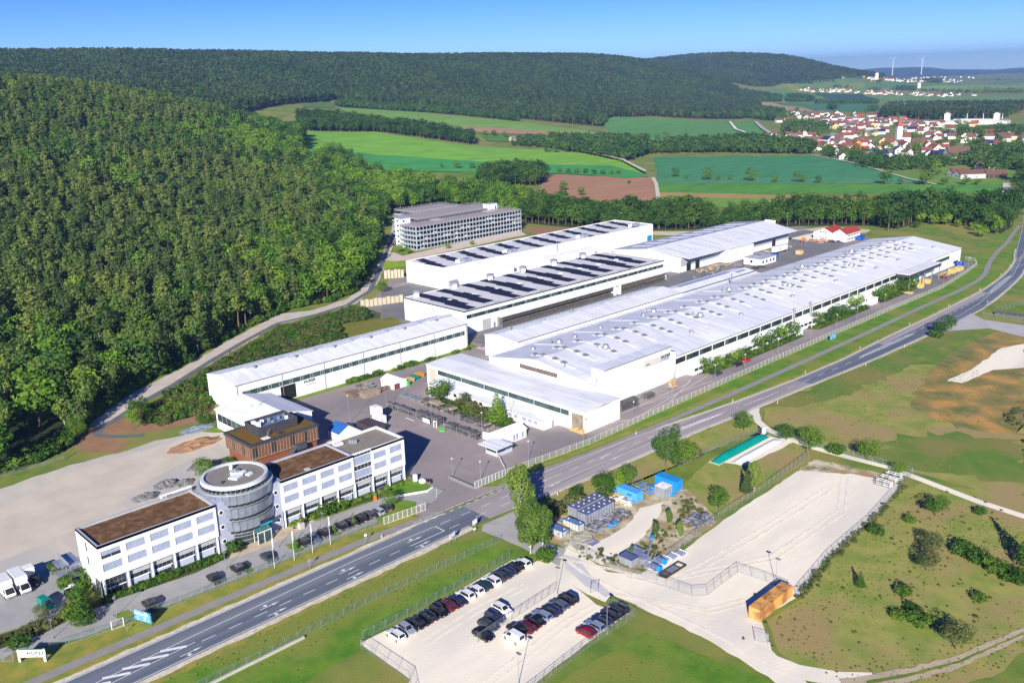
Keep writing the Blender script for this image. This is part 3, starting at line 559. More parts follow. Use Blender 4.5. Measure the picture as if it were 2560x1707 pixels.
field('meadow', [(1512,453),(1960,463),(2306,462),(2300,480),(1512,478)], (.15,.30,.025), (.19,.33,.03), .2)
field('meadow', [(1870,358),(2000,372),(2352,385),(2352,425),(2160,425),(2085,411),(1960,375)], (.14,.26,.03), (.18,.28,.04), .12)
field('meadow', [(1380,268),(1500,272),(1740,280),(1760,300),(1720,326),(1540,330),(1400,305)], (.09,.27,.055), (.125,.30,.06), .4)
field('crop_field', [(1750,210),(1860,213),(1880,226),(1990,238),(2010,240),(1800,236)], (.09,.25,.065), (.12,.28,.07), .5, 120)
field('crop_field', [(1870,215),(1980,217),(2030,232),(1900,228)], (.025,.085,.05), (.03,.10,.06), .8, 120)
field('meadow', [(1980,222),(2352,222),(2352,240),(2040,238)], (.17,.29,.06), (.12,.24,.06), .5, 120)
field('ploughed_field', [(1692,234),(1770,236),(1850,250),(1870,258),(1790,255)], (.46,.30,.18), (.40,.25,.16), .5, 120)
field('crop_field', [(1780,237),(2020,241),(2020,258),(1880,256),(1840,244)], (.05,.19,.07), (.07,.21,.08), .6, 120)
field('meadow', [(1980,178),(2352,186),(2352,202),(2100,208),(1900,210),(1830,202),(1840,188)], (.10,.19,.06), (.15,.23,.07), .6, 250)
field('meadow', [(2060,197),(2352,192),(2352,204),(2140,208)], (.22,.32,.06), (.18,.28,.06), 1.2, 250)
field('ploughed_field', [(1715,172),(1752,168),(1755,174),(1730,176)], (.40,.38,.18), (.34,.32,.14), 1., 120)
line('farm_track', [(y, x) for x, y in hxy((1500,410),(1507,425),(1512,460),(1505,462))], 3.5, None, 80); line('farm_track', [(y, x) for x, y in hxy((1866,358),(1960,376),(2085,412),(2150,426))], 3., None, 60)
line('farm_track', [(y, x) for x, y in hxy((1330,350),(1430,374),(1482,402))], 4., None, 300)
band('side_road', [(y, x) for x, y in hxy((1735,282),(1750,297),(1770,310))], 7, concr, 200); band('side_road', [(y, x) for x, y in hxy((1676,282),(1690,300),(1712,308))], 5, gravel, 200)
line('farm_track', [(y, x) for x, y in hxy((2312,424),(2310,462),(2308,480))], 6., None, 80)
for o in bpy.data.objects:
    if o.name.startswith('farm_track'): o.data.materials.clear(); o.data.materials.append(shoulder)
# low far ridge on the horizon
mb = MB(); pr = []
for k in range(90):
    a = FA + math.radians(34 - 74*k/89); hh = 62 + 34*math.sin(k*.31) + 22*math.sin(k*.83 + 1) + 10*math.sin(k*2.1); t = max(0., min(1., (k-55)/20.)); hh = hh*(1-.55*t)
    pr.append([(math.cos(a)*r, math.sin(a)*r, z) for r, z in ((9500, -2), (11000, hh*.35), (13500, hh*.95 + 8), (16000, hh*1.25 + 12), (18400, -2))])
for p, q in zip(pr, pr[1:]):
    for i in range(4): mb.face([q[i], p[i], p[i+1], q[i+1]][::-1])
struct('distant_hills', mb, mat('distant_hill_cover', (.025,.055,.03), (.06,.10,.05), scale=.0025, detail=8))
# ================================================================ BUILDINGS  (x = across, y = along)
Y_, X_, NX, NY = (0, 1, 0), (1, 0, 0), (-1, 0, 0), (0, -1, 0)
def panes(parent, name, m, items, axis):
    """glass set into openings: items (x0,x1,y0,y1,z0,z1), each a part of its own"""
    for it in items: box(name, m, parent, *it)
# ---------------------------------------------------------------- office with two wings and round tower
off = thing('office_building', 'white three storey office with brown planted roofs and round steel tower in the middle', 'office', (-184.4, 88, 0))
XF, XB, ZS, ZT = -178.4, -190.3, 4.3, 12.0
def wing(y0, y1, bays, roofm, label, blinds, xb=XB):
    w = (y1-y0)/bays; mb = MB(); wins = []
    for k in range(bays):
        for zc in (6.0-ZS, 8.85-ZS): wins.append((k*w+.55, (k+1)*w-.55, zc, zc+1.75))
    mb.hole((XF, y0, ZS), Y_, y1-y0, ZT-ZS, wins, .18, X_)
    mb.face([(xb, y0, 0), (XF-.9, y0, 0), (XF-.9, y0, ZS), (xb, y0, ZS)]); 
    mb.face([(xb, y0, ZS), (XF, y0, ZS), (XF, y0, ZT), (xb, y0, ZT)]); mb.face([(XF, y1, ZS), (xb, y1, ZS), (xb, y1, ZT), (XF, y1, ZT)]); mb.face([(XF-.9, y1, 0), (xb, y1, 0), (xb, y1, ZS), (XF-.9, y1, ZS)])
    mb.face([(xb, y1, 0), (xb, y0, 0), (xb, y0, ZT), (xb, y1, ZT)]); mb.face([(xb, y0, ZS), (xb, y1, ZS), (XF, y1, ZS), (XF, y0, ZS)])
    mb.part('wall', white, off)
    pb = MB()
    for q in ((xb, xb+.45, y0, y1), (XF-.45, XF, y0, y1), (xb+.45, XF-.45, y0, y0+.45), (xb+.45, XF-.45, y1-.45, y1)): pb.box(*q, ZT-.6, ZT+.02)
    pb.part('parapet', trim if roofm is sedum else white, off)
    r = box('roof', roofm, off, xb+.45, XF-.45, y0+.45, y1-.45, ZT-.9, ZT-.45)
    for k in range(bays):
        for zc in (6.0, 8.85):
            a, b = y0 + k*w + .55, y0 + (k+1)*w - .55; mid = (a+b)/2
            f = MB().box(XF-.16, XF-.10, a, a+.06, zc, zc+1.75).box(XF-.16, XF-.10, b-.06, b, zc, zc+1.75).box(XF-.16, XF-.10, mid-.035, mid+.035, zc, zc+1.75).box(XF-.16, XF-.10, a+.06, b-.06, zc-.02, zc+.05).part('window', trim, off)
            for p, q in ((a+.06, mid-.035), (mid+.035, b-.06)):
                if (k, zc) == blinds:
                    MB().box(XF-.155, XF-.13, p, q, zc+.72, zc+1.75).part('blind', blind, f); MB().box(XF-.17, XF-.14, p, q, zc+.05, zc+.72).part('pane', glass, f)
                else: MB().box(XF-.155, XF-.13, p, q, zc+.05, zc+1.75).part('blind', blind, f)
def ground_floor(y0, y1, cols, kinds):
    xg = XF - .95
    box('recessed_wall', greywall, off, XB+.3, xg-.06, y0+.05, y1-.05, 0, ZS-.05)
    for y in cols: MB().cyl(XF-.28, y, 0, ZS-.01, .2, 10).part('column', white, off)
    for a, b, kd in zip(cols, cols[1:], kinds):
        a, b = a+.5, b-.35
        if kd == 'glass':
            n = 5
            for k in range(n):
                for z0, z1 in ((.15,1.5),(1.75,2.6),(2.7,4.2)): box('window_pane', glass, off, xg-.05, xg, a+(b-a)*k/n+.05, a+(b-a)*(k+1)/n-.05, z0, z1)
            box('transom', whiteP, off, xg-.05, xg+.06, a, b, 1.52, 1.73)
        else:
            box('blind', blindg, off, xg-.05, xg+.02, a, b, 2.75, 4.25)
            n = 4
            for k in range(n): box('window_pane', glass, off, xg-.05, xg, a+(b-a)*.9*k/n+.05, a+(b-a)*.9*(k+1)/n-.05, 1.85, 2.72)
            box('transom', whiteP, off, xg-.05, xg+.06, a, b, 1.62, 1.83)
            if kd == 'panel': box('lower_panel', pblue, off, xg-.05, xg+.03, a, a+(b-a)*.9, .2, 1.6)
            else:
                box('lower_panel', pblue, off, xg-.05, xg+.03, a, a+(b-a)*.9, 1.1, 1.6)
                for k in range(n): box('window_pane', glass, off, xg-.05, xg, a+(b-a)*.9*k/n+.05, a+(b-a)*.9*(k+1)/n-.05, .2, 1.05)
        box('slit_window', glass, off, xg-.05, xg+.01, b-.32, b, .2, 4.2)
wing(54.2, 79.8, 5, sedum, '', (0, 8.85)); wing(96.2, 116.4, 4, sedum, '', None)
ground_floor(54.2, 79.8, [54.5, 59.5, 64.6, 69.6, 74.7, 79.5], ['glass', 'panel', 'low', 'panel', 'panel'])
ground_floor(96.2, 132.2, [96.5, 101.5, 106.5, 111.4, 116.5, 122.0, 127.0, 131.9], ['panel', 'low', 'low', 'panel', 'panel', 'low', 'panel'])
# right end with stair glazing
mb = MB(); w = 5.0; wins = [(k*w+.55, (k+1)*w-.55, z, z+1.75) for k in range(2) for z in (6.0-ZS, 8.85-ZS)]
mb.hole((XF, 122.0, ZS), Y_, 10.2, ZT-ZS, wins, .18, X_)
mb.face([(XF, 132.2, ZS), (XB, 132.2, ZS), (XB, 132.2, ZT), (XF, 132.2, ZT)]); mb.face([(XF-.9, 132.2, 0), (XB, 132.2, 0), (XB, 132.2, ZS), (XF-.9, 132.2, ZS)]); mb.face([(XB, 132.2, 0), (XB, 116.4, 0), (XB, 116.4, ZT), (XB, 132.2, ZT)])
mb.face([(XF, 122, ZS), (XF, 122, ZT), (XF-.4, 122, ZT), (XF-.4, 122, ZS)]); mb.face([(XB, 122, ZS), (XB, 132.2, ZS), (XF, 132.2, ZS), (XF, 122, ZS)]); mb.face([(XF-.4, 116.4, ZS), (XF-.4, 122, ZS), (XF-.4, 122, ZT-.3), (XF-.4, 116.4, ZT-.3)])
mb.part('wall', white, off)
for k in range(2):
    for zc in (6.0, 8.85):
        a, b = 122 + k*w + .55, 122 + (k+1)*w - .55; mid = (a+b)/2
        f = MB().box(XF-.16, XF-.10, a, a+.06, zc, zc+1.75).box(XF-.16, XF-.10, b-.06, b, zc, zc+1.75).box(XF-.16, XF-.10, mid-.035, mid+.035, zc, zc+1.75).part('window', trim, off)
        for p, q in ((a+.06, mid-.035), (mid+.035, b-.06)): MB().box(XF-.155, XF-.13, p, q, zc, zc+1.75).part('blind', blind, f)
pb = MB()
for q in ((XB, XB+.4, 116.45, 132.2), (XF-.4, XF, 122, 132.2), (XB+.4, XF-.4, 131.8, 132.2), (XF-.75, XF-.35, 116.45, 122)): pb.box(*q, ZT-.6, ZT+.05)
pb.part('parapet', white, off); box('roof', gravroof, off, XB+.4, XF-.4, 116.45, 131.8, ZT-.9, ZT-.5)
for z0, z1, kd in ((11.1, 11.7, 'w'), (8.9, 10.9, 'p'), (7.5, 8.6, 'w'), (5.4, 7.3, 'p'), (4.4, 5.3, 'w')):
    if kd == 'p': box('stair_panel', blind, off, XF-.42, XF-.34, 116.6, 119.2, z0, z1); box('stair_panel', blind, off, XF-.42, XF-.34, 119.26, 121.9, z0, z1)
    else:
        for k in range(5): box('window_pane', glass, off, XF-.42, XF-.35, 116.65 + k*1.06, 117.6 + k*1.06, z0, z1)
    box('transom', whiteP, off, XF-.44, XF-.3, 116.5, 121.95, z0-.17, z0-.02)
# link walls with round windows
for y0, y1 in ((79.85, 83.6), (92.8, 96.15)):
    box('link_wall', greywall, off, -189, XF-.5, y0, y1, 0, ZT-.12)
    for z in (2.4, 5.9, 9.4):
        yc = y0 + 1.3 if y0 < 85 else y1 - 1.3
        f = MB().tube((XF-.55, yc, z), (XF-.40, yc, z), .62, 20).part('round_window', whiteP, off); MB().tube((XF-.42, yc, z), (XF-.385, yc, z), .44, 18).part('pane', glass, f)
# round tower
TX, TY = -184.6, 88.1
MB().cyl(TX, TY, 0, 13.6, 7.05, 56).part('tower_core', anth, off, False)
def seg(r0a, r1a, z0, z1, a0, a1, inn=.12):
    """curved plate, radius r0a at the foot and r1a at the top"""
    mb = MB()
    p = lambda r, a, z: (r*math.cos(a), r*math.sin(a), z)
    v = [p(r0a, a0, z0), p(r0a, a1, z0), p(r1a, a1, z1), p(r1a, a0, z1), p(r0a-inn, a0, z0), p(r0a-inn, a1, z0), p(r1a-inn, a1, z1), p(r1a-inn, a0, z1)]
    return mb._fs(v, [(0,1,2,3), (5,4,7,6), (3,2,6,7), (1,0,4,5), (0,3,7,4), (2,1,5,6)])
NP = 34; da = 2*math.pi/NP
def rowof(name, m, r0, r1, z0, z1, gap=.005, n=NP):
    d = 2*math.pi/n; me = seg(r0, r1, z0, z1, -d/2+gap, d/2-gap).mesh(m)
    for k in range(n):
        a = k*d
        if z1 < 11.8 and (abs((a - math.pi/2 + math.pi) % (2*math.pi) - math.pi) < .62 or abs((a + math.pi/2 + math.pi) % (2*math.pi) - math.pi) < .62): continue      # the wings stand here
        o = link(name, me, off); o.location = (TX+184.4, TY-88, 0); o.rotation_euler.z = a
rowof('glass_pane', glass, 7.15, 7.15, 2.35, 3.25, .02); rowof('glass_pane', gglass, 7.15, 7.15, .15, 1.15, .02); rowof('glass_pane', glass, 7.15, 7.15, 1.25, 2.25, .02)
for z0, zb in ((3.35, 4.1), (6.6, 7.3), (9.8, 10.5)): rowof('window_pane', glass, 7.75, 7.75, z0, zb, .03)
rowof('steel_panel', tpanel, 8.15, 8.4, 4.25, 6.5); rowof('steel_panel', tpanel, 8.15, 8.4, 7.45, 9.7); rowof('steel_panel', tpanel, 8.2, 8.55, 10.65, 12.95)
rowof('window_pane', glass, 7.75, 7.75, 13.15, 13.95, .04, 44)
mb = MB()
for z in (3.27, 4.12, 6.52, 7.32, 9.72, 10.52): mb.ring(TX, TY, z, z+.06, 7.0, 7.95)
mb.ring(TX, TY, 12.97, 13.12, 6.9, 8.5); mb.ring(TX, TY, 1.16, 1.24, 7.0, 7.2); mb.ring(TX, TY, 2.26, 2.34, 7.0, 7.2); mb.part('ledge', trim, off)
MB().ring(TX, TY, 14.0, 14.75, 6.75, 7.65, 64, 6.75, 7.45).part('roof_ring', mat('roof_ring_grey', (.62,.64,.67), rough=.4), off); MB().cyl(TX, TY, 13.6, 14.35, 6.74, 56).part('roof', towerroof, off)
mb = MB().cyl(TX-3.4, TY+1.0, 14.35, 15.6, .42, 14).cyl(TX-3.4, TY+1.0, 15.6, 15.8, .5, 14, .2); mb.part('vent_pipe', whiteP, off, True)
MB().cyl(TX-.9, TY+.7, 14.35, 14.9, 1.25, 8).part('skylight_base', whiteP, off); MB().cyl(TX-.9, TY+.7, 14.9, 15.6, 1.15, 8, .05).part('glass_pyramid', mat('pyramid_glass', (.30,.38,.40), (.10,.15,.17), scale=1.5, rough=.2), off)
for c, sx, sy, a in (((TX+1.4, TY-.4), 2.3, 2.6, .5), ((TX+.3, TY+1.9), 1.2, 1.7, .5), ((TX+2.2, TY+2.6), 1.1, 1.5, .4)): MB().obox(c, sx, sy, 14.35, 14.72, a).part('roof_hatch', whiteP, off)
MB().cyl(TX+2.2, TY-4.2, 14.35, 14.8, .2, 8).box(TX+1.8, TX+2.6, TY-4.3, TY-4.1, 14.8, 14.95).part('roof_fan', anth, off)
# entrance porch
por = MB()
for y in (87.6, 89.2, 91.0):
    for x in (-175.6, -177.4): por.box(x-.06, x+.06, y-.06, y+.06, 0, 2.9)
por.box(-175.7, -175.5, 87.5, 91.1, 2.8, 3.0); por.part('porch_frame', whiteP, off)
tg = mat('teal_porch_glass', (.08, .20, .19), (.05, .13, .13), scale=.8, rough=.15)
for k in range(4): MB().face([(-175.5, 87.5+k*.92, 3.0), (-175.5, 88.38+k*.92, 3.0), (-177.6, 88.38+k*.92, 3.7), (-177.6, 87.5+k*.92, 3.7)]).face([(-175.5, 87.5+k*.92, 2.95), (-177.6, 87.5+k*.92, 3.65), (-177.6, 88.38+k*.92, 3.65), (-175.5, 88.38+k*.92, 2.95)]).part('porch_roof_pane', tg, off)
for k in range(3): box('door_glass', gglass, off, -175.66, -175.6, 87.7+k*1.15, 88.7+k*1.15, .1, 2.7)
box('blue_fascia', mat('turquoise_strip', (.02,.34,.48), rough=.5), off, -177.0, -176.7, 89.2, 92.2, 3.8, 4.15)
text_mesh('HUBER', 1.15, letters, 'sign_letters', off, (-176.3, 88.9, 4.45), (-.10, 1, 0), depth=.06)
# roof bits
for y, n in ((121, 5),):
    for k in range(n): MB().cyl(-186.6 + k*.35, y + .3*k, 11.5, 12.5, .22, 8).part('roof_vent', galv, off)
box('roof_unit', whiteP, off, -188.6, -187.2, 117.2, 119.6, 11.5, 12.1); box('roof_hatch', concr, off, -181, -179.8, 104, 105.2, 11.55, 11.8)
MB().box(-189.9, -189.6, 74, 80, ZT+.02, ZT+.5).tube((-189.7, 78.6, ZT), (-189.7, 78.6, ZT+3.4), .06).tube((-189.7, 78.6, ZT+2.2), (-189.0, 78.6, ZT+2.2), .05).part('roof_mast', galv, off)
box('slit_window', glass, off, -185.3, -184.6, 54.16, 54.21, 5.6, 7.4); box('slit_window', glass, off, -185.3, -184.6, 54.16, 54.21, 8.6, 10.6)
for k in range(4): box('slit_window', glass, off, -179.6-k*.9, -179.0-k*.9, 54.14, 54.2, .3, 3.6)
# outdoor escape stair and bridge at the left end
stg = thing('steel_escape_stair', 'grey steel stair with two canopy decks against the left end of the white office', 'staircase', (-190, 52, 0))
MB().box(-196, -189.5, 51.6, 54.1, 4.2, 4.4).box(-194.5, -190.8, 49.8, 51.6, 4.2, 4.35).part('upper_deck', steel, stg); MB().box(-193, -188, 49.4, 54.1, 2.3, 2.5).part('lower_deck', steel, stg)
mb = MB()
for x in (-195.6, -192.5, -189.8):
    for y in (51.8, 53.8): mb.box(x-.08, x+.08, y-.08, y+.08, 0, 4.2)
mb.part('post', galv, stg); mb = MB()
for k in range(12): mb.box(-192+k*.3, -191.7+k*.3, 50.2, 51.5, .2+k*.17+.0, .28+k*.17)
mb.part('steps', anth, stg); box('railing', galv, stg, -196, -189.5, 51.5, 51.58, 4.4, 5.3)
tk = thing('white_tank', 'white round edged tank standing in the bushes beside the steel stair', 'tank', (-186.6, 50.4, 0)); MB().cyl(-186.6, 50.4, 0, 1.5, 1.25, 18).cyl(-186.6, 50.4, 1.5, 1.9, 1.25, 18, .5).part('shell', whiteP, tk, True)
# ---------------------------------------------------------------- timber clad building
wb = thing('timber_clad_building', 'brown timber clad two storey building with planted roof and dark plant enclosure', 'building', (-218, 116.5, 0))
x0, x1, y0, y1 = -225.8, -211.2, 106.0, 127.4
box('lower_wall', mat('red_larch', (.24,.085,.04), (.17,.06,.03), scale=1.2, stretch=(1,1,5)), wb, x0+.8, x1-.9, y0+.8, y1-.6, 0, 4.2)
box('wall', wood, wb, x0+.25, x1-.25, y0+.25, y1-.25, 4.2, 8.1)
mb = MB()
for q in ((x0, x0+.5, y0, y1), (x1-.5, x1, y0, y1), (x0+.5, x1-.5, y0, y0+.5), (x0+.5, x1-.5, y1-.5, y1)): mb.box(*q, 7.9, 8.75)
mb.part('parapet', anth, wb); box('roof', sedumg, wb, x0+.5, x1-.5, y0+.5, y1-.5, 8.1, 8.45)
for y in (107.0, 112.6, 118.4, 122.6): box('window_pane', glass, wb, x1-.28, x1-.19, y, y+1.15, 4.8, 7.6)
for x in (-221.5, -216): box('window_pane', glass, wb, x, x+1.1, y0+.2, y0+.28, 4.8, 7.6)
for k in range(22):
    y = y0 + .5 + k*.95
    box('timber_batten', timber, wb, x1-.26, x1-.17, y, y+.1, 4.25, 7.85)
for k in range(13): box('timber_batten', timber, wb, x0+.6+k*1.08, x0+.7+k*1.08, y0+.17, y0+.24, 4.25, 7.85)
for z in (4.2, 7.75): box('eaves_board', timber, wb, x1-.27, x1-.14, y0+.2, y1-.2, z, z+.14)
mb = MB()
for q in ((-222.6, -222.4, 111, 123.2), (-215.4, -215.2, 111, 123.2), (-222.4, -215.4, 111, 111.2), (-222.4, -215.4, 123, 123.2)): mb.box(*q, 8.45, 11.2)
mb.part('plant_screen', anth, wb); box('plant_deck', bluepl, wb, -222.4, -215.4, 111.2, 123, 8.45, 10.3)
for x, y, s, h, m in ((-220.8,112,1.0,1.2,whiteP),(-218.4,112.1,1.0,1.5,whiteP),(-219.8,114.2,.8,1.2,whiteP),(-220.3,116.6,.7,1.0,galv),(-218.6,117,.6,.7,galv),(-219.5,119.4,.5,.9,galv),(-218.2,121,.7,.9,whiteP),(-220.6,121.6,.6,.8,galv)): box('air_handling_unit', m, wb, x, x+s, y, y+s, 10.3, 10.3+h)
for k in range(4): MB().tube((-213.6-.3*k, 112.8+.4*k, 8.4), (-213.6-.3*k, 112.9+.4*k, 10.2), .07).part('roof_pipe', galv, wb)
box('roof_hatch', whiteP, wb, -214.2, -212.6, 111, 113, 8.45, 8.6); box('skylight', glass, wb, -214.2, -213, 116, 117.6, 8.45, 8.65)
MB().box(-211.1, -209.6, 119.2, 122.2, 3.6, 5.0).face([(-211, 119.2, 4.6), (-209.6, 119.2, 4.6), (-209.6, 115.2, 1.2), (-211, 115.2, 1.2)]).face([(-211, 119.2, 4.4), (-211, 115.2, 1.0), (-209.6, 115.2, 1.0), (-209.6, 119.2, 4.4)]).box(-209.66, -209.6, 115.4, 122.2, .6, 1.2).part('outside_stair', mat('slate_steel', (.06,.08,.10), rough=.5), wb)
# ---------------------------------------------------------------- low white gabled hall
lh = thing('gabled_white_hall', 'low white hall with shallow gabled roof behind the timber clad building', 'hall', (-240, 126, 0))
MB().gwall(-252, -228.4, 116.8, 135.8, 0, 6.0, 8.3, 'y' if False else 'x', 126.3).part('wall', white, lh)
MB().gable(-252.2, -228.2, 116.8, 135.8, 6.02, 8.35, 'x', 126.3, .15, .3).part('roof', roofw, lh)
for k in range(8): box('window_pane', glass if k < 3 else gglass, lh, -251+k*2.9, -248.3+k*2.9, 116.74, 116.82, 2.6, 5.0)
box('gate', glass, lh, -228.44, -228.36, 130.8, 134.6, .1, 3.6); MB().tube((-239, 124.6, 8.0), (-239, 124.6, 10.2), .14).tube((-241, 122.8, 7.8), (-241, 122.8, 8.8), .1).part('flue', galv, lh)
# ---------------------------------------------------------------- long storage hall
sh = thing('long_storage_hall', 'long white storage hall with dark window strip beside the forest slope', 'hall', (-268, 177, 0))
x0, x1, y0, y1, ze = -277.5, -258.2, 127.2, 225.2, 9.3
mb = MB(); gates = [(4.0, 11.2, .1, 4.6)]; L = y1-y0
wins = [(2.0, L-1.2, 5.2, 6.9)] + [(7.6, 12.2, .1, 4.2), (15.6, 21.4, .1, 5.0), (L-6.2, L-1.8, .1, 4.4)]
mb.hole((x1, y0, 0), Y_, L, ze, wins, .22, X_)
pr = [(x0, 0), (x1, 0), (x1, ze), (-268.4, 11.0), (x0, 9.4)]
mb.face([(a, y0, b) for a, b in pr]); mb.face([(a, y1, b) for a, b in pr][::-1]); mb.face([(x0, y1, 0), (x0, y0, 0), (x0, y0, 9.4), (x0, y1, 9.4)]); mb.part('wall', white, sh)
MB().gable(x0, x1, y0, y1, 9.32, 11.05, 'y', -268.4, .14, .25).part('roof', roofw, sh)
n = 24
for k in range(n):
    a = y0 + 2 + (L-3.2)*k/n; b = y0 + 2 + (L-3.2)*(k+1)/n; box('window_pane', gglass, sh, x1-.2, x1-.14, a+.03, b-.03, 5.2, 6.9)
    f = MB().box(x1-.13, x1-.07, a+1.5, a+2.6, 5.45, 5.55).box(x1-.13, x1-.07, a+1.5, a+2.6, 6.6, 6.7).box(x1-.13, x1-.07, a+1.5, a+1.6, 5.55, 6.6).box(x1-.13, x1-.07, a+2.5, a+2.6, 5.55, 6.6).part('opening_window_frame', trim, sh)
box('roller_gate', blindg, sh, x1-.2, x1-.1, y0+7.6, y0+12.2, .1, 4.2); box('open_gateway', blackP, sh, x1-.22, x1-.19, y0+15.6, y0+21.4, .1, 5.0); box('sectional_gate', clad, sh, x1-.2, x1-.1, y1-6.2, y1-1.8, .1, 4.4)
mb = MB()
for k in range(7): mb.box(x1, x1+.14, y0+.3+k*16.2, y0+.46+k*16.2, 0, ze-.05)
mb.part('downpipe', gutter, sh); MB().box(x1+.05, x1+.25, y0-.3, y1+.3, ze+.02, ze+.2).part('eaves_gutter', gutter, sh)
for k in range(6):
    a = y0 + 9 + k*15.6; f = MB().box(-270.2, -267.4, a, a+11.8, 10.95, 11.28).part('ridge_rooflight', galv, sh)
    for j in range(6): MB().box(-270.0, -267.6, a+.3+j*1.9, a+1.8+j*1.9, 11.28, 11.36).part('pane', mat('opal_sheet', (.66,.68,.72), rough=.5) if 'opal_sheet' not in MT else MT['opal_sheet'], f)
    MB().cyl(-266.4, a+2.5, 10.8, 11.6, .45, 10).cyl(-266.4, a+2.5, 11.6, 11.8, .6, 10, .2).part('roof_fan', gutter, sh)
text_mesh('HUBER', 1.35, letters, 'sign_letters', sh, (x1+.04, y0+24.4, 4.0), Y_, depth=.03); box('sign_underline', mat('pale_sign_blue', (.35,.45,.55)), sh, x1+.01, x1+.04, y0+25.2, y0+29.2, 3.0, 3.4)
# ---------------------------------------------------------------- front low production hall and lean-to
fh = thing('low_front_hall', 'flat white hall with long glazed strip facing the yard in front of the big roof', 'hall', (-200, 195, 0))
x0, x1, y0, y1 = -237, -164.6, 187.4, 203.4; L = x1-x0
mb = MB().hole((x0, y0, 0), X_, L, 6.4, [(5.6, 66.0, 3.9, 5.6), (.9, 5.0, .1, 5.4), (67.0, 71.6, .1, 5.4)], .25, NY)
mb.face([(x1, y0, 0), (x1, y1, 0), (x1, y1, 6.4), (x1, y0, 6.4)]); mb.face([(x0, y1, 0), (x0, y0, 0), (x0, y0, 6.4), (x0, y1, 6.4)]); mb.face([(x1, y1, 0), (x0, y1, 0), (x0, y1, 6.4), (x1, y1, 6.4)]); mb.part('wall', white, fh)
MB().gable(x0, x1, y0, y1, 6.42, 6.85, 'x', 195.4, .16, .25).part('roof', roofw, fh)
n = 15
for k in range(n): box('window_pane', gglass, fh, x0+5.6+60.4*k/n+.04, x0+5.6+60.4*(k+1)/n-.04, y0+.15, y0+.22, 3.9, 5.6)
for k in range(5): box('downpipe', trim, fh, x0+18+k*11.2, x0+18.16+k*11.2, y0-.16, y0-.01, 3.6, 6.3)
box('open_gateway', mat('hall_inside', (.30,.25,.18), (.18,.15,.12), scale=.6), fh, x1-5.4, x1-.8, y0+.22, y0+.3, .1, 5.4); box('roller_gate', mat('sand_gate', (.52,.44,.34), (.45,.38,.30), scale=.5), fh, x0+.9, x0+5.0, y0+.2, y0+.28, .1, 5.4)
mb = MB()
for k in range(6): mb.box(x1-5.2+k*.9, x1-4.6+k*.9, y0-1.2, y0+.05, .05, .6 + .35*(k % 3))
mb.part('gate_stock', palew, fh)
mb = MB()
mb.face([(-229, 181.2, 0), (-175.4, 181.2, 0), (-175.4, 181.2, 2.9), (-229, 181.2, 2.9)]); mb.face([(-175.4, 181.2, 0), (-175.4, 187.35, 0), (-175.4, 187.35, 3.65), (-175.4, 181.2, 2.9)]); mb.face([(-229, 187.35, 0), (-229, 181.2, 0), (-229, 181.2, 2.9), (-229, 187.35, 3.65)]); mb.part('leanto_wall', white, fh)
MB()._fs([(-229.3,180.9,2.9),(-175.1,180.9,2.9),(-175.1,187.36,3.7),(-229.3,187.36,3.7),(-229.3,180.9,3.05),(-175.1,180.9,3.05),(-175.1,187.36,3.85),(-229.3,187.36,3.85)], BF).part('leanto_roof', roofw, fh)
for x in (-224, -220, -216, -211.5, -208.5, -206, -203.6): box('window_pane', glass, fh, x, x+1.5, 181.15, 181.22, 1.2, 2.3)
for x in (-193, -190.6, -188, -184.4, -182, -179.6): box('window_pane', blind, fh, x, x+1.7, 181.15, 181.22, 1.1, 2.2)
box('door', galv, fh, -175.44, -175.36, 184.6, 185.8, .1, 2.3); box('gutter', gutter, fh, -229.3, -175.1, 180.78, 180.9, 2.88, 3.02)
# ---------------------------------------------------------------- big production hall
bh = thing('big_production_hall', 'huge white production hall with rows of dark roof vents along the road', 'factory hall', (-198, 350, 0))
x0, x1, y0, y1, ze, zr, xr = -222.4, -174.6, 203.5, 497.2, 8.0, 11.6, -200.0
mb = MB(); L = y1-y0
mb.hole((x1, y0, 0), Y_, L, ze, [(40, 216.5, 5.0, 7.0), (250, 279, 4.6, 6.4), (284.5, 291, 1.0, 2.4)], .2, X_)
pr = [(x0, 0), (x1, 0), (x1, ze), (xr, zr), (x0, ze)]
mb.face([(a, y0, b) for a, b in pr]); mb.face([(a, y1, b) for a, b in pr][::-1]); mb.face([(x0, y1, 0), (x0, y0, 0), (x0, y0, ze), (x0, y1, ze)]); mb.part('wall', white, bh)
MB().gable(x0, x1, y0, 324, ze+.02, zr+.02, 'y', xr, .2, .2).part('roof', roofl, bh); MB().gable(x0, x1, 324.45, y1, ze+.04, zr+.05, 'y', xr, .22, .2).part('roof', roofw, bh)
zrf = lambda x: (zr - (zr-ze)*(x-xr)/(x1-xr) if x > xr else zr - (zr-ze)*(xr-x)/(xr-x0)) + .25
def slab(mb, xa, xb, ya, yb, z=.02, th=.03):
    for a, b in ([(xa, xb)] if (xa-xr)*(xb-xr) >= 0 else [(xa, xr), (xr, xb)]):
        za, zb = zrf(a)+z, zrf(b)+z; mb._fs([(a,ya,za),(b,ya,zb),(b,yb,zb),(a,yb,za),(a,ya,za+th),(b,ya,zb+th),(b,yb,zb+th),(a,yb,za+th)], BF)
    return mb
slab(MB(), -186, -174.6, 268, 281).part('new_roof_field', roofw, bh); slab(MB(), -184.8, -174.8, 284, 287).part('new_roof_field', roofw, bh)
slab(MB(), -222, -174.6, 324.0, 324.6, .02, .2).part('roof_joint', trim, bh)
for x in (-214, -206, -190, -183): slab(MB(), x, x+.12, 204, 323.8, .02, .05).part('roof_seam', trim, bh)
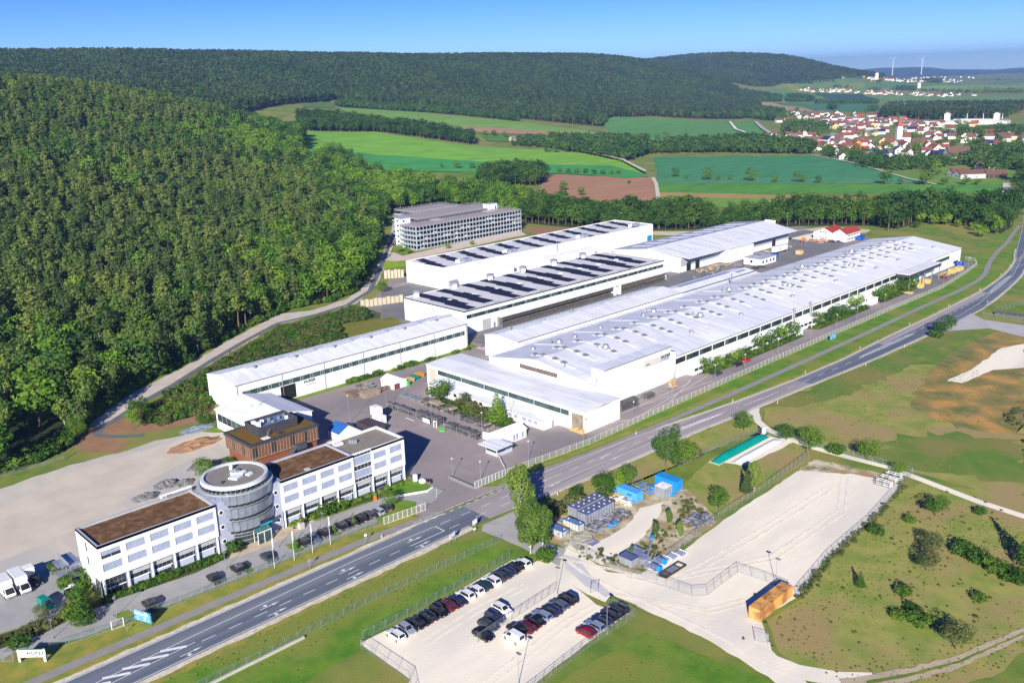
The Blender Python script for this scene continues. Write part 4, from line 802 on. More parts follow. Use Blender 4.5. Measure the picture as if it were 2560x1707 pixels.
# vent ribbons: a curved rib over the ridge carrying dark flap openings
def ribbon(y, xa, xb, flaps, fl=1.9):
    mb = MB(); slab(mb, xa, xb, y, y+1.4, .02, .2); f = mb.part('roof_ribbon', roofl, bh)
    for x in flaps:
        z = zrf(x) + .22
        MB()._fs([(x-fl/2, y-.1, z-.05), (x+fl/2, y-.1, z-.05-.12), (x+fl/2, y+1.75, z-.17), (x-fl/2, y+1.75, z-.05), (x-fl/2, y-.1, z+.35), (x+fl/2, y-.1, z+.1), (x+fl/2, y+1.75, z+.1), (x-fl/2, y+1.75, z+.35)], BF).part('vent_flap', gutter, f)
k = 0; y = 208.0
while y < 484:
    k += 1; long_ = k % 3 != 0
    ribbon(y, -206.8, -187.5 if y < 330 else -186.5, [-205.2, -201.6, -196.2, -192.4] if long_ else [-205, -196.4, -192.6, -189], 1.7 if y < 330 else 2.2)
    if k % 2 == 0: slab(MB(), -220.5, -207, y+5, y+5.5, .02, .35).part('roof_duct', trim if y < 330 else gutter, bh)
    y += 10.6 if y < 330 else 9.4
def unit(x, y, r=1.2, m=galv):
    z = zrf(x); MB().cyl(x, y, z-.1, z+.55, r*.55, 10).cyl(x, y, z+.55, z+.95, r, 12, r*.8).part('roof_fan', m, bh, False)
for x, y in ((-213.5, 216), (-213.5, 252), (-212, 276), (-212, 236), (-184, 268), (-184, 301), (-184, 340), (-184, 378), (-182.6, 415), (-183, 440), (-183, 482)): unit(x, y, .95)
for x, y in ((-192.5, 230), (-192.5, 286), (-192, 352), (-191.6, 408), (-191.2, 462), (-210.5, 226), (-211.5, 282), (-208, 330), (-208, 392), (-207, 440)):
    z = zrf(x); MB().box(x-1.2, x+1.2, y-1.1, y+1.1, z-.2, z+.5).cyl(x, y, z+.5, z+1.5, 1.25, 14, .9).part('extract_unit', galv, bh); MB().cyl(x-2.3, y-1.6, z-.1, z+1.9, .22, 8).part('flue', gutter, bh)
MB().cyl(-220.8, 352, 8, 12.8, .3, 8).part('flue', gutter, bh)
n = 66
for k in range(n): box('window_pane', glass if k % 3 else gglass, bh, x1-.17, x1-.1, y0+40+176.5*k/n+.16, y0+40+176.5*(k+1)/n-.16, 5.0, 7.0)
for k in range(23): box('window_mullion', clad, bh, x1-.16, x1-.02, y0+40+176.5*k/22-.13, y0+40+176.5*k/22+.13, 5.0, 7.0)
for k in range(8): box('window_pane', gglass, bh, x1-.15, x1-.08, y0+250+29*k/8+.06, y0+250+29*(k+1)/8-.06, 4.6, 6.4)
box('window_pane', glass, bh, x1-.15, x1-.08, y0+284.5, y0+291, 1.0, 2.4); box('eaves_gutter', gutter, bh, x1+.2, x1+.36, 246, y1, ze-.1, ze+.1)
box('gable_panel', mat('brown_gable_panel', (.16,.12,.11), (.10,.08,.08), scale=1.), bh, -207.6, -190.4, y0-.08, y0-.01, 7.4, 8.9)
for x in (-190, -178, -176.5): MB().tube((x, 206.5, zrf(x)-.2), (x, 206.5, zrf(x)+1.2), .16).part('roof_pipe', gutter, bh)
for y in (324, 337): MB().cyl(x1+.5, y, 3.2, 9.6, .42, 12).part('exhaust_stack', galv, bh)
# cube block with the name board, small tower behind it
MB().box(-179.4, -174.3, 207.4, 242.2, 0, 12.2).part('sign_block', white, bh); MB().box(-179.6, -174.1, 207.2, 242.4, 12.2, 12.36).part('sign_block_roof', roofl, bh); box('roof_edge', gutter, bh, -174.1, -174.02, 207.2, 242.4, 12.1, 12.36)
MB().cyl(-175.6, 244.0, 0, 9.8, 1.7, 20).part('silo', whiteP, bh, True); box('blue_sign', signblue, bh, -174.3, -174.18, 243.4, 245.2, 7.6, 9.0)
sg = box('name_board', signgrey, bh, -174.28, -174.15, 227.4, 241.0, 8.4, 10.4); box('name_board_rim', gutter, bh, -174.27, -174.16, 227.2, 241.2, 8.28, 8.4)
box('name_panel', mat('pale_blue_sign', (.30,.42,.60), (.22,.36,.58), scale=.5), bh, -174.145, -174.12, 236.6, 241.0, 8.4, 9.1)
text_mesh('HUBER', 1.55, letters, 'sign_letters', bh, (-174.12, 236.5, 9.2), Y_, depth=.03); text_mesh('HUBER', .6, letters, 'sign_letters', bh, (-174.13, 228.4, 8.75), Y_, depth=.02)
# low annex along the road
MB().box(-178, -172.0, 252, 322, 0, 2.9).box(-178, -172.4, 322, 431, 0, 3.1).part('annex_wall', white, bh); MB().box(-178.2, -171.7, 251.7, 322.2, 2.9, 3.15).box(-178.2, -172.1, 322.3, 431.2, 3.1, 3.35).part('annex_roof', roofw, bh)
for k in range(26): box('annex_window', glass, bh, -171.99, -171.93, 253+k*2.65, 255.2+k*2.65, 1.2, 2.2)
for k in range(30): box('annex_window', glass, bh, -172.39, -172.33, 326+k*3.4, 328.6+k*3.4, 1.3, 2.3)
for y in (318, 384): MB().box(-172.0, -169.4, y, y+5, 0, 2.6).box(-172.3, -169.2, y-.2, y+5.2, 2.6, 2.8).part('annex_porch', white, bh)
# canopy at the far end
MB().box(-174.7, -168.2, 418, 455, 7.75, 8.02).part('canopy_roof', roofw, bh); MB().box(-174.5, -168.0, 418, 418.2, 6.4, 7.75).box(-168.4, -168.2, 418, 455, 6.2, 7.75).part('canopy_fascia', anth, bh)
for k in range(5): box('canopy_post', galv, bh, -168.6, -168.3, 419+k*8.6, 419.3+k*8.6, 0, 6.2)
for k in range(5): box('sliding_gate', signblue if k % 2 else steel, bh, -174.58, -174.5, 420+k*7, 424.5+k*7, .1, 5.2)
# ---------------------------------------------------------------- narrow strip halls behind the big roof
nh = thing('narrow_aisle_hall', 'narrow white aisle hall with ridge rooflights behind the big roof', 'hall', (-236, 300, 0))
MB().gwall(-245.3, -228.0, 222.6, 325, 0, 7.9, 9.0, 'y', -238.8).part('wall', white, nh); MB().gable(-245.3, -228.0, 222.6, 325, 7.92, 9.05, 'y', -238.8, .15, .2).part('roof', roofw, nh)
MB().gwall(-240.6, -228.2, 325.2, 385.5, 0, 7.2, 8.2, 'y', -234.6).part('wall', white, nh); MB().gable(-240.6, -228.2, 325.2, 385.5, 7.22, 8.25, 'y', -234.6, .15, .2).part('roof', roofw, nh)
MB().box(-228, -222.2, 224.5, 385.4, 6.9, 7.1).part('valley_roof', roofw, nh); box('valley_gutter', gutter, nh, -227.9, -227.5, 222.7, 385, 8.05, 8.2)
for k in range(5):
    a = 232 + k*18; f = MB().box(-239.9, -237.6, a, a+14, 8.95, 9.35).part('ridge_rooflight', galv, nh)
    for j in range(7): MB().box(-239.8, -237.7, a+.3+j*2, a+1.7+j*2, 9.35, 9.45).part('pane', MT['opal_sheet'], f)
for y in (231, 266, 290): MB().cyl(-240.6, y, 8.6, 10.2, .7, 10).part('roof_fan', gutter, nh)
MB().box(-236.6, -234.0, 331, 372, 8.2, 8.5).part('ridge_rooflight', blind, nh); MB().box(-233.6, -231.6, 374, 382, 7.9, 8.3).part('ridge_rooflight', blind, nh)
for x, y in ((-246.5, 331), (-249.5, 331.6)): pass
# ---------------------------------------------------------------- two halls with solar roofs
def solar_rows(parent, rects, z, rowgap=.3, pl=1.25):
    """each array is a rack of module rows laid across the roof"""
    for xa, xb, ya, yb in rects:
        mb = MB(); y = ya
        while y + pl <= yb + .01:
            mb._fs([(xa,y,z+.12),(xb,y,z+.12),(xb,y+pl-rowgap,z+.26),(xa,y+pl-rowgap,z+.26),(xa,y,z+.08),(xb,y,z+.08),(xb,y+pl-rowgap,z+.08),(xa,y+pl-rowgap,z+.08)], [(0,1,2,3),(4,7,6,5),(0,4,5,1),(2,6,7,3),(1,5,6,2),(3,7,4,0)]); y += pl
        mb.part('solar_array', solar, parent)
s1 = thing('front_solar_hall', 'white hall with dark solar arrays and open storage racks under its canopy', 'factory hall', (-292, 304, 0))
x0, x1, y0, y1, zt = -311.6, -272.0, 236.0, 371.6, 10.0
mb = MB().hole((x1, y0, 0), Y_, y1-y0, zt, [(1.2, 134.6, 6.5, 8.1), (9.8, 14.8, .1, 4.4)], .2, X_)
mb.face([(x0, y0, 0), (x1, y0, 0), (x1, y0, zt), (x0, y0, zt)]); mb.face([(x1, y1, 0), (x0, y1, 0), (x0, y1, zt), (x1, y1, zt)]); mb.face([(x0, y1, 0), (x0, y0, 0), (x0, y0, zt), (x0, y1, zt)]); mb.part('wall', clad, s1)
box('roof', mat('pale_roof_membrane', (.66,.655,.66), (.58,.575,.58), scale=.2), s1, x0+.3, x1-.3, y0+.3, y1-.3, zt-.5, zt-.15)
mb = MB()
for q in ((x0, x0+.3, y0, y1), (x1-.3, x1, y0, y1), (x0+.3, x1-.3, y0, y0+.3), (x0+.3, x1-.3, y1-.3, y1)): mb.box(*q, zt-.5, zt+.08)
mb.part('parapet', clad, s1)
mb = MB()
for q in ((x0-.02, x0+.32, y0-.02, y1), (x1-.32, x1+.02, y0-.02, y1), (x0+.32, x1-.32, y0-.02, y0+.32)): mb.box(*q, zt+.08, zt+.14)
mb.part('roof_edge_trim', trim, s1)
n = 34
for k in range(n):
    a, b = y0+1.2+133.4*k/n, y0+1.2+133.4*(k+1)/n; box('window_pane', gglass if k % 2 else glass, s1, x1-.16, x1-.1, a+.05, b-.05, 6.5, 8.1)
for k in range(17): MB().box(x1-.09, x1-.03, y0+4+k*7.8, y0+5+k*7.8, 6.7, 6.8).box(x1-.09, x1-.03, y0+4+k*7.8, y0+5+k*7.8, 7.8, 7.9).box(x1-.09, x1-.03, y0+4+k*7.8, y0+4.1+k*7.8, 6.8, 7.8).box(x1-.09, x1-.03, y0+4.9+k*7.8, y0+5+k*7.8, 6.8, 7.8).part('opening_window_frame', trim, s1)
box('sectional_gate', blindg, s1, x1-.18, x1-.08, y0+9.8, y0+14.8, .1, 4.4); box('door', gutter, s1, x1, x1+.06, y0+16, y0+17.1, .1, 2.3); box('sectional_gate', blindg, s1, x1, x1+.08, 322, 326.5, .1, 4.6)
rects = []
for k in range(10):
    ya = y0 + 2.5 + k*13.2
    rects += [(-310.5, -299.6, ya+3.4, ya+7.6), (-299.4, -288.6, ya+2.4, ya+8.0), (-288.4, -280.8, ya+1.2, ya+6.8), (-280.6, -273.4, ya+1.2, ya+4.4)] if k % 2 == 0 else [(-310.5, -298.4, ya+2.2, ya+6.4), (-298.2, -287.2, ya+1.0, ya+6.6), (-287.0, -276.4, ya-.2, ya+4.2)]
rects = [(a, b, max(c-.6, y0+.9), min(d+1.3, y1-.9)) for a, b, c, d in rects]; solar_rows(s1, rects, zt-.15)
for k in range(9): MB().box(-293, -291.4, y0+9+k*14, y0+10.4+k*14, zt-.15, zt+.25).part('roof_dome', whiteP, s1); MB().box(-274.6, -272.8, y0+18+k*13.6, y0+22+k*13.6, zt-.14, zt-.05).part('walkway_mat', concr, s1)
for k in range(7):
    y = y0 + 4 + k*22
    if y > 370: break
    MB().cyl(-311.0, y+3, zt-.1, zt+1.9, 1.75, 16, 1.9).cyl(-311, y+3, zt+1.9, zt+2.3, 1.9, 16, .8).part('cooling_tower', steel, s1, False)
    for j in range(3): MB().cyl(-308.0+j*.05, y-.8+j*1.0, zt-.15, zt+1.5, .36, 10).part('vent_pipe', whiteP, s1)
MB()._fs([(x1, 253, 5.1), (x1+3.4, 253, 4.5), (x1+3.4, 371, 4.5), (x1, 371, 5.1), (x1, 253, 5.25), (x1+3.4, 253, 4.65), (x1+3.4, 371, 4.65), (x1, 371, 5.25)], BF).part('canopy', roofw, s1)
for y in (328, 331.5): box('canopy_pier', clad, s1, x1+.02, x1+3.3, y, y+.9, 0, 4.6)
box('end_column', clad, s1, x1+.02, x1+.9, y1-.8, y1+.05, 0, zt-.1)
s2 = thing('rear_solar_hall', 'tall white hall with dark solar arrays in front of the parking garage', 'factory hall', (-358, 370, 0))
x0, x1, y0, y1, zt = -373.2, -342.8, 285.4, 455, 11.1
MB().box(x0, x1, y0, y1, 0, zt-.4).part('wall', clad, s2); mb = MB()
for q in ((x0, x0+.35, y0, y1), (x1-.35, x1, y0, y1), (x0+.35, x1-.35, y0, y0+.35), (x0+.35, x1-.35, y1-.35, y1)): mb.box(*q, zt-.4, zt+.1)
mb.part('parapet', white, s2); box('roof', MT['pale_roof_membrane'], s2, x0+.35, x1-.35, y0+.35, y1-.35, zt-.4, zt-.2)
rects = []
for k in range(12):
    ya = y0 + 1.5 + k*14.0; rects += [(-371.5, -366, ya+4.2, ya+7.5), (-366.6, -357.8, ya+2.2, ya+6.2), (-359.6, -351, ya+.2, ya+4.2)] + ([(-352.4, -345.2, ya-.8, ya+2.6)] if k % 3 != 1 else [])
solar_rows(s2, [(a, b, max(c-.5, y0+.8), min(d+1.2, y1-.8)) for a, b, c, d in rects], zt-.2)
for k in range(12): MB().box(-368.8, -367.4, y0+9.6+k*14, y0+11+k*14, zt-.2, zt+.3).part('roof_dome', whiteP, s2)
for y in (298, 331, 390, 438):
    MB()._fs([(-349.4,y+4,zt-.2),(-346,y+4,zt-.2),(-346,y+9,zt-.2),(-349.4,y+9,zt-.2),(-348.9,y+4.5,zt+1.5),(-346.5,y+4.5,zt+1.5),(-346.5,y+8.5,zt+1.5),(-348.9,y+8.5,zt+1.5)], [(4,5,6,7),(0,1,5,4),(1,2,6,5),(2,3,7,6),(3,0,4,7)]).part('air_handling_unit', steel, s2)
    for j in range(3): MB().cyl(-348.4, y+.4+j*1.1, zt-.2, zt+1.4, .42, 10).part('vent_pipe', whiteP, s2)
box('sectional_gate', blindg, s2, x1, x1+.08, 288, 294.4, .1, 4.2)
MB().box(x1, x1+6, 313, 328, 0, 6.6).box(x1-.0, x1+6.2, 312.8, 328.2, 6.6, 6.8).part('side_block', clad, s2); MB().box(x1, x1+7, 352, 392, 0, 6.6).box(x1, x1+7.2, 351.8, 392.2, 6.6, 6.8).part('side_block', white, s2); MB().cyl(x1+1.4, 366, 6.8, 12.4, .28, 8).part('flue', galv, s2)
box('open_gateway', signblue, s2, x1, x1+.06, 449.4, 454, .1, 4.6)
for k in range(8): box('wall_lamp', galv, s2, x1, x1+.3, 296+k*20, 296.5+k*20, 9.2, 9.6)
# ---------------------------------------------------------------- wide hall with grey and white roof
s3 = thing('wide_gabled_hall', 'wide hall with half grey and half white shallow roof at the back of the yard', 'factory hall', (-297, 444, 0))
mb = MB(); xr3, z3, zr3 = -296, 7.6, 10.6
mb.gwall(-319.6, -275.4, 389, 500, 0, 7.4, 10.3, 'y', xr3); mb.part('wall', clad, s3)
k1 = (zr3-z3)/( -270.6 - xr3)
MB()._fs([(xr3,388.6,zr3),(-270.4,390.5,z3),(-270.4,501,z3),(xr3,508,zr3),(xr3,388.6,zr3+.2),(-270.4,390.5,z3+.2),(-270.4,501,z3+.2),(xr3,508,zr3+.2)], BF).part('white_roof', roofw, s3)
MB()._fs([(-320,388.6,7.5),(xr3,388.6,zr3-.1),(xr3,508,zr3-.1),(-320,508,7.5),(-320,388.6,7.7),(xr3,388.6,zr3+.1),(xr3,508,zr3+.1),(-320,508,7.7)], BF).part('grey_roof', roofg, s3)
zf = lambda x: (zr3 - (zr3-z3)*(x-xr3)/(-270.4-xr3) if x > xr3 else zr3 - .1 - (zr3-7.6)*(xr3-x)/24) + .2
def strip3(name, m, xa, xb, ya, yb):
    za, zb = zf(xa), zf(xb); MB()._fs([(xa,ya,za),(xb,ya,zb),(xb,yb,zb),(xa,yb,za),(xa,ya,za+.14),(xb,ya,zb+.14),(xb,yb,zb+.14),(xa,yb,za+.14)], BF).part(name, m, s3)
for k in range(10): strip3('rooflight', mat('grey_rooflight', (.44,.46,.52), (.38,.40,.46), scale=1) if 'grey_rooflight' not in MT else MT['grey_rooflight'], -291, -276.5, 396+k*11, 397.2+k*11)
for k in range(9): strip3('rooflight', roofl, -314, -302, 398+k*11.6, 401.6+k*11.6)
box('gable_parapet', white, s3, -296.2, -289, 507.4, 507.9, 9.6, 11.4)
box('upper_cladding', mat('blue_grey_cladding', (.34,.38,.44), (.30,.34,.40), scale=.3), s3, -275.4, -275.3, 390, 499.5, 3.0, 7.3)
MB().box(-275.3, -269.6, 426, 451, 0, 7.0).box(-275.3, -269.3, 425.8, 451.2, 7.0, 7.2).part('projecting_bay', clad, s3)
for y in (395, 403, 456, 481): box('open_gateway', blackP, s3, -275.28, -275.2, y, y+3.8, .1, 4.4)
for y in (434.5, 443): box('bay_joint', gutter, s3, -269.6, -269.54, y, y+.2, 0, 7)
# ---------------------------------------------------------------- parking garage
pg = thing('parking_garage', 'grey steel parking garage of five open decks below the forest', 'parking garage', (-460, 390, 0))
conc_d = mat('pink_grey_deck', (.36,.31,.30), (.31,.27,.265), scale=.2); slabm = mat('grey_deck_edge', (.34,.38,.43), (.28,.32,.37), scale=.4, rough=.5)
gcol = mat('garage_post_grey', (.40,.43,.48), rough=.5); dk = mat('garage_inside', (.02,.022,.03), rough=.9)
blocks = [(-458, -440.6, 346.3, 437, 0.), (-485, -459, 362, 435, 1.3), (-508, -485.2, 381, 422, 1.3)]
NL = 5; LH = 2.86
for bi, (xa, xb, ya, yb, dz) in enumerate(blocks):
    for k in range(NL + 1):
        box('deck', slabm if k < NL else conc_d, pg, xa, xb, ya, yb, k*LH + dz - .22, k*LH + dz)
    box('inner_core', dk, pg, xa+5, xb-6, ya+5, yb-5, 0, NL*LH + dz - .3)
    for k in range(NL):
        z = k*LH + dz
        for q in ((xb-.05, xb+.03, ya, yb), (xa, xb-.05, ya-.03, ya+.05), (xa, xb-.05, yb-.05, yb+.03)):
            if bi == 0 or q[0] < xb-.5: box('deck_parapet', slabm, pg, *q, z, z + .8)
    z = NL*LH + dz; mb = MB(); 
    for q in ((xb-.06, xb, ya, yb), (xa, xb-.06, ya, ya+.06), (xa, xb-.06, yb-.06, yb), (xa, xa+.06, ya, yb)): mb.box(*q, z+.9, z+1.0); mb.box(*q, z+.4, z+.46)
    t = ya
    while t < yb: mb.box(xa, xa+.1, t, t+.1, z, z+1.25); mb.box(xb-.1, xb, t, t+.1, z, z+1.0); t += 2.6
    t = xa
    while t < xb: mb.box(t, t+.1, yb-.1, yb, z, z+1.1); mb.box(t, t+.1, ya, ya+.1, z, z+1.1); t += 2.6
    mb.part('deck_railing', trim, pg)
xa, xb, ya, yb, _ = blocks[0]; N = 33
for k in range(N + 1): box('facade_column', gcol, pg, xb+.03, xb+.32, ya + (yb-ya)*k/N - .13, ya + (yb-ya)*k/N + .13, 0, NL*LH + .2)
for k in range(7): box('facade_column', gcol, pg, xa+.3+k*(xb-xa-.6)/6, xa+.55+k*(xb-xa-.6)/6, ya-.32, ya-.03, 0, NL*LH + .2)
for k in range(26): MB()._fs([(xb+.32,ya+3+k*3.4,1.6),(xb+1.6,ya+3+k*3.4,0),(xb+1.6,ya+3.2+k*3.4,0),(xb+.32,ya+3.2+k*3.4,1.6),(xb+.32,ya+3+k*3.4,1.3),(xb+1.35,ya+3+k*3.4,0),(xb+1.35,ya+3.2+k*3.4,0),(xb+.32,ya+3.2+k*3.4,1.3)], [(0,1,2,3),(4,7,6,5),(0,4,5,1),(3,2,6,7)]).part('raking_strut', galv, pg)
for k in range(20): box('ramp_window', dk, pg, -458.98, -458.9, 366+k*2.9, 368+k*2.9, NL*LH+.25, NL*LH+1.05)
MB().box(-464.5, -458.2, 348.5, 356, 0, 17.6).part('stair_tower', clad, pg); box('stair_tower_roof', trim, pg, -464.7, -458, 348.3, 356.2, 17.6, 17.85)
for z in (2.5, 6, 9.4, 12.6, 15.6): box('tower_window', glass, pg, -462.6, -461, 348.42, 348.5, z, z+1.2); box('tower_window', glass, pg, -458.2, -458.12, 350, 351.4, z, z+1.2)
MB().box(-464, -458.3, 424, 432, 14.3, 18.2).part('stair_tower', clad, pg); box('stair_tower_roof', trim, pg, -464.2, -458.1, 423.8, 432.2, 18.2, 18.4); box('tower_window', glass, pg, -458.3, -458.22, 430, 431, 14.6, 16.8)
box('ramp_plate', concr, pg, -459, -452, 372, 379, 14.32, 14.5); box('ramp_plate', concr, pg, -459, -452, 418, 424, 14.32, 14.5)
# ---------------------------------------------------------------- red roofed house, site office, gatehouse, porter building
rh = thing('red_roofed_house', 'white house with red tiled double roof behind the big hall', 'house', (-260, 530, 0))
MB().gwall(-257.6, -249.2, 520.8, 539.2, 0, 4.9, 7.4, 'y').gwall(-270.4, -257.7, 521.6, 536, 0, 4.4, 7.2, 'y', -263.6).part('wall', white, rh)
MB().gable(-257.6, -249.2, 520.8, 539.2, 4.95, 7.5, 'y', None, .2, .35).part('roof', redtile, rh); MB().gable(-270.4, -257.7, 521.6, 536, 4.45, 7.3, 'y', -263.6, .2, .3).part('roof', redtile, rh)
for x in (-266.6, -264.8, -263): box('window', glass, rh, x, x+.8, 521.5, 521.58, 4.2, 5.2)
for x in (-269.4, -267.8, -266.2, -264.6, -263): box('window', blind, rh, x, x+1.3, 521.5, 521.58, .6, 2.0)
for k in range(8): box('window', glass, rh, -249.19, -249.12, 523+k*2, 524+k*2, 3.2, 4.2); box('window', glass, rh, -249.19, -249.12, 523+k*2, 524+k*2, .9, 2.0)
so = thing('site_office', 'small white flat roofed cabin beside the blue containers in the rear yard', 'cabin', (-257, 437, 0))
MB().box(-262, -251.8, 429, 445, 0, 3.5).part('wall', white, so); MB().box(-262.2, -251.6, 428.8, 445.2, 3.5, 3.75).part('roof', roofg, so)
for y in (431, 434.6, 438.6, 441.8): box('window', glass, so, -251.79, -251.72, y, y+1.4, 1.2, 2.5)
box('window', glass, so, -258, -256.6, 428.93, 429, 1.2, 2.6); MB().box(-259, -256, 434, 438, 3.75, 4.5).part('air_unit', galv, so)
gh = thing('gatehouse', 'small gatehouse with overhanging metal roof at the yard entrance', 'gatehouse', (-173.5, 161, 0))
MB().box(-176, -171.4, 158.3, 164.3, 0, 2.55).part('wall', pblue, gh)
for k in range(3): MB().box(-177.6, -169.6, 156.9+k*2.1, 158.9+k*2.1+.06, 2.62+.02*k, 2.8+.02*k).part('roof_sheet', roofw, gh)
for k in range(4): box('window_pane', glass, gh, -175.6+k*1.0, -174.7+k*1.0, 158.22, 158.3, 1.1, 2.1)
box('window_pane', glass, gh, -171.4, -171.32, 159, 161.4, 1.1, 2.2); box('door', anth, gh, -176.6, -176.02, 158.6, 160.2, .05, 2.3); box('roof_trim', anth, gh, -169.7, -169.55, 156.8, 163.3, 2.5, 2.86); box('notice', redP, gh, -171.38, -171.3, 158.5, 158.9, 1.2, 2)
mb = MB().tube((-171, 158.4, .9), (-163.4, 153.6, .9), .08).tube((-171, 158.4, .55), (-163.4, 153.6, .55), .06); mb2 = thing('barrier_rail', 'white double rail barrier between the gatehouse and the road fence', 'barrier', (-167, 156, 0)); mb.part('rail', whiteP, mb2)
for t in (0, .33, .66, 1): MB().tube((-171+7.6*t, 158.4-4.8*t, 0), (-171+7.6*t, 158.4-4.8*t, 1), .06).part('post', galv, mb2)
ph = thing('porter_building', 'small white gabled building with three tall windows behind the gatehouse', 'building', (-178, 169, 0))
MB().gwall(-181.0, -175.7, 163.4, 174.2, 0, 2.7, 3.9, 'y', -178.6).part('wall', white, ph); MB().gable(-181.0, -175.7, 163.4, 174.2, 2.72, 3.95, 'y', -178.6, .12, .25).part('roof', roofw, ph)
for y in (168.8, 170, 172.2): box('tall_window', blind, ph, -175.69, -175.62, y, y+.8, .4, 2.2)
wt = thing('workshop_shed', 'small white gabled shed with open doorway beside the timber stacks', 'shed', (-242, 177, 0))
MB().gwall(-246.2, -239.2, 174.4, 180, 0, 2.4, 3.6, 'x', 177.2).part('wall', white, wt); MB().gable(-246.2, -239.2, 174.4, 180, 2.42, 3.65, 'x', 177.2, .12, .2).part('roof', roofw, wt); box('open_doorway', mat('shed_inside', (.16,.05,.04), rough=.9), wt, -239.19, -239.1, 174.8, 177.0, .05, 1.9)
box('side_box', greenbin, wt, -239.6, -238.4, 180.1, 180.9, 0, 1.9)
# marquee behind the office
mq = thing('white_marquee', 'white marquee with one blue roof flap behind the right office wing', 'marquee', (-213, 140, 0))
MB().gwall(-219.4, -207, 135.2, 142, 0, 2.4, 4.2, 'x', 138.6).part('canvas_wall', whiteP, mq); MB().gable(-219.4, -207, 135.2, 142, 2.42, 4.25, 'x', 138.6, .06, .1).part('canvas_roof', whiteP, mq)
MB()._fs([(-219.6,135.0,2.45),(-213.4,135.0,2.45),(-213.4,138.4,4.32),(-219.6,138.4,4.32),(-219.6,135.0,2.55),(-213.4,135.0,2.55),(-213.4,138.4,4.42),(-219.6,138.4,4.42)], BF).part('blue_flap', tentblue, mq)
dm = thing('dark_container', 'dark flat container roof beside the marquee and the white cubes', 'container', (-213, 147, 0)); MB().box(-217.6, -209.4, 144.2, 148.6, 0, 2.9).part('shell', mat('dark_violet_sheet', (.07,.05,.06), rough=.7), dm)
for z0, q in ((0, (-218.4, -215.4, 150.4, 153.6)), (2.75, (-219.6, -217, 150.8, 153.0))):
    wc = thing('white_cube_unit', 'lower white cube shaped container in the yard behind the office' if z0 == 0 else 'upper white cube container set on another white cube behind the office', 'container', (q[0], q[2], z0)); MB().box(*q, z0, z0+2.7).part('shell', whiteP, wc)
    for y in (151.2, 152.6): box('door', clad, wc, q[1], q[1]+.04, y, y+.9, z0+.3, z0+2.3)
    box('emblem', gutter, wc, q[1]+.04, q[1]+.06, 152, 152.4, z0+1.2, z0+1.7)
# ================================================================ VEHICLES
def carpaint(name, c, metal=.0): return mat('paint_' + name, c, tuple(x*.94 for x in c), scale=1, rough=.3, metal=metal, spec=.35, coat=.25)
CP = {'white': carpaint('white', (.78,.78,.77)), 'silver': carpaint('silver', (.40,.43,.50), .3), 'black': carpaint('black', (.012,.012,.014)), 'dark grey': carpaint('dark_grey', (.05,.055,.07)), 'navy': carpaint('navy', (.018,.022,.075)),
      'dark teal': carpaint('dark_teal', (.01,.045,.055)), 'maroon': carpaint('maroon', (.12,.012,.02)), 'red': carpaint('red', (.22,.008,.02)), 'blue grey': carpaint('blue_grey', (.10,.13,.22), .2), 'pale blue': carpaint('pale_blue', (.30,.36,.50), .3), 'green': carpaint('green', (.005,.22,.17)), 'bright red': carpaint('bright_red', (.45,.02,.03))}
cglass = mat('car_glass', (.012, .014, .018), (.03, .035, .045), scale=.8, rough=.08, spec=.6); lampw = mat('clear_lamp_lens', (.65,.66,.68), rough=.2); lampr = mat('red_lamp_lens', (.35,.01,.01), rough=.25); plate = mat('number_plate', (.75,.75,.72), rough=.5); alloy = mat('alloy_rim', (.38,.38,.40), rough=.35, metal=.6)
SH = {'hatchback': (4.2, 1.78, 1.50, .92, -1.95, -1.55, .35, 1.05), 'estate': (4.6, 1.82, 1.48, .93, -2.2, -1.85, .35, 1.15), 'saloon': (4.7, 1.82, 1.44, .93, -1.75, -1.0, .35, 1.25), 'suv': (4.5, 1.86, 1.68, 1.02, -2.1, -1.75, .45, 1.2), 'van': (4.5, 1.86, 1.90, 1.05, -2.2, -2.1, .75, 1.45)}
CARS = {}
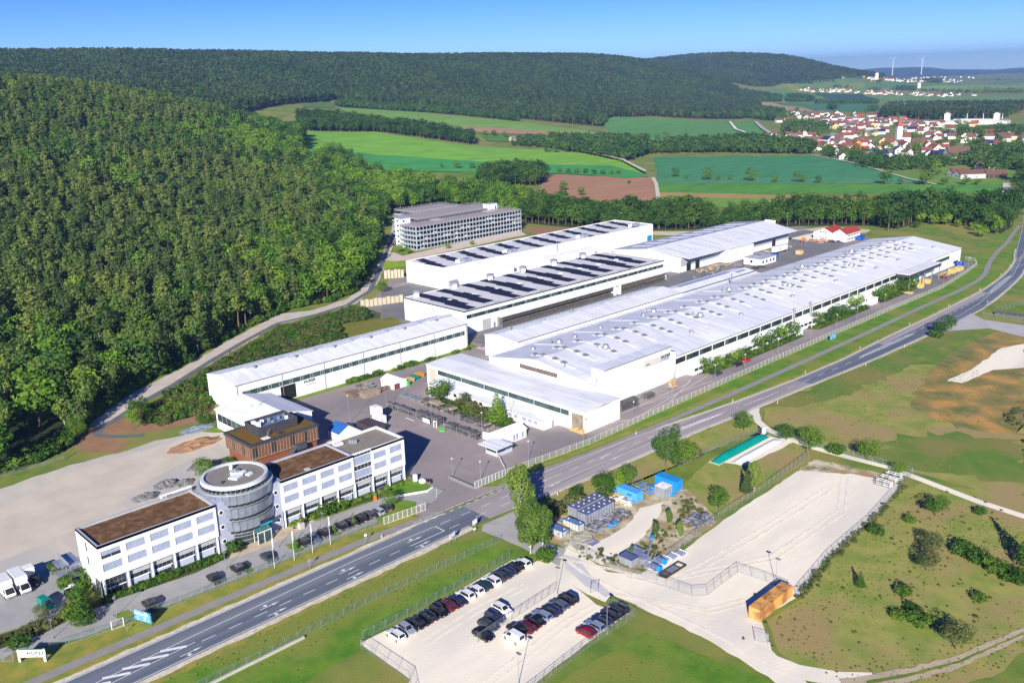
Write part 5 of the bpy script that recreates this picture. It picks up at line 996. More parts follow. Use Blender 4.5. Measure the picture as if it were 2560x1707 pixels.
def build_car(kind, colour):
    L, Wd, Hh, belt, xr0, xr1, xf1, xf0 = SH[kind]; w = Wd/2; pm = CP[colour]; t = thing(kind, 'car', 'car')
    mb = MB(); xs = [(-L/2, .45, .80, .86), (-L/2+.12, .32, belt-.02, .95), (-L/2+.6, .26, belt, 1), (0, .24, belt, 1), (xf0-.1, .24, belt-.02, 1), (L/2-.45, .28, .78, .98), (L/2-.08, .34, .68, .90), (L/2, .42, .58, .82)]
    ring = []
    for x, zb, zt, k in xs: ring.append([(x, -w*k, zb), (x, -w*k*1.0, (zb+zt)/2), (x, -w*k*.93, zt), (x, w*k*.93, zt), (x, w*k, (zb+zt)/2), (x, w*k, zb)])
    v = [p for r_ in ring for p in r_]; f = []
    for i in range(len(ring)-1):
        for j in range(6): a, b = i*6+j, i*6+(j+1) % 6; f.append((a, a+6, b+6, b))
    f += [(0, 1, 2, 3, 4, 5), tuple(range(len(v)-1, len(v)-7, -1))]; f = [q[::-1] for q in f]; mb._fs(v, f)
    tw, bw = w*.72, w*.90; A_ = [(xr0, belt-.03), (xr1, Hh), (xf1, Hh), (xf0, belt-.03)]
    g = [(x, -(bw if i in (0, 3) else tw), z) for i, (x, z) in enumerate(A_)] + [(x, (bw if i in (0, 3) else tw), z) for i, (x, z) in enumerate(A_)]
    mb._fs(g, [(0, 1, 2, 3)[::-1], (4, 5, 6, 7), (1, 5, 6, 2)[::-1], (0, 4, 5, 1)[::-1], (3, 2, 6, 7)[::-1]]); 
    for s in (-1, 1): mb.box(xf0-.55, xf0-.35, min(s*w, s*(w+.16)), max(s*w, s*(w+.16)), belt-.02, belt+.14)
    mb.part('body', pm, t, False)
    lerp = lambda a, b, k: tuple(a[i] + (b[i]-a[i])*k for i in range(3))
    def pane(name, q, n, k0=.08, k1=.92, h0=.10, h1=.93):
        a, b, c, d = q; p = [lerp(lerp(a, d, k0), lerp(b, c, k0), h0), lerp(lerp(a, d, k0), lerp(b, c, k0), h1), lerp(lerp(a, d, k1), lerp(b, c, k1), h1), lerp(lerp(a, d, k1), lerp(b, c, k1), h0)]
        o = [tuple(x[i] + n[i]*.015 for i in range(3)) for x in p]; MB().face(o).part(name, cglass, t)
    pane('windscreen', (g[3], g[2], g[6], g[7]), (.6, 0, .8)); pane('rear_window', (g[4], g[5], g[1], g[0]), (-.7, 0, .7))
    if kind == 'van': pane('side_window', (g[0], g[1], g[2], g[3]), (0, -1, .2), .66, .97); pane('side_window', (g[7], g[6], g[5], g[4]), (0, 1, .2), .03, .34)
    else: pane('side_window', (g[0], g[1], g[2], g[3]), (0, -1, .2), .05, .95); pane('side_window', (g[7], g[6], g[5], g[4]), (0, 1, .2), .05, .95)
    wm = MB().tube((0, -.11, 0), (0, .11, 0), .33, 14).mesh(rubber); rm = MB().tube((0, -.125, 0), (0, .125, 0), .2, 10).mesh(alloy)
    for x in (-L*.30, L*.31):
        for s in (-1, 1):
            o = link('wheel', wm, t); o.location = (x, s*(w-.1), .33); r_ = link('rim', rm, o)
    for s in (-1, 1):
        y0, y1 = sorted((s*w*.5, s*w*.84)); MB().box(L/2-.14, L/2-.005, y0, y1, .56, .67).part('headlight', lampw, t); MB().box(-L/2-.01, -L/2+.1, y0, y1, .72, .86).part('taillight', lampr, t)
    MB().box(-L/2-.02, -L/2, -.26, .26, .5, .62).part('number_plate', plate, t)
    if kind in ('estate', 'suv'): MB().box(xr1+.1, xf1-.1, -tw+.03, -tw+.07, Hh, Hh+.05).box(xr1+.1, xf1-.1, tw-.07, tw-.03, Hh, Hh+.05).part('roof_rail', alloy, t)
    return t
def place_car(kind, colour, x, y, rz, label, group=None, z=.02):
    key = (kind, colour)
    if key not in CARS:
        CARS[key] = t = build_car(kind, colour); t.location = (x, y, z); t.rotation_euler.z = rz; t['label'] = label
        if group: t['group'] = group
        return t
    t = copy_tree(CARS[key], (x, y, z), rz, label)
    if group: t['group'] = group
    elif 'group' in t: del t['group']
    return t
PI = math.pi
ORD = ['nearest', 'second', 'third', 'fourth', 'fifth', 'sixth', 'seventh', 'eighth', 'ninth', 'tenth', 'eleventh', 'twelfth', 'thirteenth', 'fourteenth', 'farthest']
G1 = 'cars parked along the fence of the gravel lot'
row1 = [('estate','white'),('hatchback','silver'),('saloon','black'),('estate','black'),('suv','black'),('saloon','maroon'),('saloon','navy'),('suv','white'),('hatchback','white'),('hatchback','dark teal'),('suv','white'),('saloon','dark grey'),('estate','navy'),('hatchback','black'),('hatchback','white')]
us = [87.0, 89.6, 92.4, 95.0, 97.7, 100.4, 102.7, 105.1, 107.8, 110.0, 112.4, 115.0, 117.3, 119.7, 121.9]
for k, ((kd, c), u) in enumerate(zip(row1, us)):
    place_car(kd, c, -123.9 - k*.09 + rng.uniform(-.15, .15), u, PI + rng.uniform(-.03, .03) if k != 1 and k != 4 else rng.uniform(-.02, .02), f'{c} {kd}, {ORD[k]} car in the long row along the gravel lot fence', G1)
G2 = 'cars parked either side of the wire fence in the gravel lot'
for k, (kd, c, u, v) in enumerate([('saloon','black',98.2,-112.0),('saloon','dark grey',101.0,-113.6),('estate','navy',103.7,-114.6),('estate','white',106.6,-115.5)]):
    place_car(kd, c, v, u, 0 + rng.uniform(-.04, .04), f'{c} {kd}, {ORD[k]} of four cars left of the middle wire fence', G2)
for k, (kd, c, u, v) in enumerate([('van','white',101.6,-107.2),('saloon','black',103.6,-108.6),('hatchback','maroon',105.2,-107.7),('saloon','black',107.6,-108.2),('estate','pale blue',109.6,-108.4),('estate','navy',112.0,-108.2),('estate','blue grey',114.2,-108.5),('suv','black',116.8,-108.6)]):
    place_car(kd, c, v, u + k*.18, PI + rng.uniform(-.04, .04), f'{c} {kd}, {ORD[k]} of eight cars right of the middle wire fence', G2)
G3 = 'cars parked at the right hand fence of the gravel lot'
for k, (kd, c, u) in enumerate([('hatchback','red',112.0),('estate','pale blue',114.6),('estate','navy',117.0),('suv','black',119.8),('estate','black',122.0)]):
    place_car(kd, c, -98.6 - k*.1, u, PI + rng.uniform(-.03, .03), f'{c} {kd}, {ORD[k]} of five cars at the right hand lot fence', G3)
G4 = 'cars parked in front of the office'
for k, (kd, c, u) in enumerate([('suv','black',105.2),('estate','black',107.8),('suv','black',110.4),('estate','dark grey',112.9),('estate','silver',115.5),('hatchback','dark grey',117.9)]):
    place_car(kd, c, -168.4, u, PI + rng.uniform(-.03, .03), f'{c} {kd}, {ORD[k]} of six cars between the right office wing and the fence', G4)
for kd, c, u, v, lb in [('suv','black',59.4,-169.0,'dark suv parked alone beside the blue billboard'), ('saloon','black',73.2,-168.4,'black saloon parked alone behind the fence before the office'), ('suv','black',78.6,-168.6,'black suv next to the grass island before the left office wing'), ('saloon','dark grey',85.6,-168.0,'dark saloon parked beside the first white flagpole'), ('suv','black',94.9,-168.2,'black suv between the second and third flagpoles'), ('saloon','blue grey',97.3,-168.4,'blue grey saloon beside the third flagpole'), ('suv','black',100.6,-168.6,'black suv beside the fourth flagpole')]:
    place_car(kd, c, v, u, PI if kd == 'suv' else 0, lb, G4)
place_car('suv', 'black', -184.0, 49.6, 0, 'black car nose to the bushes beside the steel stair'); place_car('van', 'green', -184.6, 44.8, .15, 'bright green van beside the round bush left of the office')
place_car('estate', 'black', -196.4, 46.6, 0, 'black car in the shadow of the white box truck')
place_car('suv', 'navy', -219.6, 144.6, PI/2+.3, 'navy car parked behind the white marquee'); place_car('hatchback', 'black', -222.4, 140.6, PI/2, 'black car behind the marquee nearest the low white hall')
place_car('hatchback', 'dark grey', -166.0, 258.2, PI/2, 'dark hatchback on the hall driveway nearest the sign block', 'cars on the driveway along the big hall'); place_car('suv', 'black', -166.4, 271.6, PI/2, 'black suv behind a red car on the hall driveway', 'cars on the driveway along the big hall'); place_car('hatchback', 'bright red', -166.6, 277.4, PI/2, 'bright red hatchback parked on the driveway of the big hall', 'cars on the driveway along the big hall')
place_car('estate', 'black', -169.0, 391.5, PI/2, 'black car at the far group of trees on the hall driveway', 'cars on the driveway along the big hall')
place_car('saloon', 'dark grey', -252, 517.5, .4, 'dark car in front of the red roofed house, nearer the blue container'); place_car('estate', 'navy', -255, 516.5, .4, 'navy car in front of the red roofed house, beside the scrap piles')
# cars inside the garage
GC = [(351,3,'white'),(363,3,'white'),(379,3,'bright red'),(383,3,'red'),(391,3,'white'),(409,4,'white'),(411.6,4,'white'),(414,4,'red'),(354,1,'white'),(358.5,2,'bright red'),(356,2,'white'),(371,2,'white'),(374,2,'white'),(381,2,'white'),(381,1,'white'),(389,1,'white'),(408,3,'silver'),(413,3,'white'),(366,2,'silver'),(421,2,'red'),(352,0,'white'),(399,2,'white'),(427,3,'white'),(386,3,'white'),(433,2,'white')]
for y, lv, c in GC:
    place_car('hatchback', c, -443.2, y, 0, f'{c} hatchback on the {("lowest","second","middle","fourth","top covered")[lv]} garage deck, {ORD[sorted(g_[0] for g_ in GC if g_[1] == lv).index(y)]} from the left', 'cars inside the parking garage', lv*2.86 + .01)
# white box vans
def box_van(x, y, lb, ln, first=[None]):
    t = thing('box_van', lb, 'van', (x, y, .02), 0, 'white box vans beside the office')
    ORG[t.name] = (0, 0, 0)
    w = 1.0; MB()._fs([(.2,-w,.45),(2.3,-w,.45),(2.45,-w*.94,1.1),(1.35,-w*.86,2.2),(.2,-w*.86,2.3),(.2,w,.45),(2.3,w,.45),(2.45,w*.94,1.1),(1.35,w*.86,2.2),(.2,w*.86,2.3)], [(0,1,2,3,4),(9,8,7,6,5),(1,6,7,2),(2,7,8,3),(3,8,9,4),(0,4,9,5),(0,5,6,1)]).part('cab', whiteP, t)
    MB().face([(2.36,-w*.84,1.22),(2.36,w*.84,1.22),(1.46,w*.78,2.14),(1.46,-w*.78,2.14)]).part('windscreen', cglass, t)
    for s in (-1, 1): MB().face([(.5,s*w*.985,1.25),(2.1,s*w*.965,1.25),(1.35,s*w*.89,2.05),(.5,s*w*.89,2.05)][::s]).part('side_window', cglass, t)
    MB().box(-ln, .12, -1.15, 1.15, .75, 3.25).part('box_body', whiteP, t)
    for k in range(int(ln/.62)): MB().box(-ln+.25+k*.62, -ln+.31+k*.62, -1.1, 1.1, 3.25, 3.3).part('roof_rib', galv, t)
    wm = MB().tube((0, -.12, 0), (0, .12, 0), .36, 14).mesh(rubber)
    for px in (-ln*.7, 1.45):
        for s in (-1, 1): o = link('wheel', wm, t); o.location = (px, s*.92, .36)
    for s in (-1, 1): MB().box(2.36, 2.46, min(s*.5, s*.85), max(s*.5, s*.85), .7, .9).part('headlight', lampw, t)
    MB().box(2.3, 2.5, -.9, .9, .4, .62).part('bumper', gutter, t); return t
box_van(-195.4, 40.8, 'white box van at the left edge, its cab nearest the road', 4.4); box_van(-195.0, 43.6, 'white box van parked to the right of another, beside a black car', 5.4)
tb = thing('box_truck_body', 'plain white box body standing behind the two white vans', 'container', (-198.6, 45.6, 0)); MB().box(-199.8, -197.6, 44.9, 47.0, .7, 3.2).part('shell', whiteP, tb); MB().box(-199.6, -199.2, 45, 46.9, 0, .7).box(-198.2, -197.8, 45, 46.9, 0, .7).part('support', gutter, tb)
tr = thing('white_truck_trailer', 'white box trailer with round emblem by the wide hall', 'trailer', (-263.5, 470, 0)); MB().box(-265, -262.4, 463, 476, 1.2, 4.1).part('box_body', whiteP, tr); MB().box(-264.6, -262.8, 464, 475, .9, 1.2).part('chassis', gutter, tr)
for y in (465, 466.4, 474): MB().tube((-264.9, y, .5), (-262.5, y, .5), .48, 12).part('wheel', rubber, tr)
MB().tube((-262.4, 467.5, 2.8), (-262.35, 467.5, 2.8), .6, 14).part('emblem', gutter, tr)
fk = thing('forklift', 'red and black forklift working beside the yellow timber packs', 'forklift', (-166, 455.5, 0)); MB().box(-167, -165.6, 454.4, 456.6, .3, 1.3).part('body', redP, fk); mb = MB()
for x in (-166.9, -165.8):
    for y in (454.6, 456.2): mb.box(x, x+.1, y, y+.1, 1.3, 2.3)
mb.box(-167, -165.6, 454.5, 456.4, 2.3, 2.4); mb.part('cab', anth, fk); MB().box(-166.9, -166.7, 456.7, 456.85, 0, 3).box(-166, -165.8, 456.7, 456.85, 0, 3).part('mast', anth, fk)
for x in (-167, -165.8):
    for y in (454.8, 456.2): MB().tube((x, y, .32), (x+.2, y, .32), .32, 10).part('wheel', rubber, fk)
lo = thing('orange_loader', 'small orange loader among the scrap by the red roofed house', 'loader', (-270, 509, 0)); MB().box(-271.6, -268.6, 507.4, 510, .5, 1.5).box(-271, -269.6, 508, 509.6, 1.5, 2.4).part('body', mat('orange_machine', (.75,.18,.02), rough=.4), lo); MB()._fs([(-268.6,507.4,.2),(-267.6,507.4,.2),(-267.6,510,.2),(-268.6,510,.2),(-268.6,507.4,1),(-268.6,510,1)], [(0,3,2,1),(1,2,5,4),(0,1,4),(2,3,5),(3,0,4,5)]).part('bucket', steel, lo)
for x in (-271.2, -269):
    for y in (507.3, 509.8): MB().tube((x, y, .5), (x, y+.3, .5), .5, 10).part('wheel', rubber, lo)
# ================================================================ CONTAINERS AND SITE OBJECTS
def container(name, label, x0, x1, y0, y1, h, m, z0=0., doors='y', roofm=None):
    t = thing(name, label, 'container', ((x0+x1)/2, (y0+y1)/2, z0)); mb = MB().box(x0+.06, x1-.06, y0+.06, y1-.06, z0+.12, z0+h-.04); n = int((y1-y0)/.42) if y1-y0 > x1-x0 else int((x1-x0)/.42)
    for k in range(n):
        if y1-y0 > x1-x0: q = y0+.2+k*.42; mb.box(x1-.06, x1-.01, q, q+.2, z0+.2, z0+h-.2); mb.box(x0+.01, x0+.06, q, q+.2, z0+.2, z0+h-.2)
        else: q = x0+.2+k*.42; mb.box(q, q+.2, y0+.01, y0+.06, z0+.2, z0+h-.2); mb.box(q, q+.2, y1-.06, y1-.01, z0+.2, z0+h-.2)
    mb.part('shell', m, t); fr = MB()
    for x in (x0, x1-.12):
        for y in (y0, y1-.12): fr.box(x, x+.12, y, y+.12, z0, z0+h)
    fr.box(x0, x1, y0-.005, y0+.1, z0+h-.14, z0+h-.01).box(x0, x1, y1-.1, y1+.005, z0+h-.14, z0+h-.01).box(x0-.005, x0+.1, y0+.1, y1-.1, z0+h-.14, z0+h-.01).box(x1-.1, x1+.005, y0+.1, y1-.1, z0+h-.14, z0+h-.01); fr.part('frame', m, t)
    if roofm: box('roof_panel', roofm, t, x0+.1, x1-.1, y0+.1, y1-.1, z0+h-.06, z0+h-.02)
    if doors == 'y':
        for a, b in ((x0+.14, (x0+x1)/2-.01), ((x0+x1)/2+.01, x1-.14)): d = box('door', m, t, a, b, y0-.005, y0+.05, z0+.15, z0+h-.16); box('lock_bar', galv, d, (a+b)/2-.02, (a+b)/2+.02, y0-.04, y0-.006, z0+.2, z0+h-.2)
    elif doors == 'x':
        for a, b in ((y0+.14, (y0+y1)/2-.01), ((y0+y1)/2+.01, y1-.14)): d = box('door', m, t, x1-.05, x1+.005, a, b, z0+.15, z0+h-.16); box('lock_bar', galv, d, x1+.006, x1+.04, (a+b)/2-.02, (a+b)/2+.02, z0+.2, z0+h-.2)
    return t
container('orange_container', 'faded orange shipping container with rusty roof on the gravel lot', -79.6, -77.1, 137.2, 149.2, 2.6, orangeP)
for k in range(4): box('rust_patch', mat('rust_stain', (.28,.12,.04), (.62,.32,.09), scale=1.2, lo=.4, hi=.6) if 'rust_stain' not in MT else MT['rust_stain'], bpy.data.objects['orange_container'], -79.3+.2*(k % 2), -78.0+.25*(k % 2), 138.6+k*2.6, 139.6+k*2.6+.5*(k % 2), 2.585, 2.605)
container('blue_container', 'lower blue container with a dark slot beside steel junk', -132.4, -125.4, 161.4, 163.9, 2.6, mat('sky_blue_paint', (.07,.36,.80), (.09,.32,.70), scale=.5, rough=.5), 0, 'n'); container('blue_container', 'taller bright blue container beside the grey silo bin', -128.4, -121.8, 172.6, 175.2, 2.9, blueP, 0, 'n')
box('slot_window', blackP, bpy.data.objects['blue_container'], -128.4, -127.0, 161.36, 161.42, 1.5, 1.75)
for k in range(3): container('blue_yard_container', f'blue container beside the white site cabin, {("left","middle","right")[k]} of three', -258.4, -256, 445.6+k*3.2, 448.4+k*3.2, 2.6, signblue if False else mat('container_blue', (.01,.08,.38), rough=.5) if 'container_blue' not in MT else MT['container_blue'])
container('blue_skip', 'blue container by the far corner of the big hall', -173, -170.4, 488, 491.4, 2.3, MT['container_blue']); container('blue_skip', 'blue container in front of the red roofed house', -247.6, -244.6, 531, 536, 2.5, MT['container_blue'])
def junk(name, label, cat, x0, x1, y0, y1, h, mats, n, seed, long_=True):
    """heap of stacked bars, frames and sheets"""
    r = random.Random(seed); t = thing(name, label, cat, ((x0+x1)/2, (y0+y1)/2, 0)); per = max(1, n//len(mats))
    for m_ in mats:
        mb = MB()
        for _ in range(per):
            x, y = r.uniform(x0, x1), r.uniform(y0, y1); L = r.uniform(.8, 3.4) if long_ else r.uniform(.5, 1.4); wd = r.uniform(.12, .7); z = r.uniform(0, h*.8); mb.obox((x, y), L, wd, z, z + r.uniform(.08, .45), r.choice((0, PI/2)) + r.uniform(-.35, .35))
        o = mb.part('stacked_steel', m_, t); o['kind'] = 'stuff'
    return t
def tank(name, label, x0, x1, y0, y1, h, m=steel, lid=bluepl):
    t = thing(name, label, 'tank', ((x0+x1)/2, (y0+y1)/2, 0)); mb = MB().box(x0+.1, x1-.1, y0+.1, y1-.1, .25, h); mb.part('shell', m, t)
    k = y0
    while k < y1: box('rib', galv, t, x1-.1, x1, k, k+.1, .1, h); k += .95
    k = x0
    while k < x1: box('rib', galv, t, k, k+.1, y0, y0+.1, .1, h); k += .95
    MB().box(x0, x1, y0, y1, h, h+.08).part('rim', lid, t)
    k = y0 + .9
    while k < y1 - .5: MB().box(x0+.7, x0+1.0, k, k+.3, h+.08, h+.2).box(x1-1.0, x1-.7, k+.4, k+.7, h+.08, h+.2).part('lid_fitting', whiteP, t); k += 1.9
    return t
navy_lid = mat('blue_violet_lid', (.09,.10,.20), (.13,.15,.26), scale=.6, rough=.4)
tank('long_steel_tank', 'long ribbed steel tank with blue grey lid in the storage yard, nearer one', -129.6, -126.6, 144.6, 154.6, 2.7, steel, navy_lid); tank('long_steel_tank', 'long ribbed steel tank with blue grey lid in the storage yard, behind another tank', -133.4, -130.4, 145.4, 155.4, 2.6, steel, navy_lid)
tank('steel_trough', 'pale ribbed trough left of the long tanks in the storage yard', -130.6, -125.6, 140.6, 142.4, 1.9, mat('pale_corrugated', (.55,.56,.54), (.42,.43,.42), scale=1)); tank('steel_frame_box', 'tilted steel screen box beside the birch group', -131.4, -126.4, 136.0, 138.2, 1.7, mat('slotted_steel', (.50,.50,.52), (.14,.15,.18), scale=1.1, lo=.45, hi=.55))
tank('intermediate_bin', 'square ribbed steel silo bin in front of the blue container', -124.6, -121.4, 167.4, 170.4, 3.0, steel, whiteP)
for nm, lb, q in (('lattice_crate', 'tall wooden lattice crate at the left of the steel yard', (-134.4, -132.6, 139.0, 140.6, 2.3)),):
    t = thing(nm, lb, 'crate', ((q[0]+q[1])/2, (q[2]+q[3])/2, 0)); mb = MB()
    for k in range(5): z = k*.5; mb.box(q[0], q[1], q[2], q[2]+.08, z, z+.14); mb.box(q[1]-.08, q[1], q[2], q[3], z, z+.14); mb.box(q[0], q[0]+.08, q[2], q[3], z, z+.14)
    mb.part('slats', timber, t); mb = MB()
    for x in (q[0], q[1]-.1):
        for y in (q[2]-.02, q[3]-.1): mb.box(x, x+.12, y, y+.12, 0, q[4])
    mb.part('corner_post', timber, t)
hx = thing('hexagon_frame', 'hexagonal galvanised steel frame lying in the weeds', 'frame', (-122.4, 139.4, 0)); mb = MB()
hp = [(-125.6, 138.4), (-124.6, 140.4), (-122.4, 141.4), (-120.8, 140.0), (-121.6, 137.6), (-124.2, 136.8)]
for a, b in zip(hp, hp[1:] + hp[:1]): mb.tube((*a, .25), (*b, .25), .16, 6)
mb.tube((-124.8, 138.4, .3), (-122, 140, .3), .08).tube((-123.6, 137.6, .3), (-121.8, 140.2, .3), .08); mb.part('frame', galv, hx); box('plate', steel, hx, -121.4, -119.4, 138, 140.6, .05, .16)
junk('steel_parts_pile', 'heap of flat steel parts in front of the long tanks', 'scrap', -125.8, -122.6, 143, 155, 1.0, [galv, steel, dsteel], 130, 3); junk('steel_parts_pile', 'heap of steel frames beside the lower blue container', 'scrap', -133, -126, 158.4, 161.2, 1.1, [galv, whiteP, palew], 60, 4)
junk('steel_parts_pile', 'rack of steel rollers between the two blue containers', 'scrap', -130, -125.4, 166.6, 170, 1.6, [galv, blueP, dsteel], 60, 5); junk('steel_parts_pile', 'scattered steel brackets in the weeds beside the big gravel lot', 'scrap', -110.6, -107, 160.6, 166, 1.0, [galv, steel, dsteel], 80, 6); junk('steel_parts_pile', 'brown pallets and boards left of the pale trough', 'scrap', -132.6, -128.6, 138.8, 141.2, .8, [timber, palew, galv], 45, 7)
for q in ((-122.3, 147.4, 'left of another before the flat parts heap'), (-122.0, 149.0, 'right of another before the flat parts heap'), (-131.6, 142.0, 'between the lattice crate and the pale trough'), (-121.4, 170.2, 'at the foot of the silo bin'), (-126.4, 160.2, 'left of the lower blue container')):
    t = thing('blue_drum', 'blue motor drum ' + q[2], 'drum', (q[0], q[1], 0), 0, 'blue motor drums in the steel yard'); MB().tube((q[0]-.6, q[1], .55), (q[0]+.6, q[1], .55), .5, 14).part('shell', blueP, t)
mc = thing('screw_press_machine', 'steel screw machine with blue lid and slanting arm in weeds', 'machine', (-107.8, 138, 0))
MB().box(-110.4, -107.0, 136.2, 138.4, .3, 2.0).part('housing', steel, mc); MB().box(-110.5, -106.9, 136.1, 138.5, 2.0, 2.12).part('lid', navy_lid, mc)
for k in range(6): box('rib', galv, mc, -106.98, -106.9, 136.3+k*.36, 136.4+k*.36, .3, 2.0)
MB().tube((-106.2, 140.4, 1.3), (-109.4, 146.4, 2.4), .22, 8).part('slanting_arm', galv, mc); MB().tube((-109.2, 146, 2.4), (-109.9, 147.2, 2.5), .36, 10).part('arm_motor', blueP, mc)
MB().box(-111.6, -108.6, 140.0, 143.0, .8, 1.3).box(-108.4, -105.8, 139.0, 141.4, .2, 1.5).part('hopper', steel, mc); mb = MB()
for x in (-111.4, -106):
    for y in (139.2, 142.6): mb.tube((x, y, 0), (x+.3, y+.2, 1.6), .07)
mb.part('leg', galv, mc)
rk = thing('screen_rake', 'row of blue grey screening trays with blue motors on gravel', 'machine', (-103, 142, 0))
for k in range(5): MB().box(-106.4+.55*k*1.0, -104.4+.55*k, 138.4+k*2.2, 140.4+k*2.2, .1, .5).part('tray', mat('tray_blue', (.26,.29,.42), (.36,.39,.48), scale=.8, rough=.4) if 'tray_blue' not in MT else MT['tray_blue'], rk); MB().box(-106.4+.55*k, -104.4+.55*k, 140.45+k*2.2, 140.6+k*2.2, .1, .62).part('cross_bar', whiteP, rk)
for q in ((-102.4, 139.6), (-103.4, 142.6)): MB().tube((q[0]-1.8, q[1], .6), (q[0]-.4, q[1], .6), .75, 14).part('drum', navy_lid, rk); MB().tube((q[0]-.3, q[1], .6), (q[0]+.5, q[1], .6), .62, 14).part('motor', blueP, rk)
gf = thing('rectangular_grating', 'black rimmed rectangular grating frame leaning on the gravel', 'frame', (-100, 141, 0)); mb = MB()
for q in ((-101.6,-101.4,137.8,145.2),(-99.6,-99.4,137.8,145.2),(-101.4,-99.6,137.8,138.0),(-101.4,-99.6,145,145.2),(-101.4,-99.6,140,140.15),(-101.4,-99.6,143.2,143.35)): mb.box(*q, .1, .4)
mb.part('rim', anth, gf); box('mesh_plate', galv, gf, -101.4, -99.6, 140.15, 143.2, .15, .25); box('dark_plate', dsteel, gf, -101.4, -99.6, 138.2, 139.8, .15, .25); box('wood_base', palew, gf, -99.38, -99.2, 137.8, 145.2, 0, .12)
# basins under membranes
def dome(name, label, x0, x1, y0, y1, h, m):
    t = thing(name, label, 'basin cover', ((x0+x1)/2, (y0+y1)/2, 0)); ny, nx = 22, 8; v, f = [], []
    for j in range(ny+1):
        for i in range(nx+1):
            s = max(0, math.sin(PI*i/nx))**.6; e = min(1, 6*j/ny, 6*(ny-j)/ny)**.5; v.append((x0+(x1-x0)*i/nx, y0+(y1-y0)*j/ny, .1 + h*s*e))
    f = [(j*(nx+1)+i, j*(nx+1)+i+1, (j+1)*(nx+1)+i+1, (j+1)*(nx+1)+i) for j in range(ny) for i in range(nx)]
    MB()._fs(v, f).part('membrane', m, t, True); MB().box(x0-.2, x0, y0-.2, y1+.2, 0, .25).box(x1, x1+.2, y0-.2, y1+.2, 0, .25).box(x0, x1, y0-.2, y0, 0, .25).box(x0, x1, y1, y1+.2, 0, .25).part('rim', concr, t)
dome('green_membrane_basin', 'long green arched membrane over a narrow basin', -126.2, -123.4, 194, 220, 1.5, tealP); dome('white_membrane_basin', 'long pale grey arched membrane beside the green one', -121.6, -118.8, 197.6, 219.6, 1.1, greyP)
wp = thing('white_cabinet', 'white upright cabinet at the corner of the fence by the green basin', 'cabinet', (-126, 221.4, 0)); box('shell', whiteP, wp, -126.6, -125.8, 220.8, 222.0, 0, 1.9)
# storage racks of the yard
def rack(label, x0, x1, y0, y1, h, levels, m=dsteel, seed=1, woodf=0):
    t = thing('storage_rack', label, 'rack', ((x0+x1)/2, (y0+y1)/2, 0)); n = max(2, int((x1-x0)/2.4)); r = random.Random(seed)
    for k in range(n+1):
        x = x0 + (x1-x0)*k/n; box('upright', galv, t, x-.06, x+.06, y0, y0+.1, 0, h); box('upright', galv, t, x-.06, x+.06, y1-.1, y1, 0, h)
    for l in range(levels):
        z = .3 + l*(h-.4)/max(1, levels-1) if levels > 1 else .5
        MB().box(x0, x1, y0+.02, y0+.08, z, z+.1).box(x0, x1, y1-.08, y1-.02, z, z+.1).part('beam', galv, t); mb = MB(); mw = MB(); x = x0+.15
        while x < x1-.5:
            L = r.uniform(.5, 1.7); mm = mw if r.random() < woodf else mb
            if r.random() < .85: mm.box(x, min(x+L, x1), y0+.12+r.uniform(0,.2), y1-.12-r.uniform(0,.2), z+.1, z+.1+r.uniform(.15, (h/levels)*.6))
            x += L + r.uniform(.02, .3)
        if mb.f: o = mb.part('stored_steel', m, t); o['kind'] = 'stuff'
        if mw.f: o = mw.part('stored_wood', timber, t); o['kind'] = 'stuff'
    return t
rack('long grey steel rack at the edge of the yard, nearest the timber stacks', -226, -212.4, 161.8, 163.2, 2.0, 2, dsteel, 1); rack('dark stacked rack with white notice board in the middle of the yard', -212, -201.4, 162.2, 164.6, 2.2, 3, dsteel, 2)
rack('rack of dark trestles with reddish frames left of the gatehouse', -198.4, -184.4, 162.2, 164.6, 1.8, 2, dsteel, 3); rack('wooden framed rack under the round tree', -220, -204.6, 170.8, 173.6, 1.9, 2, dsteel, 4, .5); rack('rack of light steel profiles behind the yard lamp, before the round tree', -232, -220.6, 171, 173.4, 1.0, 2, galv, 5, .2)
rack('rack of dark benches before the pointed tree', -200.4, -187, 169.6, 172.2, 1.5, 2, dsteel, 6, .25); rack('steel profile rack standing at the corner of the low front hall', -170.4, -167.4, 207.4, 217.0, 2.2, 3, dsteel, 7)
rack('pallets of dark parts beside the sign block', -171.4, -168.6, 221.6, 226.6, 1.2, 2, dsteel, 8); rack('stacked orange brown crates at the end of the sign block', -171, -168.8, 236, 239, 2.2, 3, palew, 9)
r_ = rack('long open steel storage under the canopy of the front solar hall', -271.7, -268.9, 254, 327, 3.9, 5, brickdark, 10, .1); r_ = rack('open storage with boards under the far canopy of the front solar hall', -271.7, -268.9, 333, 369, 3.9, 5, brickdark, 11, .5)
nb = thing('notice_board', 'white board with fine print on the rack in the yard', 'board', (-204.8, 161.4, 0)); box('board', whiteP, nb, -207.4, -204.2, 161.3, 161.4, .5, 1.8); box('post', galv, nb, -205.9, -205.8, 161.4, 161.5, 0, 1.8)
cn = thing('white_portal_door', 'white door frame standing at the end of the dark rack', 'door frame', (-201.6, 161.4, 0)); MB().box(-202.2, -202, 161.2, 161.4, 0, 2.2).box(-201, -200.8, 161.2, 161.4, 0, 2.2).box(-202, -201, 161.2, 161.4, 2, 2.2).part('frame', whiteP, cn)
gp_ = thing('green_paddling_shell', 'small bright green oval shell on the yard asphalt', 'shell', (-198.2, 161.2, 0)); MB().cyl(-198.2, 161.2, .02, .4, .9, 16, 1.1).part('shell', mat('bright_green', (.15,.62,.12), rough=.5), gp_)
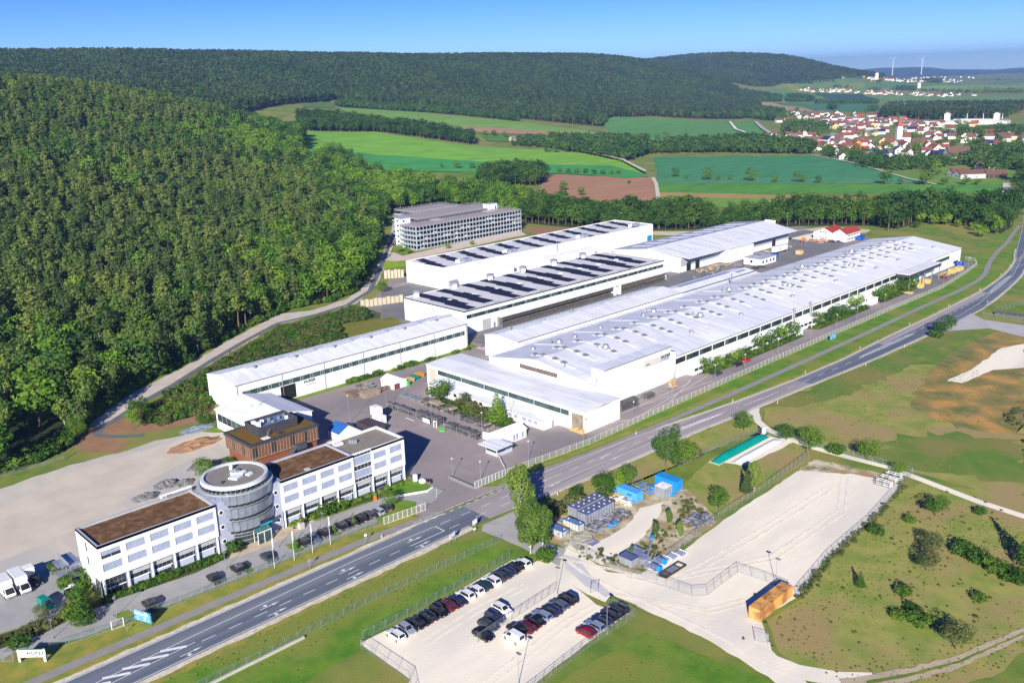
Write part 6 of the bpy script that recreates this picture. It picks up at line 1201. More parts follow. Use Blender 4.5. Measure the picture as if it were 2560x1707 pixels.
pn = thing('white_panel_stack', 'upright white panels leaning beside the gatehouse rack', 'panels', (-182.4, 164.4, 0)); box('panel', whiteP, pn, -184, -181.2, 164.6, 164.9, .2, 2.3); box('panel', whiteP, pn, -183.4, -181, 165.2, 165.5, .2, 2.2)
def stack(label, x0, x1, y0, y1, h, m, along='y', seed=3):
    t = thing('timber_stack', label, 'timber stack', ((x0+x1)/2, (y0+y1)/2, 0)); r = random.Random(seed); z = 0
    while z < h:
        q = (x0 if along == 'y' else y0)
        while q < (x1 if along == 'y' else y1) - .2:
            w = r.uniform(.22, .34); e = r.uniform(-.25, .25)
            if along == 'y': box('beam', m, t, q, q+w, y0+e, y1+e, z, z+.22)
            else: box('beam', m, t, x0+e, x1+e, q, q+w, z, z+.22)
            q += w + .04
        z += .3
    return t
stack('brown sleeper stack at the left of the timber piles', -248, -242.4, 160.2, 163.6, 1.2, mat('dark_timber', (.15,.10,.075), (.24,.17,.13), scale=1), 'x', 4); stack('pale round topped timber stack in the middle of the yard', -243, -239.4, 162.6, 169.2, 1.3, timber, 'y', 5)
stack('dark beams stacked beside the white shed', -242.4, -240.6, 169.6, 174, .9, MT['dark_timber'], 'y', 6)
junk('scrap_pile', 'heap of grey steel offcuts behind the timber stacks', 'scrap', -250, -244.6, 166.4, 171.4, 1.4, [dsteel, galv, timber], 70, 12)
for k, (x, y, c) in enumerate(((-242, 183.4, palew), (-243, 186.4, tealP), (-244, 189.4, mat('orange_tarp', (.72,.28,.04), rough=.6)))):
    t = thing('waste_skip', ('skip with pale boards', 'teal covered skip', 'skip with orange load')[k] + ' by the left gate of the low front hall', 'skip', (x, y, 0)); MB()._fs([(x-1.2,y-1,0),(x+1.2,y-1,0),(x+1.2,y+1,0),(x-1.2,y+1,0),(x-1.6,y-1.3,1.3),(x+1.6,y-1.3,1.3),(x+1.6,y+1.3,1.3),(x-1.6,y+1.3,1.3)], BF).part('shell', c, t)
for k, q in enumerate([(-169.6, 441, 4.5, 3.4, 2.0), (-168.4, 430, 4.6, 3.4, 2.0), (-169.4, 466, 3, 6, 1.2), (-168.6, 472, 3, 5, 2.0), (-168.2, 479, 3, 6, 2.4), (-167.6, 416, 5, 3, .9), (-169, 461, 2.4, 3, 1.0)]):
    t = thing('yellow_timber_pack', ('yellow timber pack under the end of the canopy', 'yellow timber pack before the canopy corner', 'low yellow timber pack beside the forklift', 'middle yellow timber pack on the end yard', 'tall yellow timber pack nearest the hall corner', 'pale flat timber pack beside the last trees of the driveway', 'small yellow timber pack next to the forklift')[k], 'timber pack', (q[0], q[1], 0)); n = 4
    for j in range(n):
        for l in range(max(1, int(q[4]/.5))): box('board_bundle', mat('yellow_wood', (.66,.48,.16), (.56,.40,.14), scale=.8) if 'yellow_wood' not in MT else MT['yellow_wood'], t, q[0]-q[2]/2, q[0]+q[2]/2-.3*(j % 2), q[1]-q[3]/2+q[3]/n*j+.05, q[1]-q[3]/2+q[3]/n*(j+1)-.05, l*.5, l*.5+.42)
for k, q in enumerate([(-268, 398), (-267.4, 406), (-268.4, 414), (-267, 421), (-268, 455), (-267, 463), (-268, 484)]):
    junk('pallet_pile', ('pile of pale pallets before the first gateway of the wide hall', 'orange brown boards on the apron of the wide hall', 'wrapped goods and boards before the wide hall', 'pale goods left of the projecting bay of the wide hall', 'steel goods right of the projecting bay of the wide hall', 'grey goods before the middle gateway of the wide hall', 'goods pile near the far end of the wide hall')[k], 'goods', q[0]-2.4, q[0]+2.2, q[1]-3, q[1]+3, 1.3, [palew, galv] if k < 4 else [galv, concr], 36, 20+k)
for k, q in enumerate([(-262, 404), (-259, 396), (-261, 386), (-252, 398), (-250.6, 384), (-251, 372), (-250, 340), (-260, 420)]):
    junk('steel_stock_pile', f'dark steel stock in the back lane, {ORD[k]} along it', 'goods', q[0]-2, q[0]+2, q[1]-4, q[1]+4, 1.1, [dsteel, galv], 34, 40+k)
for k, q in enumerate([(-262, 512), (-261, 517), (-266, 514)]): junk('scrap_pile', ('orange and grey scrap before the red roofed house', 'wooden scrap against the red roofed house', 'pale scrap beside the orange loader')[k], 'scrap', q[0]-3, q[0]+3, q[1]-2.4, q[1]+2.4, 1.4, [galv, MT['orange_machine'], concr], 48, 60+k)
for k, q in enumerate([(-330, 462), (-326, 470), (-322, 478), (-318, 470)]): junk('goods_pile', f'wood and blue goods behind the rear solar hall, {ORD[k]} along', 'goods', q[0]-3, q[0]+3, q[1]-4, q[1]+4, 1.6, [palew, MT['container_blue'], galv], 40, 70+k)
container('flat_bin', 'orange brown crate standing alone on the rear yard', -254, -251, 470, 473.4, 2.2, palew, 0, 'n'); junk('green_trailer_load', 'dark green frames lying beside the site cabin', 'goods', -252, -248.4, 420, 428, .9, [mat('dark_green_steel', (.03,.07,.05)), dsteel], 34, 81)
junk('steel_stock_pile', 'dark steel bins at the opening between the long hall and the solar hall', 'goods', -254, -246, 228.6, 238, 1.2, [dsteel, redP, galv], 40, 82)
wb2 = thing('white_roof_box', 'white box unit on the back lane behind the strip hall', 'cabinet', (-249, 360, 0)); box('shell', whiteP, wb2, -250.4, -247.6, 356, 361, 0, 3.4)
# material stacks across the road, rubble heaps
def heapobj(name, label, x, y, rx, ry, h, m, seed, n=16):
    r = random.Random(seed); t = thing(name, label, 'heap', (x, y, 0)); v, f = [(x, y, h)], []; R_ = 5
    for j in range(1, R_+1):
        for i in range(n):
            a = 2*PI*i/n; k = j/R_; q = 1 + r.uniform(-.18, .18); v.append((x + rx*k*q*math.cos(a), y + ry*k*q*math.sin(a), max(-.05, h*(1-k)**.8*(1 + r.uniform(-.3, .3))) if j < R_ else -.05))
    for i in range(n): f.append((0, 1+i, 1+(i+1) % n))
    for j in range(R_-1):
        for i in range(n): a, b = 1+j*n+i, 1+j*n+(i+1) % n; f.append((a, a+n, b+n, b))
    MB()._fs(v, f).part('mound', m, t)
heapobj('rubble_heap', 'dark grey asphalt rubble heap nearest the banner on the plaza', -220, 80.6, 2.4, 4.2, 1.3, rubble, 1); heapobj('rubble_heap', 'dark grey rubble heap behind another on the plaza', -223.4, 87.6, 2.6, 3.8, 1.5, rubble, 2); heapobj('rubble_heap', 'grey rubble heap between the yellow parasols and the timber building', -227.6, 100.4, 3.8, 5.0, 1.6, rubble, 3); heapobj('rubble_heap', 'small rubble heap beside the bright tree on the plaza', -221, 91.6, 2.4, 2.8, 1.1, rubble, 9)
heapobj('soil_bank', 'brown earth bank in front of the low white hall', -244, 106, 4.2, 8.4, 1.5, soil, 4); heapobj('stone_heap', 'bluish stone heap beside the low white hall', -256, 112, 3.0, 6.4, .9, mat('bluish_stone', (.24,.30,.34), (.14,.18,.21), scale=1.2), 5); heapobj('earth_mound', 'low overgrown earth mound beyond the road, left part', -68, 288, 14, 22, 3.2, heap, 6, 22); heapobj('earth_mound', 'low overgrown earth mound beyond the road, right part', -44, 262, 16, 24, 3.6, heap, 7, 22); heapobj('gravel_heap', 'pale grey gravel heap at the right edge beyond the road', -58, 318, 7, 10, 3., mat('pale_heap_gravel', (.50,.48,.45), (.34,.33,.32), scale=.5), 8)
bn = thing('site_banner', 'long white printed banner on a low fence before the rubble heaps', 'banner', (-214.6, 85.4, 0)); box('cloth', whiteP, bn, -214.7, -214.6, 82.0, 90.4, .3, 1.7); text_mesh('HUBER', .8, letters, 'print', bn, (-214.58, 82.6, .7), Y_, depth=.01)
for y in (82, 86.2, 90.3): box('post', galv, bn, -214.76, -214.7, y, y+.08, 0, 1.8)
for k, (x, y) in enumerate([(-216.4, 97.4), (-219.2, 101.6), (-219.4, 103.0), (-215.6, 102.4), (-213.8, 96.2)]):
    t = thing('closed_parasol', f'closed yellow parasol on the terrace behind the round tower, {ORD[k]}', 'parasol', (x, y, 0), 0, 'closed yellow parasols'); MB().cyl(x, y, 0, .1, .4, 10).cyl(x, y, .1, 1.0, .04, 6).part('stand', galv, t); MB().cyl(x, y, .9, 2.7, .34, 8, .06).part('cloth', yellowP, t)
sp = thing('entrance_sculpture', 'slim bronze figure on a stone plinth beside the office entrance', 'statue', (-175.4, 98.6, 0)); MB().box(-176, -174.8, 98, 99.2, 0, 1.5).part('plinth', concr, sp)
MB().cyl(-175.4, 98.6, 1.5, 2.6, .16, 8, .26).cyl(-175.4, 98.6, 2.6, 3.3, .3, 8, .22).cyl(-175.4, 98.6, 3.3, 3.45, .1, 8).cyl(-175.4, 98.6, 3.45, 3.8, .16, 8, .1).tube((-175.4, 98.35, 3.2), (-175.2, 98.2, 2.4), .07).tube((-175.4, 98.85, 3.2), (-175.2, 99.0, 2.4), .07).part('figure', mat('bronze', (.25,.17,.07), (.12,.12,.07), scale=2, rough=.4, metal=.6), sp, True)
# signs
hs = thing('company_sign', 'white company name board between two slanted white legs by the road', 'sign', (-167, 36.6, 0)); ang = math.atan2(3.7, 3.7)
dx, dy = 3.7/5.23, 3.7/5.23; pp = lambda s, o=0: (-168.8 + dx*s - dy*o*-1*0, 34.8 + dy*s)
MB().obox((-166.95, 36.6), 5.2, .14, 1.0, 2.5, ang).part('board', whiteP, hs)
for s in (.25, 4.95): c = pp(s); MB().obox(c, .5, .45, 0, 1.3, ang).obox(c, .28, .3, 1.3, 2.7, ang).part('leg', concr, hs)
MB().obox((-166.95, 36.6), 5.4, .2, 2.5, 2.62, ang).part('top_rail', mat('green_trim', (.12,.25,.20)), hs); MB().obox((-166.25, 37.15), 1.0, .16, 1.15, 1.3, ang).part('blue_line', mat('sign_cyan', (.1,.4,.55)), hs)
tx = pp(1.75); text_mesh('HUBER', 1.0, letters, 'sign_letters', hs, (tx[0] + .08*dy + .02, tx[1] - .08*dx, 1.5), (dx, dy, 0), depth=.02)
bb = thing('blue_billboard', 'blue printed billboard on the grass strip beside the fence', 'billboard', (-164, 56, 0)); a2 = math.atan2(1.4, 3.7)
MB().obox((-164, 56), 4.4, .16, .5, 2.7, a2).part('panel', mat('billboard_print', (.02,.20,.42), (.30,.55,.62), scale=1.4, rough=.4), bb)
for s in (-2.1, 0, 2.1): MB().obox((-164+s*math.cos(a2), 56+s*math.sin(a2)), .12, .26, 0, 2.8, a2).part('post', mat('teal_post', (.05,.25,.32)), bb)
for k in range(3): MB().obox((-165.2+k*1.2, 55.55+k*.45), .7, .02, .9, 1.9, a2).part('print_patch', (whiteP, signblue, whiteP)[k], bb)
MB().obox((-163.9, 55.75), 3.6, .02, 2.1, 2.4, a2).part('print_line', whiteP, bb)
sb = thing('blue_billboard', 'small blue white billboard on the grass beside the hall driveway fence', 'billboard', (-156.4, 322, 0)); MB().box(-156.5, -156.3, 319.8, 324.2, .6, 2.6).part('panel', MT['billboard_print'], sb); MB().box(-156.6, -156.5, 320, 320.2, 0, 2.6).box(-156.6, -156.5, 323.8, 324, 0, 2.6).part('post', galv, sb)
def sign(label, x, y, h, w, hh, m, rz=0, shape='rect', n=1):
    t = thing('road_sign', label, 'road sign', (x, y, 0))
    for k in range(n): MB().tube((x, y + (k*w*.7 if n > 1 else 0), 0), (x, y + (k*w*.7 if n > 1 else 0), h), .05, 6).part('post', galv, t)
    if shape == 'rect': MB().obox((x+.06, y + (w*.35 if n > 1 else 0)), .05, w, h-hh, h, rz).part('plate', m, t)
    else: MB().tube((x+.04, y, h-.35), (x+.08, y, h-.35), .36, 14).part('plate', m, t)
sign('white direction sign with two posts at the lot edge by the road', -143.6, 117.2, 2.6, 2.4, 1.1, whiteP, .3, 'rect', 2); sign('twin white sign plates at the corner of the road and the gravel side lane', -144.4, 125.6, 2.8, 1.7, 1.2, whiteP, .2, 'rect'); sign('small white sign near the twin plates', -143.4, 124.6, 1.3, .8, .4, whiteP)
sign('round road sign on the cycle path verge beside the flagpoles', -158.0, 104.6, 2.5, .7, .7, whiteP, 0, 'round'); sign('flat road sign on the verge left of the flagpoles', -157.9, 89.8, 2.3, .8, .6, mat('sign_back', (.30,.31,.32)))
sign('dark sign plate at the far left of the verge', -163.6, 52.6, 1.2, .5, .4, gutter); sign('white round sign at the junction beyond the big hall', -131.6, 412, 2.4, .7, .7, whiteP, 0, 'round')
for k, (u, v) in enumerate([(108.6,-157.4),(152.0,-142.8),(196.6,-153.2),(199,-140.6),(238.2,-147.4),(246,-136.2),(279,-144.6),(300,-133),(318,-143.6),(362,-143.8),(402,-143.8),(440,-144.4),(330,-132.2),(480,-148.6),(505,-152.6)]):
    t = thing('delineator_post', f'white roadside post, {ORD[k]} along the main road', 'roadside post', (v, u, 0), 0, 'white posts along the main road'); MB().box(v-.06, v+.06, u-.06, u+.06, 0, 1.0).part('post', whiteP, t); MB().box(v-.065, v+.065, u-.065, u+.065, .72, .86).part('black_band', blackP, t)
# lamps, flagpoles
def lamp(x, y, h, label, group, arm=.6, flat=True, proto={}):
    k = (h, flat)
    if k not in proto:
        t = thing('street_lamp', label, 'lamp post', (0, 0, 0), 0, group); MB().cyl(0, 0, 0, h, .065, 8, .04).part('pole', galv, t); MB().cyl(0, 0, 0, .3, .14, 8).part('base', gutter, t)
        if flat: MB().box(-.3, arm, -.26, .26, h-.02, h+.1).part('lamp_head', gutter, t)
        else: MB().cyl(0, 0, h-.05, h+.3, .12, 10, .26).part('lamp_head', whiteP, t)
        proto[k] = t; t.location = (x, y, 0); return t
    return copy_tree(proto[k], (x, y, 0), rng.uniform(-.4, .4), label, group)
GL = 'flat headed lamps of the office car lane'
for k, (u, v, d) in enumerate([(41.8,-171.8,'by the lower hedge left'),(53.4,-170.6,'beside the dark suv by the billboard'),(77.1,-171.1,'on the first grass island of the office'),(90.0,-171.2,'beside the first flagpoles'),(101.9,-171.2,'beside the fourth flagpole'),(118.2,-171.2,'beside the round clipped tree')]): lamp(v, u, 4.2, 'dark flat headed lamp ' + d, GL)
GY_ = 'tall lamps of the factory yard'
for u, v, d, h in [(145.9,-223.9,'before the marquee in the yard',9),(161.6,-226.2,'at the left end of the long grey rack',8),(162.6,-204.8,'in front of the dark rack with the notice board',9),(164.6,-184.2,'beside the white panels left of the gatehouse',8),(179.6,-187.9,'before the low lean-to right of the pointed tree',7),(141.6,-170.8,'beside the sliding gate in the yard',5),(145.2,-163.8,'behind the entrance fence of the yard',5),(163.4,-164.2,'with a red light at the barrier',5),(180.8,-159.4,'beside the corner of the low front hall',8)]: lamp(v, u, h, 'tall white lamp ' + d, GY_, flat=False)
GD = 'lamps along the hall driveway'
for k, (u, v) in enumerate([(204.6,-160.4),(224.1,-161.1),(250.6,-162.2),(267.5,-161.2),(290.6,-161.8),(314.1,-161.4),(337.2,-162.6),(351.7,-161.2),(381.8,-163.1),(440,-160.8),(469.9,-164.4),(483.7,-165.6)]): lamp(v, u, 6, f'slim lamp on the driveway of the big hall, {ORD[min(k, 11)]} from the low front hall', GD, flat=False)
GK = 'lamps of the gravel lots'
for u, v, d in [(93.3,-97.6,'at the lower lot fence'),(114.9,-95.9,'behind the five cars by the right fence'),(118.6,-112.0,'at the end of the middle wire fence'),(151.0,-81.8,'behind the orange container')]: lamp(v, u, 6, 'slim flat headed lamp ' + d, GK, .7)
for k, (x, y, h, d) in enumerate([(-300, 396, 12, 'b')][:0]): pass
lamp(-290, 524, 14, 'tall floodlight mast behind the wide hall beside the wood', 'floodlight mast', flat=False)
for k, (u, v) in enumerate([(84.6,-163.6),(89.3,-163.3),(93.8,-163.0),(98.6,-163.2)]):
    t = thing('flagpole', f'white flagpole with a furled white banner, {ORD[k]} from the left', 'flagpole', (v, u, 0), 0, 'flagpoles before the office'); MB().cyl(v, u, 0, 7.4, .05, 8, .03).part('pole', whiteP, t); MB().box(v-.02, v+.02, u+.05, u+.26, 5.0, 7.2).part('banner', mat('banner_cloth', (.78,.79,.82), (.62,.66,.74), scale=2) if 'banner_cloth' not in MT else MT['banner_cloth'], t); MB().cyl(v, u, 0, .3, .12, 8).part('foot', galv, t)
op = thing('orange_mast', 'slim pole with an orange foot in front of the right office wing', 'pole', (-174.6, 119.4, 0)); MB().cyl(-174.6, 119.4, 0, 6.0, .06, 8).part('pole', galv, op); MB().box(-174.9, -174.3, 119.1, 119.7, 0, 1.2).part('box', MT['orange_machine'], op)
wl = thing('white_kerb_wall', 'low white wall curving round the lawn at the office corner', 'wall', (-171.5, 126, 0))
for a, b in (((122.4,-172.6),(127,-170.6)),((127,-170.6),(131.2,-168.6)),((131.2,-168.6),(133.6,-169.4))): MB().tube((a[1], a[0], .25), (b[1], b[0], .25), .28, 6).part('wall_piece', whiteP, wl)
sp2 = thing('white_gate_post', 'white boxes with a leaning black motorcycle at the lawn corner', 'cabinet', (-174.8, 133.6, 0)); box('box', whiteP, sp2, -176.4, -175.5, 132.8, 133.6, 0, 1.9); box('box', clad, sp2, -174.4, -173.2, 133.2, 134.4, 0, 1.0)
mbk = thing('motorcycle', 'black motorcycle beside the white boxes at the lawn corner', 'motorcycle', (-172.4, 135.2, 0)); mb = MB().tube((-173.2, 135.1, .32), (-173.2, 135.25, .32), .32, 12).tube((-171.8, 135.1, .32), (-171.8, 135.25, .32), .32, 12); mb.part('wheel', rubber, mbk); MB().box(-173, -172, 135.05, 135.3, .45, .9).tube((-171.8, 135.2, .35), (-172.2, 135.2, 1.1), .05).box(-173.1, -172.5, 135.0, 135.35, .8, .95).part('frame', blackP, mbk)
bh2 = thing('yard_barrier', 'long dark railing beside the shadow of the right office wing', 'barrier', (-183, 134, 0)); MB().tube((-189, 133.6, .9), (-177.4, 133.4, .9), .07).tube((-189, 133.6, .5), (-177.4, 133.4, .5), .05).part('rail', anth, bh2)
for k in range(7): box('post', anth, bh2, -189+k*1.9, -188.9+k*1.9, 133.5, 133.6, 0, .9)
# ================================================================ FENCES
def fence(name, label, pts, h, sp, postm, meshm, cat='fence', rail=True, pr=.036, group=None, solid=None):
    """pts (along, across); every bay and every post is a part"""
    t = thing(name, label, cat, (pts[0][1], pts[0][0], 0), 0, group); pm = MB().cyl(0, 0, 0, h+.05, pr, 6).mesh(postm); cache = {}
    for a, b in zip(pts, pts[1:]):
        d = math.hypot(b[0]-a[0], b[1]-a[1]); n = max(1, round(d/sp)); L = round(d/n, 3); an = math.atan2(b[0]-a[0], b[1]-a[1])
        if L not in cache:
            mb = MB(); mb.m = 0; mb.face([(0, 0, .06), (L, 0, .06), (L, 0, h), (0, 0, h)])
            if rail: mb.m = 1; mb.box(.0, L, -.02, .02, h-.05, h); mb.box(0, L, -.02, .02, .05, .1)
            cache[L] = mb.mesh([meshm, postm])
        for k in range(n):
            x, y = a[1]+(b[1]-a[1])*k/n, a[0]+(b[0]-a[0])*k/n; q = (x-pts[0][1], y-pts[0][0], 0)
            o = link('post', pm, t); o.location = q; o = link('mesh_panel', cache[L], t); o.location = q; o.rotation_euler.z = an
    o = link('post', pm, t); o.location = (pts[-1][1]-pts[0][1], pts[-1][0]-pts[0][0], 0); return t
fence('wire_fence', 'green wire fence between the grass verge and the office car lane', [(40,-168.2),(50.8,-166.5)], 1.7, 2.5, galv, wire); fence('wire_fence', 'green wire fence with flagpoles running along the office car lane', [(53,-166.2),(62,-165.9),(81,-164.9),(104,-164.6),(113,-162.6)], 1.7, 2.5, galv, wire)
fence('bar_gate', 'white framed gate in the fence left of the blue billboard', [(50.8,-166.4),(53,-166.1)], 1.8, 2.2, whiteP, wireg, 'gate', True, .09); fence('lattice_gate', 'grey lattice gate at the lower left corner beside the name board', [(31.4,-172.4),(34.2,-169.8)], 1.9, 2.0, galv, wireg, 'gate', True, .07)
fence('sliding_gate', 'white bar gate folded along the fence left of the yard entrance', [(113,-162.4),(124.4,-161.0)], 1.9, 1.25, whiteP, wirew, 'gate', True, .045); fence('sliding_gate', 'white bar gate at the right side of the yard entrance', [(140.6,-161.0),(151.4,-160.8)], 1.9, 1.25, whiteP, wirew, 'gate', True, .045)
fence('driveway_fence', 'pale rod fence along the whole driveway of the big hall', [(152,-160.7),(162,-160.2),(182,-158.3),(207.5,-159.0),(258,-159.4),(313,-159.6),(372,-159.6),(436,-159.2),(468,-162.4),(497,-166.0),(507,-170.6),(509,-176)], 1.8, 2.5, mat('cream_rod', (.70,.69,.58), rough=.5), wirew)
gs = thing('gate_rail', 'dark sliding track rail across the yard entrance', 'rail', (-166, 141, 0)); MB().box(-170.8, -161.2, 140.2, 140.5, .02, .7).box(-170.8, -161.2, 140.25, 140.45, .7, .8).part('beam', gutter, gs)
fence('meadow_fence', 'green wire fence along the grass ditch beside the main road', [(30,-137.2),(66,-137.0),(92.5,-137.6),(126,-136.4)], 1.5, 2.6, galv, wire); lw = thing('low_concrete_wall', 'low concrete wall at the lower end of the ditch fence', 'wall', (-136.4, 60, 0)); box('wall', concr, lw, -136.7, -136.3, 40, 75, 0, .5)
fence('lot_fence', 'grey green fence behind the long car row of the gravel lot', [(80.6,-126.2),(82.4,-128.2),(93,-128.0),(110.5,-128.8),(122,-129.2)], 1.7, 2.5, galv, wire); fence('lot_fence', 'open wire fence along the lower left edge of the gravel lot', [(80.6,-126),(80.8,-112),(69,-92)], 1.8, 3.4, gutter, wireg); fence('lot_fence', 'wire fence at the right side of the gravel lot', [(72,-93.2),(96,-94.6),(109.5,-95.7),(123,-95.6)], 1.8, 2.5, galv, wireg); fence('lot_fence', 'short wire fence at the upper right corner of the gravel lot', [(123,-95.6),(122.4,-101.6)], 1.8, 2.5, galv, wire); fence('lot_fence', 'wire fence between the car rows in the middle of the gravel lot', [(96.5,-111.6),(106,-112.3),(119,-113.0)], 1.8, 2.2, gutter, wireg)
fence('yard_fence', 'wire fence between the side lane and the steel storage yard', [(133.6,-123),(133.8,-112),(133.4,-104.8),(136.2,-100)], 1.8, 3.0, galv, wireg); fence('storage_fence', 'wire fence between the weedy yard and the big gravel lot', [(137.6,-104.6),(147,-104.4),(170,-106.4),(186,-106.6),(214,-108.6),(219.5,-112)], 1.8, 2.6, galv, wire); fence('site_fence_panel', 'mobile site fence panels standing across the big gravel lot', [(134,-104.0),(135.6,-97.6),(136.2,-91.8),(138.5,-89.8),(144,-90.0),(150.4,-90.2),(151,-84),(151,-78.6)], 1.9, 2.6, gutter, wireg)
fence('lot_fence', 'wire fence with weeds along the right side of the big gravel lot', [(149.6,-76.4),(168,-79.0),(189,-79.8),(213,-82.6),(221.6,-84)], 1.8, 2.5, galv, wire); fence('basin_fence', 'green wire fence beside the green membrane basin', [(186,-130.6),(200,-130.2),(220.6,-127.6),(222.4,-121)], 1.6, 2.4, galv, wire); fence('basin_fence', 'wire fence behind the trees beside the big gravel lot', [(222,-118),(222.4,-100),(222,-84)], 1.6, 2.6, galv, wire); fence('bush_fence', 'short green fence between the bushes at the roadside', [(157,-134.6),(164,-134.2),(172,-132.2)], 1.6, 2.5, galv, wire)
fence('mesh_gate', 'open grey mesh gate at the gravel lot entrance', [(123.4,-107.4),(124.8,-106.6)], 2.1, 2., galv, wireg, 'gate', True, .08); fence('mesh_gate', 'small mesh gate at the bottom of the gravel track beside the container', [(131.6,-74.8),(132.4,-72.6)], 2.0, 2.4, galv, wireg, 'gate', True, .07); fence('forest_fence', 'old fence at the forest corner of the gravel plaza', [(58,-262.4),(70,-261.6),(75.3,-261.9),(79.2,-265.2)], 1.5, 2.8, bark, wireg)
bc = thing('barrier_stack', 'stack of white barrier frames at the far corner of the big gravel lot', 'barriers', (-86, 213, 0)); r2 = random.Random(5)
for k in range(9):
    y = 209.4 + k*.95; mb = MB()
    for z in (.2, .7, 1.2): mb.tube((-88.4+r2.uniform(-.2,.2), y, z), (-84.2, y+r2.uniform(-.3,.3), z), .07, 5)
    for x in (-88, -86.2, -84.6): mb.tube((x, y, 0), (x, y, 1.3), .06, 5)
    mb.part('barrier_frame', whiteP if k % 3 else dsteel, bc)
ts = thing('rental_yard_stock', 'rows of dark barrels and panels in the fenced yard at the right edge', 'stock', (-112, 395, 0)); mb = MB(); r3 = random.Random(8)
for k in range(26): x = -124 + k*.75; mb.box(x, x+.6, 399 + r3.uniform(-.6,.6), 401.6, 0, r3.uniform(.9, 1.5))
o = mb.part('stacked_stock', dsteel, ts); o['kind'] = 'stuff'; fence('yard_fence', 'green fence of the small rental yard at the right edge', [(394,-127),(394.6,-100)], 1.6, 2.6, galv, wire); fence('yard_fence', 'long green fence leading away behind the rental yard', [(404,-126),(442,-118),(470,-116)], 1.5, 3, galv, wire)
# retaining walls of upright pale blocks
def palisade(label, pts, h, n):
    t = thing('block_retaining_wall', label, 'retaining wall', (pts[0][1], pts[0][0], 0)); (u0, v0), (u1, v1) = pts[0], pts[-1]; an = math.atan2(u1-u0, v1-v0); d = math.hypot(u1-u0, v1-v0)
    blk = mat('pale_block_stone', (.50,.44,.33), (.42,.37,.28), scale=.8) if 'pale_block_stone' not in MT else MT['pale_block_stone']
    for k in range(n): s = (k+.5)/n; MB().obox((v0+(v1-v0)*s, u0+(u1-u0)*s), d/n-.35, 1.2, 0, h*(1+.06*math.sin(k*2.3)), an).part('stone_block', blk, t)
    return t
a1 = P(828, 706); b1 = P(930, 692); palisade('lower row of upright pale blocks beside the solar hall', [(a1[1], a1[0]), (b1[1]-1, b1[0])], 3.4, 10); a1 = P(882, 640); b1 = P(930, 636); palisade('upper row of upright pale blocks left of the rear solar hall', [(a1[1], a1[0]), (b1[1]-.5, b1[0])], 4.4, 6)
# pylon masts by the distant fields, wind turbines on the horizon
for k, (px, py) in enumerate([(2050, 163), (2117, 158)]):
    g = Pd(px, py, 9800); zb = 25.; top = HCAM + (ray(px, 134)[2]/math.hypot(*ray(px, 134)[:2]))*9800; hub = top - 8
    t = thing('wind_turbine', ('white wind turbine on the horizon, left one' if k == 0 else 'white wind turbine on the horizon, right one'), 'wind turbine', (g[0], g[1], zb), 0, 'wind turbines on the horizon'); MB().cyl(g[0], g[1], zb, hub, 4.2, 12, 2.4).part('tower', whiteP, t); n_ = Vector((g[0], g[1], 0)).normalized(); s_ = Vector((-n_[1], n_[0], 0))
    MB().tube(Vector((g[0], g[1], hub)) - n_*6, Vector((g[0], g[1], hub)) + n_*5, 2.6, 10).part('nacelle', whiteP, t)
    for j in range(3):
        a = 1.2 + j*2*PI/3 + k*.5; d_ = s_*math.sin(a) + Vector((0, 0, math.cos(a))); c_ = Vector((g[0], g[1], hub)) - n_*7; MB().tube(c_, c_ + d_*46, 1.9, 6, .5).part('blade', whiteP, t)
# ================================================================ TREES
def leaf_mesh(blobs, n, ls, m, seed, shell=.72, flat=0., up=.15, droop=0.):
    """many leaf clumps spread through the volume of several lobes"""
    r = np.random.default_rng(seed); vol = np.array([b[1][0]*b[1][1] + b[1][0]*b[1][2] for b in blobs]); pick = r.choice(len(blobs), n, p=vol/vol.sum())
    d = r.normal(size=(n, 3)); d /= np.linalg.norm(d, axis=1)[:, None]; rad = shell + (1.06-shell)*r.random(n)**.7
    C = np.array([b[0] for b in blobs])[pick]; S = np.array([b[1] for b in blobs])[pick]; c = C + d*S*rad[:, None]
    nn = d/S*S.mean(1)[:, None] + r.normal(size=(n, 3))*.42 + np.array([0, 0, up]); nn[:, 2] += flat*np.sign(nn[:, 2]); nn /= np.linalg.norm(nn, axis=1)[:, None]
    t = np.cross(nn, r.normal(size=(n, 3))); t /= np.linalg.norm(t, axis=1)[:, None]; b = np.cross(nn, t); sz = ls*(.55 + .8*r.random(n))[:, None]; asp = (.55 + .45*r.random(n))[:, None]
    k = r.uniform(.55, 1, (n, 4, 1)); q = np.stack([c - t*sz*.5*k[:, 0], c - b*sz*.5*asp*k[:, 1], c + t*sz*.5*k[:, 2], c + b*sz*.5*asp*k[:, 3]], 1)
    q[:, 0, 2] -= droop*sz[:, 0]*.4; q[:, 2, 2] -= droop*sz[:, 0]*.4
    q[:, :, 2] = np.maximum(q[:, :, 2], .08)
    me = bpy.data.meshes.new('crown'); me.from_pydata(q.reshape(-1, 3).tolist(), [], np.arange(4*n).reshape(n, 4).tolist()); me.materials.append(m); return me
